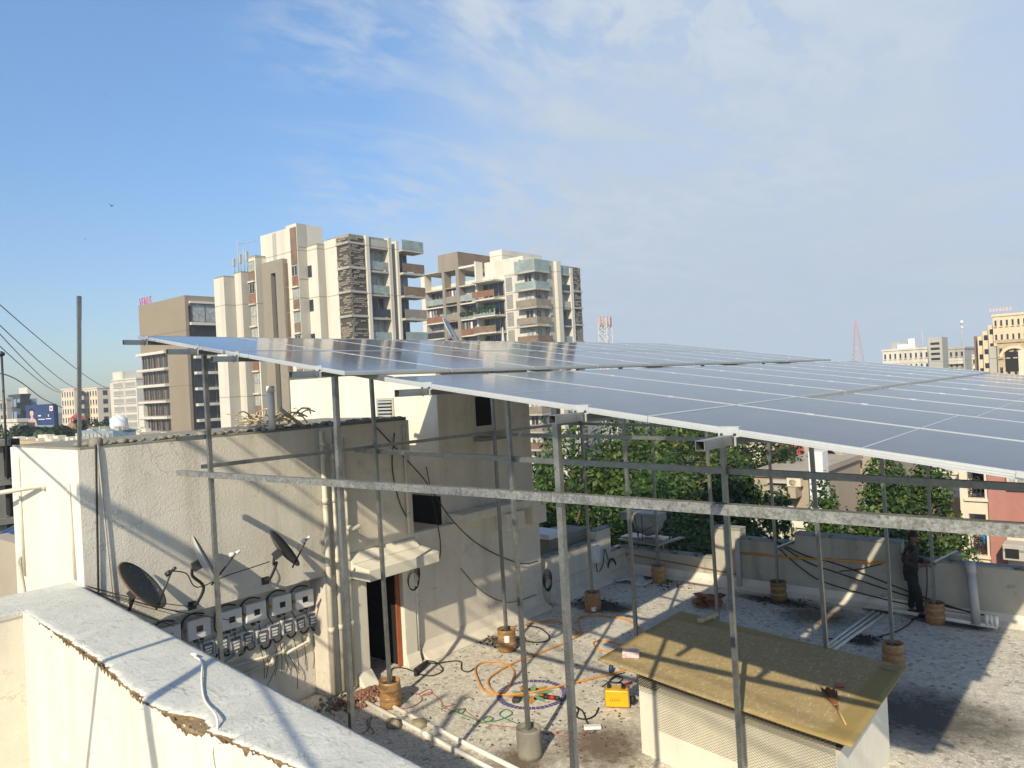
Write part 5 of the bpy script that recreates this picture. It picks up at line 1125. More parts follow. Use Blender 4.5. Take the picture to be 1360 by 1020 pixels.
def win_x(bd, x, y0, y1, z0, z1, gl='glass_dark', fr='far_grey', div=3):
    mb = MB(); mb.box((x - .10, y0, z0), (x - .06, y1, z1)); pn = mb; mb = MB(); w_ = .09
    for k in range(div + 1): y = y0 + (y1 - y0 - w_) * k / div; mb.box((x - .055, y, z0), (x, y + w_, z1))
    mb.box((x - .06, y0 + .0, z1 - w_), (x - .002, y1, z1)); mb.box((x - .06, y0, z0), (x - .002, y1, z0 + w_)); wo = mb.build('window', fr, bd); pn.build('pane', gl, wo); return wo
def win_y(bd, y, x0, x1, z0, z1, gl='glass_dark', fr='far_grey', div=3):
    mb = MB(); mb.box((x0, y + .06, z0), (x1, y + .10, z1)); pn = mb; mb = MB(); w_ = .09
    for k in range(div + 1): x = x0 + (x1 - x0 - w_) * k / div; mb.box((x, y, z0), (x + w_, y + .055, z1))
    mb.box((x0, y + .002, z1 - w_), (x1, y + .06, z1)); mb.box((x0, y + .002, z0), (x1, y + .06, z0 + w_)); wo = mb.build('window', fr, bd); pn.build('pane', gl, wo); return wo
def rail(bd, lo, hi, m_, post=True):
    """balcony railing panel box lo..hi, with top rail"""
    mb = MB(); mb.box(lo, hi); o = mb.build('railing', m_, bd); return o

# ------------------------------------------------------------------ tower with white fins (left)
t1 = thing('apartment_tower', 'taller cream apartment tower with fins and stone slat screens on the left', 'apartment tower', (-85, 60, ZG))
X1 = (ray(470, 447) * 98).x; yA = at_x(470, 447, X1).y
segs = []; x, y = X1, yA
for kind, p in (('F', 437.5), ('S', 426.7), ('F', 413.3), ('S', 400.8), ('F', 386.7), ('S', 380), ('F', 352), ('S', 344), ('F', 335), ('S', 324), ('F', 315.3), ('S', 300.8), ('F', 287.5)):
    if kind == 'F': xl = at_y(p, 447, y).x; segs.append((xl, x, y)); x = xl
    else: y = at_x(p, 447, x).y
b2x = segs[2][1]; yB2 = at_x(428, 303, b2x).y; yB = yB2 - 1.5
zt = [at_y(462, 312.5, segs[0][2]).z, at_y(419, 325.5, segs[1][2]).z, at_y(390, 297.3, segs[2][2]).z, at_y(374, 343.3, segs[3][2]).z, at_y(337, 341, segs[4][2]).z, at_y(320, 361.8, segs[5][2]).z, at_y(296, 368, segs[6][2]).z]
for i, (a, b, y) in enumerate(segs):
    if i == 3: continue
    back = yB if i != 2 else yB2
    mb = MB(); mb.box((a + .0, y, ZG), (b - .002, back - i * .01, zt[i])); mb.build('wall', 'far_white', t1)
    # side faces get a greyer colour that stands in for their weaker light
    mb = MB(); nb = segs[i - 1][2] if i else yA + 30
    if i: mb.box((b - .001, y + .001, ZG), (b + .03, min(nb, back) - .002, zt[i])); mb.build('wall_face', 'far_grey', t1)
# big block behind the portal and to its left
a, b, y = segs[2]; xl = at_y(347, 345, y).x
mb = MB(); mb.box((xl, y + .02, zt[3] - 6), (a - .002, yB2, zt[2] - .3)); mb.box((xl + 1.2, y + 2, zt[2] - .3), (b - 3, yB, zt[2] - .02)); mb.build('wall', 'far_white', t1)
mb = MB(); mb.box((xl + 3.0, y - .01, zt[3] - .5), (xl + 3.9, y + .018, zt[2] - .5)); mb.build('groove_shade', 'far_grey', t1)  # grey strip stands in for the shade of a vertical notch
# floor shadow gaps on the upper block side
for z in (zt[2] - 3.2, zt[2] - 7.5):
    bx_(t1, 'wall_band', 'far_taupe', (b + .031, y + .1, z), (b + .05, yA - .1, z + .12))
# taupe portal with a deep slot
a, b, y = segs[3]; s0, s1 = at_y(363.5, 447, y).x, at_y(370, 447, y).x; zs = at_y(366, 362, y).z
mb = MB(); mb.box((a, y, ZG), (s0, segs[2][2] + .5, zt[3])); mb.box((s1, y, ZG), (b, segs[2][2] + .5, zt[3])); mb.box((s0, y, zs), (s1, segs[2][2] + .5, zt[3])); mb.build('portal', 'far_taupe', t1)
bx_(t1, 'slot_shade', 'dark', (s0 + .01, segs[2][2] - .15, ZG), (s1 - .01, segs[2][2] - .05, zs - .05))  # dark sheet at the back puts the slot's shade into colour
bx_(t1, 'wall_edge', 'far_white', (a - .35, y - .3, ZG), (a - .01, y + 3, zt[3] - .2))
nb = segs[2][2]
for k in range(9):
    z = zt[3] - .6 - 3.4 * k; bx_(t1, 'shutter', 'far_brown', (b + .001, y + .3, z - 3.1), (b + .06, nb - .02, z))
# windows strips on the big block and the left fin
FL = 3.12
def strip(seg_i, p0, p1, ztop, mats):
    a, b, y = segs[seg_i]; x0, x1 = at_y(p0, 447, y).x, at_y(p1, 447, y).x
    for k in range(10):
        z = ztop - FL * k; win_y(t1, y - .12, x0, x1, z - FL * .5, z - .1, mats[k % len(mats)][0], 'far_grey', 2)
        bx_(t1, 'infill_panel', mats[k % len(mats)][1], (x0, y - .10, z - FL * .98), (x1, y - .01, z - FL * .52))
        bx_(t1, 'ledge', 'far_white', (x0 - .1, y - .35, z - FL + .0), (x1 + .1, y - .02, z - FL * .985 + .16))
    bx_(t1, 'infill_panel', 'far_brown', (x0, y - .09, ztop + .02), (x1, y - .01, ztop + 5.0)) if seg_i == 2 else None
strip(2, 392.5, 400.3, at_y(394, 351, segs[2][2]).z, [('glass_dark', 'far_rust'), ('curtain', 'far_brown'), ('glass_teal', 'far_brown')])
strip(4, 335.4, 342.5, zt[4] - .4, [('curtain', 'far_brown'), ('glass_dark', 'far_rust'), ('curtain', 'far_grey')])
# notched windows beside the column
a, b, y = segs[1]
for k in range(8): z = at_y(414, 356, y).z - 4.6 * k; bx_(t1, 'window', 'glass_dark', (a - .001, y - .02, z - 1.2), (a + .9, y + .0, z + .4))
# roof edges
for i in (0, 1, 4, 5, 6): a, b, y = segs[i]; bx_(t1, 'roof_cap', 'far_taupe', (a + .1, y + .1, zt[i] + .002), (b - .1, y + 6, zt[i] + .22))
# stone slat corner
a, b, y = segs[0]; xs0 = at_y(454.3, 447, y).x; ye = at_x(490.4, 449, X1).y
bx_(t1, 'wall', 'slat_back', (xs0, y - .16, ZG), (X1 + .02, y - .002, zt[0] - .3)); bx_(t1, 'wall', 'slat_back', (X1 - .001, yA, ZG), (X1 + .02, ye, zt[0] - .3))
zf = [at_x(485, q, X1).z for q in (326, 358, 389.5, 421)]; zf = zf + [zf[-1] - FL * k for k in range(1, 6)]
tops = [at_x(474, 313, X1).z] + zf
for k in range(len(tops) - 1):
    hi, lo = tops[k] - .10, tops[k + 1] + .28
    slats(t1, 'y', xs0, X1 + .1, y - .16, lo, hi, .25, .62); slats(t1, 'x', yA, ye, X1 + .02, lo, hi, .25, .62)
    bx_(t1, 'floor_band', 'far_grey', (xs0, y - .32, lo - .34), (X1 + .16, y - .161, lo - .02)); bx_(t1, 'floor_band', 'far_grey', (X1 + .021, y - .16, lo - .34), (X1 + .16, ye, lo - .02))
# right hand face
YS = [at_x(p, 449, X1).y for p in (490.4, 494.7, 520.3, 524.2, 530.5, 533.6, 562)]
zr = [at_x(492, 314, X1).z, at_x(527, 318, X1).z, at_x(545, 322, X1).z]
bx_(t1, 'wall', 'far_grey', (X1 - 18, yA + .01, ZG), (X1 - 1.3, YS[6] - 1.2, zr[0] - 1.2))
bx_(t1, 'pilaster', 'far_white', (X1 - 1.3, YS[0], ZG), (X1 + .3, YS[1], zr[0])); bx_(t1, 'pilaster', 'far_white', (X1 - 1.3, YS[2], ZG), (X1 + .3, YS[3], zr[1])); bx_(t1, 'pilaster', 'far_white', (X1 - 1.3, YS[4], ZG), (X1 + .3, YS[5], zr[1] - .3))
bx_(t1, 'wall_face', 'far_taupe', (X1 - 1.2, YS[3] + .002, ZG), (X1 - .8, YS[4] - .002, zr[1] - .4))
rails = ['glass_teal', 'glass_teal', 'glass_dark', 'glass_teal', 'far_grey', 'glass_teal', 'glass_teal', 'glass_teal']; brail = ['far_brown', 'far_brown', 'far_slat', 'glass_teal', 'far_brown', 'far_slat', 'far_slat', 'far_slat']
for k in range(8):
    z = zf[k] if k < 4 else zf[k]
    b_ = part(t1, 'balcony', 'far_grey', lambda mb: mb.box((X1 - 1.29, YS[1] + .002, z - .28), (X1 + .15, YS[2] - .002, z)))
    win_x(t1, X1 - 1.15, YS[1] + .05, YS[2] - .05, z - FL + .1, z - .3, ('curtain', 'curtain', 'glass_dark', 'curtain')[k % 4])
    rail(t1, (X1 + .02, YS[1] + .05, z - FL + .05), (X1 + .08, YS[2] - .05, z - FL + 1.15), rails[k])
    part(t1, 'balcony', 'far_grey', lambda mb: mb.box((X1 - 1.29, YS[5] + .002, z - .30), (X1 + 1.0, YS[6], z)))
    win_x(t1, X1 - 1.1, YS[5] + .1, YS[6] - 1.4, z - FL + .1, z - .35, ('glass_dark', 'curtain', 'glass_dark')[k % 3])
    mb = MB(); mb.box((X1 + .9, YS[5] + .05, z - FL + .02), (X1 + .96, YS[6], z - FL + 1.2)); mb.box((X1 - 1.2, YS[6] - .06, z - FL + .02), (X1 + .899, YS[6], z - FL + 1.2)); mb.build('railing', brail[k], t1)
bx_(t1, 'railing', 'glass_teal', (X1 + .05, YS[1] + .05, zf[0] + .9), (X1 + .1, YS[2] - .05, zr[0] - .2)); mb = MB(); mb.box((X1 + .9, YS[5] + .05, zf[0] + .02), (X1 + .95, YS[6], zr[2])); mb.box((X1 - 3, YS[6] - .05, zf[0] + .02), (X1 + .899, YS[6], zr[2])); mb.build('railing', 'glass_teal', t1)
mb = MB(); mb.box((X1 + .04, YS[1] + .05, zf[0] + .02), (X1 + .12, YS[2] - .05, zf[0] + .9)); mb.build('railing', 'far_grey', t1)
# rooftop antennas
P = at_y(322, 360, segs[5][2] + 3); an = thing('rooftop_antennas', 'cluster of thin antennas on the finned tower roof', 'antennas', P)
mb = MB()
for dx, h in ((-2.2, 2.2), (-1, 4.6), (-.4, 2.6), (.6, 3.4), (1.4, 2.8)):
    q = P + V((dx, 0, 0)); mb.tube([q - V((0, 0, .6)), q + V((0, 0, h))], .06, n=5)
    if h < 3.2: mb.box((q.x - .16, q.y - .16, q.z + h * .45), (q.x + .16, q.y + .16, q.z + h * .95))
mb.tube([P + V((-1, 0, 4.0)), P + V((4, 0, 3.8))], .05, n=5); mb.build('masts', 'far_grey', an)

# ------------------------------------------------------------------ second tower (balconies)
t2 = thing('apartment_tower', 'lower apartment tower in the middle with planted balconies and corner glass railings', 'apartment tower', (-80, 105, ZG))
X2 = (ray(714.9, 450) * 128).x; y2_ = at_x(714.9, 450, X2).y; FL2 = 3.05
xF = at_y(673.7, 450, y2_ + 1.3).x; xF1 = at_y(693.6, 450, y2_ + 1.3).x; yF2 = y2_ + 1.3
ztF = at_y(686, 345, yF2).z
bx_(t2, 'wall', 'far_white', (xF, yF2, ZG), (xF1, yF2 + 16, ztF))
pv0, pv1 = at_y(675.5, 450, yF2).x, at_y(684, 450, yF2).x
zc = [at_x(714.9, q, X2).z for q in (358.5, 382, 406, 430.5)]; zc += [zc[-1] - FL2 * k for k in range(1, 10)]
M['vent'] = mat('grey_vent_louvre', (.34, .33, .29), .9, var=.2, vs=1)
for k in range(10):
    z = zc[k]; mb = MB()
    for j in range(9): zz = z - .4 - j * .28; mb.box((pv0, yF2 - .10, zz - .18), (pv1, yF2 - .002, zz))
    mb.build('louvre_panel', 'vent', t2); bx_(t2, 'floor_band', 'far_grey', (pv0 - .2, yF2 - .05, z - .18), (xF1, yF2 - .003, z - .02))
yb = [at_x(p, 450, X2).y for p in (734.8, 743, 748.5, 762.9, 766.3, 777.7)]
bx_(t2, 'wall', 'far_white', (xF1 - 1.0, yF2 + .01, ZG), (X2 - 1.5, yb[5], zc[0] - .2))
bx_(t2, 'pilaster', 'far_grey', (X2 - 1.5, yb[0], ZG), (X2 - .5, yb[1], zc[0] + 2.0)); bx_(t2, 'pilaster', 'far_white', (X2 - 1.5, yb[1] + .002, ZG), (X2 + .2, yb[2], zc[0] + 2.0)); bx_(t2, 'pilaster', 'far_white', (X2 - 1.5, yb[3], ZG), (X2 - .2, yb[4], zc[0] + 1.2))
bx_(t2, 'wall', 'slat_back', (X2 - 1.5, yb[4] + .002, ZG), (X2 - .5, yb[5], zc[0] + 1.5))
cr = ['glass_teal', 'far_slat', 'far_slat', 'far_brown', 'far_slat', 'far_slat']
for k in range(11):
    z = zc[k]
    part(t2, 'balcony', 'far_grey', lambda mb: mb.box((xF1 + .002, y2_, z - .32), (X2, yb[0] - .002, z)))
    zz = z - FL2
    if k < 10:
        mb = MB(); mb.box((xF1 + .05, y2_ + .04, zz + .02), (X2 - .101, y2_ + .10, zz + 1.2)); mb.box((X2 - .10, y2_ + .04, zz + .02), (X2 - .04, yb[0] - .02, zz + 1.2)); mb.build('railing', cr[k % 6], t2)
        win_y(t2, yF2 - .1, xF1 + 1.2, X2 - 1.7, zz + .1, z - .4, ('glass_dark', 'curtain')[k % 2], 'far_white', 2); win_x(t2, X2 - 1.4, yF2 + .4, yb[0] - 1.2, zz + .1, z - .4, 'glass_dark' if k != 3 else 'glass_teal', 'far_white', 3)
        part(t2, 'balcony', 'far_grey', lambda mb: mb.box((X2 - 1.5, yb[2] + .002, z - .25), (X2 - .3, yb[3] - .002, z)))
        win_x(t2, X2 - 1.35, yb[2] + .1, yb[3] - .1, zz + .1, z - .3, ('curtain', 'curtain', 'glass_dark', 'glass_teal')[k % 4], 'far_grey', 3)
        rail(t2, (X2 - .42, yb[2] + .05, zz + .05), (X2 - .36, yb[3] - .05, zz + 1.15), ('glass_dark', 'far_grey', 'glass_dark', 'glass_teal')[k % 4])
        slats(t2, 'x', yb[4] + .02, yb[5], X2 - .48, zz + .3, z - .12, .28, .7); bx_(t2, 'floor_band', 'far_grey', (X2 - .49, yb[4] + .01, zz - .05), (X2 - .2, yb[5] + .05, zz + .24))
slats(t2, 'x', yb[4] + .02, yb[5], X2 - .48, zc[0] + .1, zc[0] + 1.5, .28, .7)
mb = MB(); mb.box((xF1 + .05, y2_ + .04, zc[0] + .02), (X2 - .101, y2_ + .08, zc[0] + 1.9)); mb.box((X2 - .1, y2_ + .04, zc[0] + .02), (X2 - .06, yb[0] - .02, zc[0] + 1.9)); mb.build('railing', 'glass_teal', t2); bx_(t2, 'railing', 'glass_teal', (X2 - .4, yb[2] + .05, zc[0] + .02), (X2 - .36, yb[3] - .05, zc[0] + 1.5))
# left hand balconied front
yL = yF2 + 3.0; px = [562.5, 567.6, 590.6, 594, 609, 613, 634.5, 636.4, 665.7]; XL = [at_y(p, 447, yL).x for p in px]
zl = [at_y(620, q, yL).z for q in (378, 402, 423.6, 445.3)]; zl += [zl[-1] - FL2 * k for k in range(1, 9)]
ztop = [at_y(572, 364, yL).z, at_y(600, 335.5, yL).z, at_y(622, 352, yL).z, at_y(632, 347, yL).z, at_y(655, 366, yL).z]
bx_(t2, 'wall', 'far_white', (XL[0], yL + 1.8, ZG), (xF - .002, yL + 15, zl[0] + 1.0))
for i, j, m_, h in ((0, 1, 'far_white', ztop[0]), (2, 3, 'far_taupe', ztop[1]), (4, 5, 'far_taupe', ztop[1]), (6, 7, 'far_white', ztop[3])):
    bx_(t2, 'pilaster', m_, (XL[i], yL, ZG), (XL[j], yL + 1.9, h))
xq = at_y(634, 345, yL).x
bx_(t2, 'roof_block', 'far_taupe', (XL[2] - .9, yL + .05, zl[0] + 3.2), (XL[5] - .05, yL + 11, ztop[1] - .02)); bx_(t2, 'roof_block', 'far_brown', (XL[5] - .049, yL + .05, zl[0] + 4.2), (XL[5] + .05, yL + 11, ztop[1] - .02))
zw = at_y(650, 334.5, yL + 9).z; bx_(t2, 'roof_block', 'far_white', (at_y(637, 340, yL + 6).x, yL + 9, zl[0]), (at_y(653.5, 340, yL + 6).x, yL + 22, zw))
bx_(t2, 'roof_block', 'far_white', (XL[7], yL + 2.5, zl[0] + 1), (xF, yL + 8, ztop[3] - .1))
rl1 = ['glass_teal', 'glass_teal', 'glass_dark', 'steel_dark']; pln = []
for k in range(9):
    z = zl[k]
    for i, (a, b) in enumerate(((1, 2), (3, 4), (5, 6), (7, 8))):
        x0, x1 = XL[a] + .002, XL[b] - .002; pj = (0, 0, 0, 1.5)[i]
        part(t2, 'balcony', 'far_white' if i != 1 else 'far_taupe', lambda mb: mb.box((x0, yL - pj + .05, z - .25), (x1, yL + 1.799, z)))
        zz = z - FL2
        win_y(t2, yL + 1.6, x0 + .15, x1 - .15, zz + .1, z - .35, ('curtain', 'curtain', 'curtain', 'glass_dark')[i] if (k + i) % 3 else 'glass_dark', 'far_grey', 4)
        if i == 1: bx_(t2, 'railing', 'far_taupe', (x0, yL + .1, zz + .02), (x1, yL + .25, zz + 1.3))
        else: rail(t2, (x0, yL - pj + .12, zz + .02), (x1, yL - pj + .18, zz + 1.15), (['glass_teal', 'far_rust', 'steel_dark', 'glass_teal'], None, ['glass_teal', 'glass_teal', 'far_rust', 'far_grey'], ['far_rust', 'glass_teal', 'far_brown', 'far_grey'])[i][k % 4])
    if k in (1,):
        for a, b in ((5, 6), (7, 8)):
            mb = MB(); pj = 1.5 if a == 7 else 0
            for j in range(420):
                q = V((rnd.uniform(XL[a] + .1, XL[b] - .1), yL - pj + rnd.uniform(-.3, .5), z - FL2 + .6 + rnd.uniform(0, 1.0) * (1 if a == 7 else .7))); u = V((rnd.gauss(0, 1), rnd.gauss(0, 1), rnd.gauss(0, 1))).normalized() * .22; v = u.cross(V((rnd.gauss(0, 1), rnd.gauss(0, 1), 1))).normalized() * .14
                mb.poly([q - u, q + v, q + u, q - v])
            pln.append(single('balcony_plants', mb, 'leaf', 'green plants massed along the %s tower balcony' % ('projecting right' if a == 7 else 'narrow middle'), 'plants', ((XL[a] + XL[b]) / 2, yL - pj, z - FL2)))
bx_(t2, 'roof_slab', 'far_white', (XL[5], yL + .1, ztop[2] - .4), (XL[6], yL + 1.79, ztop[2])); bx_(t2, 'roof_slab', 'far_grey', (XL[0], yL + .0, ztop[0] + .002), (XL[2] - .9, yL + 6, ztop[0] + .25))

# ------------------------------------------------------------------ tan office block with red letters
vn = thing('office_block', 'tan office block with dark ribbon windows and red roof letters', 'office building', (-150, 70, ZG))
Dv = 150; C0 = at_d(245, 392, Dv); xv, yv = C0.x, C0.y; ztv = C0.z
xl = at_y(184, 412, yv).x; yr = at_x(300, 400, xv).y
xs_l = at_y(227, 560, yv).x
bx_(vn, 'wall', 'venus', (xl, yv + .5, ZG), (xv - .9, yr + 30, ztv - .9)); bx_(vn, 'wall', 'venus', (xl, yv, at_y(205, 470, yv).z), (xv - .001, yv + .499, ztv)); bx_(vn, 'wall', 'venus', (xs_l, yv, ZG), (xv - .001, yv + .499, at_y(205, 470, yv).z - .002))
bx_(vn, 'wall', 'venus', (xv - .9, yv + .5, ZG), (xv, at_x(252, 450, xv).y, ztv)); bx_(vn, 'wall', 'venus', (xv - .9, at_x(252, 450, xv).y + .002, at_x(266, 406, xv).z), (xv - .02, yr + 30, ztv))
zrow = [at_y(205, q, yv).z for q in (468, 490, 511, 532, 553, 573)] ; hgt = zrow[0] - zrow[1]
zrow += [zrow[-1] - hgt * k for k in (1, 2)]
for k in range(7):
    bx_(vn, 'floor_band', 'far_white', (xl - .5, yv - .9, zrow[k] - .55), (xs_l + .2, yv + .49, zrow[k] - .002)); xx = xl
    win_y(vn, yv + .1, xl + .1, xs_l - .1, zrow[k + 1] + .05, zrow[k] - .6, 'glass_dark', 'venus', 9)
    for j in range(5): bx_(vn, 'infill_panel', 'far_brown', (xl + .2 + j * (xs_l - xl) / 5, yv + .05, zrow[k + 1] + .05), (xl + .2 + j * (xs_l - xl) / 5 + rnd.uniform(.2, .7), yv + .09, zrow[k] - .62))
y0_ = at_x(256, 450, xv).y
for k in range(7):
    z = at_x(270, 476 + 21 * k, xv).z; win_x(vn, xv - .3, y0_, yr + 20, z - hgt + .6, z - .02, 'glass_dark', 'venus', 6); bx_(vn, 'floor_band', 'far_white', (xv - .5, y0_ + .1, z), (xv + .8, yr + 20, z + .55))
ztw, zbw = at_x(266, 404, xv).z, at_x(266, 428, xv).z; y1_ = at_x(254, 415, xv).y
win_x(vn, xv + .25, y1_, yr + 20, zbw, ztw, 'curtain', 'steel_dark', 10); bx_(vn, 'floor_band', 'far_white', (xv - .3, y1_ - .4, zbw - .6), (xv + .6, yr + 20, zbw - .05)); bx_(vn, 'floor_band', 'far_white', (xv - .3, y1_ - .4, ztw + .05), (xv + .6, yr + 20, ztw + .5)); bx_(vn, 'window', 'dark', (xv - .2, y1_, at_x(266, 447, xv).z - 3), (xv - .01, yr + 20, zbw - .65))
bx_(vn, 'column', 'far_white', (xl - .9, yv - .7, ZG), (xl + 1.6, yv + .4, zrow[3] - 1))
def letters(txt, size, ext, loc, mx, m_, name, label, ext_w):
    cu = bpy.data.curves.new(name, 'FONT'); cu.body = txt; cu.size = size; cu.extrude = ext; cu.align_x = 'LEFT'; cu.space_character = 1.25; cu.offset = -.03
    tmp = bpy.data.objects.new('tmp', cu); me = bpy.data.meshes.new_from_object(tmp); bpy.data.objects.remove(tmp); me.materials.clear(); me.materials.append(M[m_])
    wd = max(v.co.x for v in me.vertices)
    o = bpy.data.objects.new(name, me); COL.objects.link(o); o.matrix_world = Matrix.Translation(loc) @ mx @ Matrix.Diagonal((ext_w / wd, 1, 1, 1)); tag(o, label, 'sign'); return o
A, B = at_y(185.5, 409, yv + .4), at_y(201.5, 404, yv + .4)
sg = letters('VENUS', 3.3, .04, (A.x, A.y, A.z - .2), Matrix.Rotation(rad(90), 4, 'X'), 'sign_red', 'roof_letters', 'red capital letters standing on the tan office block roof', B.x - A.x)
P = at_d(1332, 420, 158)

# ------------------------------------------------------------------ plain far buildings with window grids
def block(name, label, px0, px1, ytop, D, m_, nx, ny, fl=3.1, gl='glass_dark', depth=16, wf=.5, hf=.5, side=True, extra=None, cat='building', zbot=ZG):
    a, b = at_d(px0, ytop, D), None; y = a.y; b = at_y(px1, ytop, y); zt_ = a.z
    r = thing(name, label, cat, (a.x, y, ZG)); bx_(r, 'wall', m_, (a.x, y, ZG), (b.x, y + depth, zt_))
    bx_(r, 'roof_edge', m_, (a.x - .2, y - .2, zt_ + .002), (b.x + .2, y + depth + .2, zt_ + .5))
    w_ = (b.x - a.x) / nx
    for j in range(ny):
        z1 = zt_ - .8 - fl * j
        for i in range(nx):
            x0 = a.x + w_ * (i + .5 - wf / 2); mb = MB(); mb.box((x0, y - .03, z1 - fl * hf), (x0 + w_ * wf, y - .002, z1), mi=1); mb.box((x0 - .1, y - .28, z1 - fl * hf - .18), (x0 + w_ * wf + .1, y - .002, z1 - fl * hf - .003)); mb.build('window', [m_, gl], r)
        if side:
            for i in range(max(1, int(depth / 5))):
                y_ = y + 2 + i * 5; mb = MB(); mb.box((b.x + .002, y_, z1 - fl * hf), (b.x + .03, y_ + 1.7, z1)); mb.build('window', gl, r)
    return r, a, b, y, zt_
block('apartment_tower', 'left of two beige apartment towers far off behind the lone post', 81, 98, 518.5, 300, 'cream_wall', 5, 10, 3.4, wf=.42, hf=.55, depth=3)
block('apartment_tower', 'right of two beige apartment towers far off beside the lone post', 111, 129, 517.5, 300, 'cream_wall', 5, 10, 3.4, wf=.42, hf=.55, depth=4.5)
r, a, b, y, z = block('office_block', 'white office block with grey ribbon windows left of the tan block', 149, 181, 506.5, 250, 'far_white', 2, 9, 2.6, 'vent', wf=.84, hf=.55, depth=9)
bx_(r, 'roof_block', 'far_white', (a.x - 2, y + 1, z), (a.x + 6, y + 9, z + 3)); bx_(r, 'wall', 'cream_wall', (a.x - 3.2, y + .5, ZG), (a.x - .01, y + 12, z - .5))
r, a, b, y, z = block('office_block', 'dark glass office block at the far left behind the billboard', 12, 27, 527, 200, 'glass_dark', 3, 8, 3.2, 'blue_sheet', wf=.7, hf=.6, depth=2.2)
bx_(r, 'wall', 'glass_dark', (b.x + .01, y + .3, ZG), (b.x + .8, y + 2.2, z - 1)); bx_(r, 'column', 'far_white', (a.x - .3, y - .6, ZG), (a.x + .7, y - .01, z - 2)); bx_(r, 'roof_block', 'far_white', (a.x + 1, y + 2, z), (b.x - 1, y + 2.2, z + 2.2))
block('office_block', 'grey office block cut by the left frame edge', -6, 9, 532, 190, 'far_grey', 3, 6, 3.0, depth=1)
block('low_house', 'white two storey house under the far left billboard', 4, 24, 561, 120, 'far_white', 3, 2, 2.6, depth=1.2)
# billboard
a, b = at_d(34, 540, 120), None; y = a.y; b = at_y(71, 536, y); zb = at_y(50, 567, y).z
bb = thing('billboard', 'dark blue billboard with a pale figure far off on the left', 'billboard', (a.x, y, ZG))
bx_(bb, 'board', 'bill_blue', (a.x, y, zb), (b.x, y + .4, a.z + .2))
part(bb, 'leg', 'steel_dark', lambda mb: mb.box((a.x + .7, y + .45, ZG), (a.x + 1.0, y + .8, a.z))); part(bb, 'leg', 'steel_dark', lambda mb: mb.box((b.x - 1.0, y + .45, ZG), (b.x - .7, y + .8, a.z)))
w_, h_ = b.x - a.x, a.z - zb
def bf(pts, m_, nm, dy): mb = MB(); mb.poly([(a.x + w_ * u, y - dy, zb + h_ * v) for u, v in pts]); mb.build(nm, m_, bb)
bf([(.05, .08), (.40, .08), (.36, .34), (.27, .42), (.27, .5), (.18, .5), (.18, .42), (.08, .36)], 'bill_skin', 'figure', .02)
bf([(.22 + .07 * math.cos(t * .5), .66 + .17 * math.sin(t * .5)) for t in range(13)], 'bill_skin', 'figure', .024)
bf([(.13, .62), (.15, .84), (.22, .92), (.30, .84), (.31, .62), (.28, .78), (.17, .78)], 'dark', 'figure', .028)
for u0, u1, v0, v1 in ((.45, .55, .5, .56), (.45, .68, .34, .38), (.72, .9, .36, .40), (.80, .83, .48, .58), (.86, .97, .74, .97)): bf([(u0, v0), (u1, v0), (u1, v1), (u0, v1)], 'bill_white', 'caption', .02)
bf([(.885, .8), (.945, .8), (.945, .9), (.885, .9)], 'sign_red', 'caption', .025)
bx_(bb, 'strip', 'blue_sheet', (a.x, y - .1, zb), (b.x, y - .001, zb + h_ * .08))
# red roofed house, low roofs
def hiproof(r, lo, hi, z0, z1, m_, name='roof'):
    mb = MB(); (xa, ya), (xb, yb_) = lo, hi; cx, cy = (xa + xb) / 2, (ya + yb_) / 2; e = (xb - xa) * .2
    A = [(xa, ya, z0), (xb, ya, z0), (xb, yb_, z0), (xa, yb_, z0)]; T = [(cx - e, cy, z1), (cx + e, cy, z1)]
    for f in ((A[0], A[1], T[1], T[0]), (A[1], A[2], T[1]), (A[2], A[3], T[0], T[1]), (A[3], A[0], T[0])): mb.poly(f)
    mb.poly(A[::-1]); return mb.build(name, m_, r)
P = at_d(92, 556, 100); r = thing('red_roof_house', 'house with a stepped red and brown hipped roof below the billboard', 'house', (P.x, P.y, ZG)); bx_(r, 'wall', 'beige_wall', (P.x - 1.3, P.y, ZG), (P.x + 1.1, P.y + 2, P.z - 1.4)); hiproof(r, (P.x - 1.7, P.y - .4), (P.x + 1.5, P.y + 2.4), P.z - 1.4, P.z - .1, 'tile_brown'); hiproof(r, (P.x - 1.0, P.y + .1), (P.x + .8, P.y + 2.0), P.z - .2, P.z + .7, 'tile_red'); bx_(r, 'window', 'dark', (P.x + .1, P.y - .03, P.z - 3.0), (P.x + .8, P.y - .002, P.z - 2.1))
for k, (x0, x1, yt, D, m_, lab) in enumerate(((6, 104, 585, 62, 'ochre_wall', 'long low roof with brown edge beams just beyond the white end wall'), (104, 150, 572, 80, 'blue_sheet', 'pale blue sheet roof right of the lone post'), (150, 186, 574, 85, 'cream_wall', 'low cream roofs with a round tank before the tan block'))):
    A, B = at_d(x0, yt, D), None; B = at_y(x1, yt, A.y); r = thing('low_building', lab, 'building', (A.x, A.y, ZG)); bx_(r, 'wall', m_, (A.x, A.y, ZG), (B.x, A.y + 2.2, A.z)); q = MB()
    for j in range(9): u = A.x + (B.x - A.x) * (j + .1) / 9; q.box((u, A.y - .35, A.z - .9), (u + (B.x - A.x) / 9 * .7, A.y - .002, A.z - .25))
    q.build('edge_beam', 'tile_brown' if k != 1 else 'far_grey', r)
    for j in range(14): u = rnd.uniform(A.x, B.x - .8); v = A.y + rnd.uniform(0, 1.4); bx_(r, 'rooftop_box', ('far_white', 'far_grey', 'far_white')[k], (u, v, A.z + .002), (u + rnd.uniform(.3, 1.2), v + .6, A.z + rnd.uniform(.1, .45)))
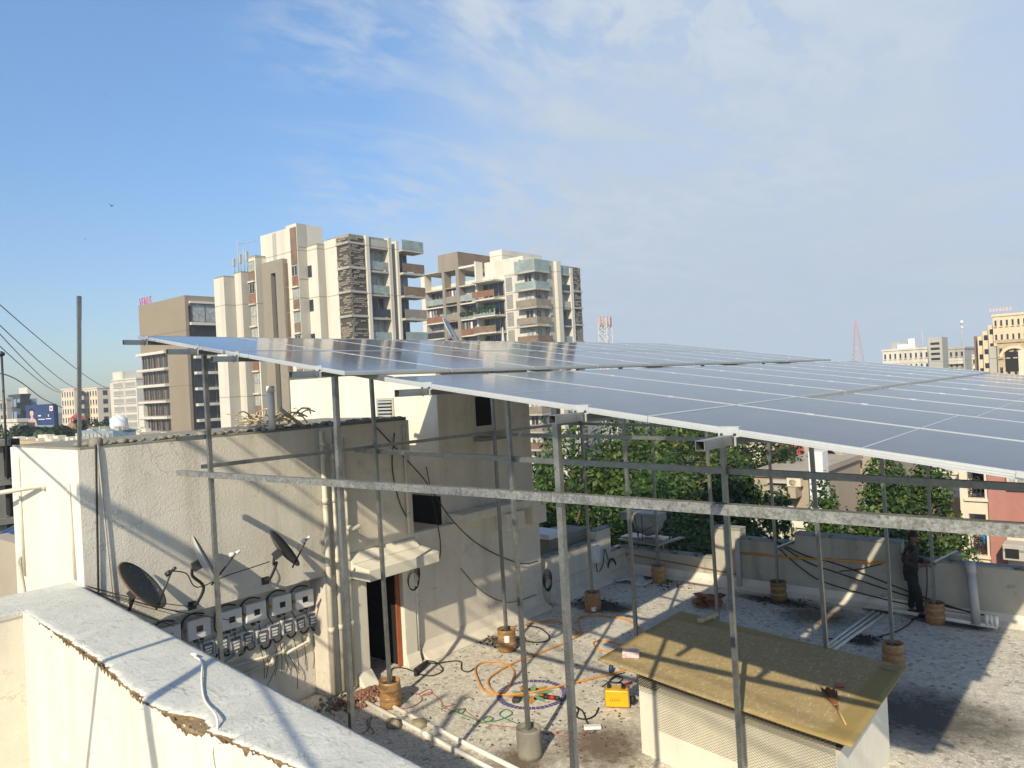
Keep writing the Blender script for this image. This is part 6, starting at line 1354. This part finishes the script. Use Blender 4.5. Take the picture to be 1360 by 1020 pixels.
A = at_d(158, 566, 84); r = thing('water_tank', 'round white water tank on the low cream roofs', 'tank', A); mb = MB(); mb.lathe([(.9, -1), (.95, .0), (.9, .8), (.5, 1.2), (0, 1.25)], A, 20); mb.build('shell', 'bill_white', r)
# near left building behind the end wall
A, B = at_d(-14, 585, 24), at_d(5, 600, 24); r = thing('dark_building', 'shaded grey building with open floor slabs at the left frame edge', 'building', (A.x, A.y, ZG))
bx_(r, 'wall', 'dark', (A.x - 6, A.y + .5, ZG), (B.x - .2, A.y + .8, A.z))
for k in range(5): bx_(r, 'floor_slab', 'concrete', (A.x - 6, A.y - .2, A.z - .2 - k * 1.25), (B.x, A.y + .49, A.z - k * 1.25))
for k in range(2): bx_(r, 'column', 'concrete', (B.x - .3 - k * .8, A.y + .1, ZG), (B.x - .12 - k * .8, A.y + .3, A.z - .21))
A = at_d(2, 470, 24); mb = MB(); mb.tube([V((A.x, A.y, A.z - 4)), A], .035); mb.blob(A, .09); single('mast', mb, 'steel_dark', 'thin dark mast with a knob at the left frame edge', 'mast', A)
A, B = at_x(0, 748, -13.4), at_x(28, 742, -13.4); r = thing('beige_wall', 'beige neighbour wall left of the white end wall', 'wall', (-14.5, 3.6, 0)); mb = MB(); zc_ = A.z; mb.box((-16.5, y0 + .4, ZG), (-13.66, y0 + .7, zc_)); mb.build('wall', 'beige_wall', r)
P = at_y(25, 741, y0 - .05); Q = at_y(34, 775, y0 - .05); mb = MB(); mb.tube(spline([P + V((-.12, .2, .03)), P, P + V((.02, 0, -.2)), Q + V((0, 0, -.5))], 5), .03); single('bent_pipe', mb, 'pvc', 'cream bent pipe over the beige neighbour wall', 'pipe', P)
A = at_d(10, 722, 17.5); r = thing('solar_panel', 'small dark blue solar panel low at the left frame edge', 'solar panel', A); mx = Matrix.Translation(A) @ Matrix.Rotation(rad(24), 4, 'X') ; mb = MB(); mb.box((-1.2, -.6, -.02), (.40, .6, .02), mx=mx); mb.build('glass', 'bill_blue', r); mb = MB()
for k in range(5): mb.box((-1.2 + k * .39, -.6, .0205), (-1.19 + k * .39, .6, .023), mx=mx)
mb.box((-1.2, -.62, -.03), (.42, -.601, .025), mx=mx); mb.build('grid_lines', 'blue_sheet', r)
# ------------------------------------------------------------------ right side, far
r, a, b, y, z = block('apartment_block', 'long white apartment block far off right with a grey stair shaft', 1172, 1234, 467, 200, 'far_white', 9, 3, 2.9, wf=.34, hf=.45, side=False)
bx_(r, 'stair_shaft', 'far_grey', (b.x + .01, y - 1, ZG), (b.x + 3.2, y + 6, z + 2.8))
for k in range(4): bx_(r, 'window', 'dark', (b.x + .6, y - 1.03, z + .9 - 1.3 * k), (b.x + 2.6, y - 1.002, z + 1.5 - 1.3 * k))
bx_(r, 'roof_block', 'bill_white', (a.x + 3.5, y + .5, z + .5), (a.x + 7.5, y + 3, z + 1.6)); bx_(r, 'roof_block', 'bill_white', (b.x - 5, y + 1, z + .5), (b.x - 3.4, y + 3, z + 3)); bx_(r, 'roof_block', 'far_grey', (b.x - 9, y + 1.2, z + .5), (b.x - 5.2, y + 6, z + 2.2))
r, a, b, y, z = block('apartment_block', 'weathered grey block right of the stair shaft far off', 1245, 1281, 465, 205, 'far_grey', 5, 3, 2.9, wf=.4, hf=.4, side=False); bx_(r, 'balcony', 'far_white', (a.x + 2, y - .8, z - 4), (a.x + 6, y - .01, z - 2.5))
block('low_building', 'pale long low block between the grey block and the yellow hotel', 1282, 1300, 474, 210, 'far_white', 4, 2, 2.6, side=False)
r, a, b, y, z = block('hotel_building', 'tall pale yellow stepped building at the right frame edge', 1318, 1372, 421, 160, 'yellow_wall', 7, 9, 3.0, wf=.36, hf=.42, side=False)
for k, (p, t) in enumerate(((1312, 432), (1305, 440), (1299, 447))): A, B = at_y(p, t, y + .5 + k), None; bx_(r, 'wall', 'yellow_wall', (A.x, y + .5 + k * .5, ZG), (a.x - .01 if k == 0 else prev - .01, y + 14, A.z)); prev = A.x; [bx_(r, 'window', 'dark', (A.x + .25, y + .47 + k * .5, A.z - 2.0 - 3 * j), (A.x + .95, y + .498 + k * .5, A.z - .9 - 3 * j)) for j in range(8)]
mb = MB(); mb.box((prev - .9, y + 3, ZG), (prev - .02, y + 12, at_y(1298, 446, y).z)); mb.build('wall', 'far_brown', r)
A = at_y(1316, 420, y + 2); mb = MB()
for k in range(7): mb.tube([A + V((k * .6, 0, 0)), A + V((k * .6, 0, 1.6 + .1 * k))], .05, n=5); mb.box((A.x + k * .6 - .2, A.y - .1, A.z + .9), (A.x + k * .6 + .2, A.y + .1, A.z + 1.6))
single('rooftop_sign_frame', mb, 'steel_red', 'thin pinkish sign frame on top of the pale yellow building', 'sign frame', A)
r, a, b, y, z = block('old_building', 'brown weathered building with an arched front before the pale yellow one', 1324, 1372, 456, 115, 'ochre_wall', 5, 4, 2.9, wf=.4, hf=.5, side=False)
mb = MB(); cx = at_y(1347, 465, y).x
for k in range(12): t0, t1_ = math.pi * k / 12, math.pi * (k + 1) / 12; mb.extrude_poly([(cx + 1.5 * math.cos(t0), y - .02, z - 2.2 + 1.3 * math.sin(t0)), (cx + 1.9 * math.cos(t0), y - .02, z - 2.2 + 1.7 * math.sin(t0)), (cx + 1.9 * math.cos(t1_), y - .02, z - 2.2 + 1.7 * math.sin(t1_)), (cx + 1.5 * math.cos(t1_), y - .02, z - 2.2 + 1.3 * math.sin(t1_))], (0, -.4, 0))
mb.build('arch', 'yellow_wall', r); bx_(r, 'window', 'dark', (cx - 1.2, y - .05, z - 4.4), (cx + 1.3, y - .035, z - 1.4)); bx_(r, 'wall', 'far_grey', (a.x - 1.1, y + .5, ZG), (a.x - .01, y + 9, z - .4))
A, B = at_d(1352, 465, 60), at_d(1400, 465, 60); r = thing('pale_wall_building', 'plain pale pinkish building end at the right frame edge', 'building', (A.x, A.y, ZG)); bx_(r, 'wall', 'cream_wall', (A.x, A.y, ZG), (B.x, A.y + 5, A.z))
# lattice towers and masts
def lattice(px, ytop, D, w0, w1, m_, name, label, zb=ZG, n=14):
    T = at_d(px, ytop, D); r = thing(name, label, 'lattice tower', (T.x, T.y, zb)); mb = MB(); H_ = T.z - zb; pr = None
    for k in range(n + 1):
        z = zb + H_ * k / n; h = (w0 + (w1 - w0) * k / n) / 2; q = [V((T.x + i * h, T.y + j * h, z)) for i, j in ((-1, -1), (1, -1), (1, 1), (-1, 1))]
        if pr:
            for i in range(4): mb.bar(pr[i], q[i], .12, .12); mb.bar(pr[i], q[(i + 1) % 4], .07, .07); mb.bar(pr[(i + 1) % 4], q[i], .07, .07); mb.bar(q[i], q[(i + 1) % 4], .07, .07)
        pr = q
    mb.build('frame', m_, r); return r, T
r, T = lattice(1136.5, 424, 250, 7, .5, 'steel_red', 'lattice_mast', 'tall tapering red and white lattice mast above the front array', n=22)
r, T = lattice(803, 424, 150, 2.2, 1.9, 'steel_white', 'telecom_tower', 'pale telecom tower with a ring of antennas right of the balcony tower', n=22)
mb = MB()
for k in range(10):
    a_ = k * .628; q = T + V((math.cos(a_) * 1.15, math.sin(a_) * 1.15, -.4)); mb.box((q.x - .14, q.y - .14, q.z - .9), (q.x + .14, q.y + .14, q.z + .9))
mb.build('antenna', 'steel_red', r)
for px, yt, yb_, D, lab in ((1277, 425, 463, 204, 'thin mast with white dishes on the weathered grey block'), (1224.5, 437, 466, 202, 'thin bare mast on the long white apartment block')):
    A, B = at_d(px, yt, D), at_d(px, yb_, D); mb = MB(); mb.tube([B - V((0, 0, 3)), A], .16, n=6)
    if px > 1250: mb.blob(A - V((0, 0, .6)), .5, mi=1); mb.blob(A - V((0, 0, 2)), .35, mi=1)
    single('mast', mb, ['far_grey', 'bill_white'], lab, 'mast', B)
# dish and folded umbrella on the stair tower roof
P = at_d(600, 440, 19); r = thing('satellite_dish', 'big pale dish seen edge on above the back array before the balcony tower', 'satellite dish', P)
dq = (CR * .86 + CU * .48 - CF * .10).normalized().to_track_quat('Z', 'Y').to_matrix().to_4x4(); mb = MB(); R_ = .42; mb.lathe([(R_ * t, .16 * R_ * (t * t - 1)) for t in (.001, .4, .8, 1)] + [(R_ * t, .16 * R_ * (t * t - 1) - .02) for t in (1, .8, .4, .001)], n=28, mx=Matrix.Translation(P) @ dq); mb.build('reflector', 'dish_light', r)
mb = MB(); mb.tube([P - V((0, 0, .1)), V((P.x, P.y, 5.75))], .03); mb.build('mount', 'steel_dark', r)
P = at_d(668, 446, 19.5); mb = MB(); mb.tube([V((P.x, P.y, P.z - .9)), P + V((0, 0, .22))], .09, r2=.02, n=10); mb.tube([V((P.x, P.y, 5.75)), P], .02); single('wrapped_pipe', mb, 'pvc_grey', 'wrapped grey pole poking above the back array', 'pole', P)
# ------------------------------------------------------------------ houses below on the right
def house(name, lab, lo_px, hi_px, D, m_, depth, wins=(), roof=None):
    A = at_d(*lo_px, D); y = A.y; B = at_y(*hi_px, y); r = thing(name, lab, 'house', (A.x, y, ZG)); bx_(r, 'wall', m_, (A.x, y, ZG), (B.x, y + depth, A.z)); bx_(r, 'roof_edge', m_, (A.x - .15, y - .15, A.z + .002), (B.x + .15, y + depth + .15, A.z + .3))
    for (u0, v0, u1, v1) in wins: P, Q = at_y(u0, v0, y), at_y(u1, v1, y); bx_(r, 'window', 'dark', (P.x, y - .02, Q.z), (Q.x, y - .002, P.z)); bx_(r, 'sill', m_, (P.x - .1, y - .2, Q.z - .12), (Q.x + .1, y - .003, Q.z - .003))
    return r, A, B, y
r, A, B, y = house('cream_house', 'small cream house with two dark openings above the dark tree', (945, 588), (1014, 588), 66, 'cream_wall', 7, ((963, 596, 976, 612), (983, 594, 995, 606)))
P = at_d(1030, 592, 64); r = thing('red_roof_house', 'red sheet roof between the cream house and the round tree', 'house', (P.x, P.y, ZG)); bx_(r, 'wall', 'cream_wall', (P.x - 2.5, P.y, ZG), (P.x + 2, P.y + 5, P.z - 1.5)); hiproof(r, (P.x - 2.8, P.y - .4), (P.x + 2.3, P.y + 5.4), P.z - 1.5, P.z + .4, 'tile_red')
# flat beige house: we see its +X flank and -Y front
r, A, B, y = house('beige_house', 'flat roofed beige house with a boxed balcony and outdoor unit', (1001, 632), (1073, 632), 40, 'beige_wall', 9)
P, Q = at_y(1011, 646, y - .9), at_y(1057, 662, y - .9); bx_(r, 'balcony', 'beige_wall', (P.x, y - .9, Q.z), (Q.x, y - .002, P.z)); P, Q = at_y(1038, 664, y), at_y(1055, 680, y); bx_(r, 'window', 'curtain', (P.x, y - .03, Q.z), (Q.x, y - .002, P.z)); P, Q = at_y(1020, 634, y - .3), at_y(1062, 645, y - .3); bx_(r, 'slab', 'far_grey', (P.x, y - .5, Q.z + .1), (Q.x, y - .003, Q.z + .25))
P = at_y(1057, 640, y - .4); ac = thing('outdoor_unit', 'cream outdoor cooling unit on the flat beige house balcony', 'outdoor unit', P); mb = MB(); mb.box((P.x - .4, P.y - .2, P.z - .22), (P.x + .3, P.y + .2, P.z + .25)); mb.build('case', 'cream_wall', ac, bevel=.02); mb = MB(); mb.lathe([(.17, 0), (.17, .02), (0, .025)], n=18, mx=Matrix.Translation(P + V((-.1, -.201, 0))) @ Matrix.Rotation(rad(90), 4, 'X')); mb.build('fan', 'far_grey', ac)
r, A, B, y = house('beige_house', 'taller beige house with an outside stair behind the drooping trees', (1067, 588), (1185, 588), 48, 'beige_wall', 9, ())
P = at_y(1073, 606, y - .05); Q = at_y(1098, 615, y - .05); bx_(r, 'band', 'far_white', (P.x, y - .3, Q.z), (Q.x, y - .002, P.z)); mb = MB(); P, Q = at_y(1112, 595, y - 1), at_y(1128, 612, y - 1)
for k in range(9): q = P.lerp(Q, k / 8); mb.box((q.x - .2, q.y - .5, q.z - .08), (q.x + .2, q.y + .5, q.z)); mb.bar(q + V((0, -.5, 0)), q + V((0, -.5, .9)), .05, .05)
mb.bar(P + V((0, -.5, .9)), Q + V((0, -.5, .9)), .06, .06); mb.bar(P + V((-1.3, -.5, .9)), P + V((0, -.5, .9)), .06, .06); mb.box((P.x - 1.4, P.y - .5, P.z - .1), (P.x - .2, P.y + .9, P.z)); mb.build('stair', 'far_grey', r)
A, B = at_d(1073, 600, 37), None; B = at_y(1092, 600, A.y); r = thing('dotted_pillar', 'white pillar with two columns of square holes', 'pillar', (A.x, A.y, ZG)); bx_(r, 'shaft', 'bill_white', (A.x, A.y, ZG), (B.x, A.y + .8, A.z)); mb = MB()
for k in range(16):
    for u in (.22, .72): mb.box((A.x + (B.x - A.x) * u, A.y - .02, A.z - 1.6 - k * .38), (A.x + (B.x - A.x) * u + .1, A.y - .002, A.z - 1.48 - k * .38))
mb.build('hole_pattern', 'dark', r)
r, A, B, y = house('white_house', 'bright white house wall just above the cracked parapet', (996, 683), (1037, 683), 37, 'white', 1.2)
r, A, B, y = house('white_house', 'small white house gable above the parapet left of the dotted pillar base', (1058, 700), (1086, 694), 36, 'white', .8)
r, A, B, y = house('white_house', 'white house with a blue sheet lean to left of the salmon block', (1236, 629), (1275, 629), 52, 'far_white', 7, ((1245, 633, 1257, 638),)); P, Q = at_y(1252, 645, y - 2), at_y(1276, 660, y - 2); mb = MB(); mb.extrude_poly([(P.x, y - 2.5, Q.z), (Q.x, y - 2.5, Q.z), (Q.x, y - 2.5, P.z + .2)], (0, 2.4, 0)); mb.build('lean_to', 'blue_sheet', r)
A = at_d(1222, 664, 44); r = thing('brown_roof_house', 'sloping brown tiled roof left of the salmon block', 'house', (A.x, A.y, ZG)); B = at_y(1278, 664, A.y); bx_(r, 'wall', 'beige_wall', (A.x, A.y + 1, ZG), (B.x, A.y + 6, A.z)); mb = MB(); q = at_y(1278, 690, A.y - 3); mb.extrude_poly([(A.x - .3, A.y + 1, A.z + .1), (A.x - .3, A.y - 3.2, A.z - 1.6), (A.x - .3, A.y - 3.2, A.z - 1.75), (A.x - .3, A.y + 1, A.z - .05)], (B.x - A.x + .6, 0, 0)); mb.build('roof', 'tile_brown', r)
# salmon block at the right
A = at_d(1272, 600, 38); y = A.y; r = thing('salmon_block', 'salmon red and cream apartment block with open balconies at the right frame edge', 'apartment block', (A.x, y, ZG))
x1 = at_y(1314, 680, y).x; x2 = at_y(1338, 740, y).x; x3 = at_y(1430, 680, y).x; zt_ = at_y(1300, 470, y).z - 3.2
op = [at_y(1288, q, y).z for q in (612, 661)], [at_y(1288, q, y).z for q in (682, 736)]
xa, xb = at_y(1286.5, 680, y).x, at_y(1309, 680, y).x
mb = MB(); zs = sorted([ZG, op[1][1], op[1][0], op[0][1], op[0][0], zt_])
mb.box((A.x, y, ZG), (xa, y + .25, zt_)); mb.box((xb, y, ZG), (x1 - .002, y + .25, zt_))
for lo, hi in ((ZG, op[1][1]), (op[1][0], op[0][1]), (op[0][0], zt_)): mb.box((xa + .001, y, lo), (xb - .001, y + .25, hi))
mb.build('wall', 'cream_wall', r); bx_(r, 'wall', 'cream_wall', (A.x, y + 1.6, ZG), (x1 - .002, y + 10, zt_)); bx_(r, 'wall', 'pink_wall', (x1, y - .15, ZG), (x3, y + 10, zt_))
bx_(r, 'wall', 'cream_wall', (x2 + .05, y - .20, ZG), (x3, y - .152, at_y(1345, 713, y).z))
for k, (hi, lo) in enumerate(op):
    bx_(r, 'balcony_recess', 'dark' if k == 0 else 'far_grey', (xa, y + 1.5, lo), (xb, y + 1.59, hi)); mb = MB()
    for j in range(3): mb.bar((xa, y + .1, lo + .25 + .3 * j), (xb, y + .1, lo + .25 + .3 * j), .03, .03)
    for j in range(5): u = xa + (xb - xa) * j / 4; mb.bar((u, y + .1, lo), (u, y + .1, lo + .9), .03, .03)
    mb.build('grille', 'steel_dark', r); bx_(r, 'sill', 'cream_wall', (xa - .15, y - .12, lo - .15), (xb + .15, y - .002, lo - .003))
    mb = MB()
    for j in range(26): q = V((rnd.uniform(xa + .2, xb - .2), y + rnd.uniform(.3, 1.0), lo + rnd.uniform(.02, 1.0))); mb.tube([q, q + V((rnd.gauss(0, .25), rnd.gauss(0, .2), rnd.gauss(.1, .25)))], .03, n=5)
    single('balcony_clutter', mb, 'steel_dark' if k == 0 else 'far_brown', 'jumble of old frames stored in the %s open balcony of the salmon block' % ('upper' if k == 0 else 'lower'), 'clutter', (xa, y + .5, lo))
q = at_y(1309, 717, y + .5); mb = MB(); mb.lathe([(.17, -.2), (.2, .2), (.17, .22), (0, .2)], q, 14); single('blue_bucket', mb, 'blue_bucket' if 'blue_bucket' in M else M.setdefault('blue_bucket', mat('bright_blue_plastic', (.02, .22, .55), .4)), 'bright blue bucket in the lower balcony of the salmon block', 'bucket', q)
P, Q = at_y(1337, 629, y - .15), at_y(1375, 652, y - .15); win_y(r, y - .32, P.x, Q.x, Q.z, P.z, 'curtain', 'yellow_wall', 3)
P = at_y(1347, 733, y - 1.2); ac = thing('cooler_box', 'grey metal air cooler box jutting from the salmon block wall', 'cooler', P); mb = MB(); mb.box((P.x - .45, y - 1.3, P.z - .4), (P.x + .6, y - .21, P.z + .35)); mb.build('case', 'far_grey', ac, bevel=.02); mb = MB(); mb.box((P.x - .35, y - 1.32, P.z - .3), (P.x + .2, y - 1.302, P.z + .15)); mb.build('grille', 'dark', ac)
# thin overhead wires on the left, and birds
for k, (a, b, lab) in enumerate((((-20, 358), (145, 516), 'topmost'), ((-20, 384), (106, 517), 'second'), ((-20, 393), (84, 520), 'third'), ((-20, 412), (82, 521), 'fourth'))):
    A, B = at_d(*a, 30), at_d(*b, 150); A = A + (A - B) * .35; P = [A.lerp(B, t) + V((0, 0, -1.2 * 4 * t * (1 - t))) for t in [i / 16 for i in range(17)]]; mb = MB(); mb.tube(P, .012, r2=.05, n=5)
    single('overhead_wire', mb, 'steel_dark', lab + ' of the thin wires slanting down across the left sky', 'wire', A, 'wires in the left sky')
A, B = at_d(-20, 492, 30), at_d(84, 542, 120); P = [A + (A - at_d(14, 500, 45)) * 2, A, at_d(14, 500, 45), at_d(34, 512, 65), at_d(58, 530, 90), B]; mb = MB(); mb.tube(spline(P, 5), .02, r2=.06, n=5); single('overhead_wire', mb, 'steel_dark', 'lowest curving wire running down toward the billboard', 'wire', A, 'wires in the left sky')
for px, D, s, lab in (((148.5, 273.5), 60, .26, 'largest dark bird in the left sky'), ((141.5, 127.5), 90, .18, 'highest tiny bird near the top left'), ((113.5, 297), 95, .16, 'tiny bird below left of the largest one'), ((113.5, 318), 95, .2, 'lowest tiny gliding bird in the left sky')):
    P = at_d(*px, D); r = thing('bird', lab, 'bird', P); mb = MB(); mb.blob(P, (s * .5, s * .2, s * .18), jit=.1)
    for k in (-1, 1): mb.extrude_poly([P + V((s * .15, 0, 0)), P + V((0, k * s * .8, s * .5)), P + V((-s * .2, k * s * .7, s * .45)), P + V((-s * .2, 0, 0))], (0, 0, .02))
    mb.build('body', 'black', r)

# cooling units and washing on the tower balconies
for k, (bd, x, y, z) in enumerate([(t1, X1 - 1.0, YS[1] + 1.2, zf[1] - FL + .1), (t1, X1 - .9, YS[3] + .6, zf[0] - 1.5), (t1, X1 - .9, YS[3] + .6, zf[2] - 1.2), (t2, X2 - 1.2, yb[0] - 1.0, zc[1] - 1.6), (t2, X2 - 1.2, yb[3] - 1.2, zc[2] - FL2 + .1), (t2, X2 - .7, yb[0] + .5, zc[2] - 1.5)]):
    bx_(bd, 'cooling_unit', 'far_grey', (x, y - .4, z), (x + .35, y + .4, z + .6))
for i, k in ((1, 1), (1, 3), (5, 2), (3, 0)):
    for j in range(3): u = XL[i] + .5 + j * .8; bx_(t2, 'washing', ('far_rust', 'bill_white', 'blue_sheet')[(j + k) % 3], (u, yL + .5, zl[k] - 1.9), (u + .5, yL + .53, zl[k] - .6))
# thin haze of the city air
mb = MB(); mb.box((-260, -60, ZG - 1), (60, 330, 48))
hm = bpy.data.materials.new('haze_air'); hm.use_nodes = True; t = hm.node_tree; t.nodes.remove(t.nodes['Principled BSDF'])
pv = N(t, 'ShaderNodeVolumePrincipled'); pv.inputs['Color'].default_value = (.86, .92, 1, 1); pv.inputs['Density'].default_value = .0007; pv.inputs['Anisotropy'].default_value = .2
L(t, pv.outputs[0], t.nodes['Material Output'].inputs['Volume'])
hz = mb.build('haze', hm); tag(hz, kind='stuff')
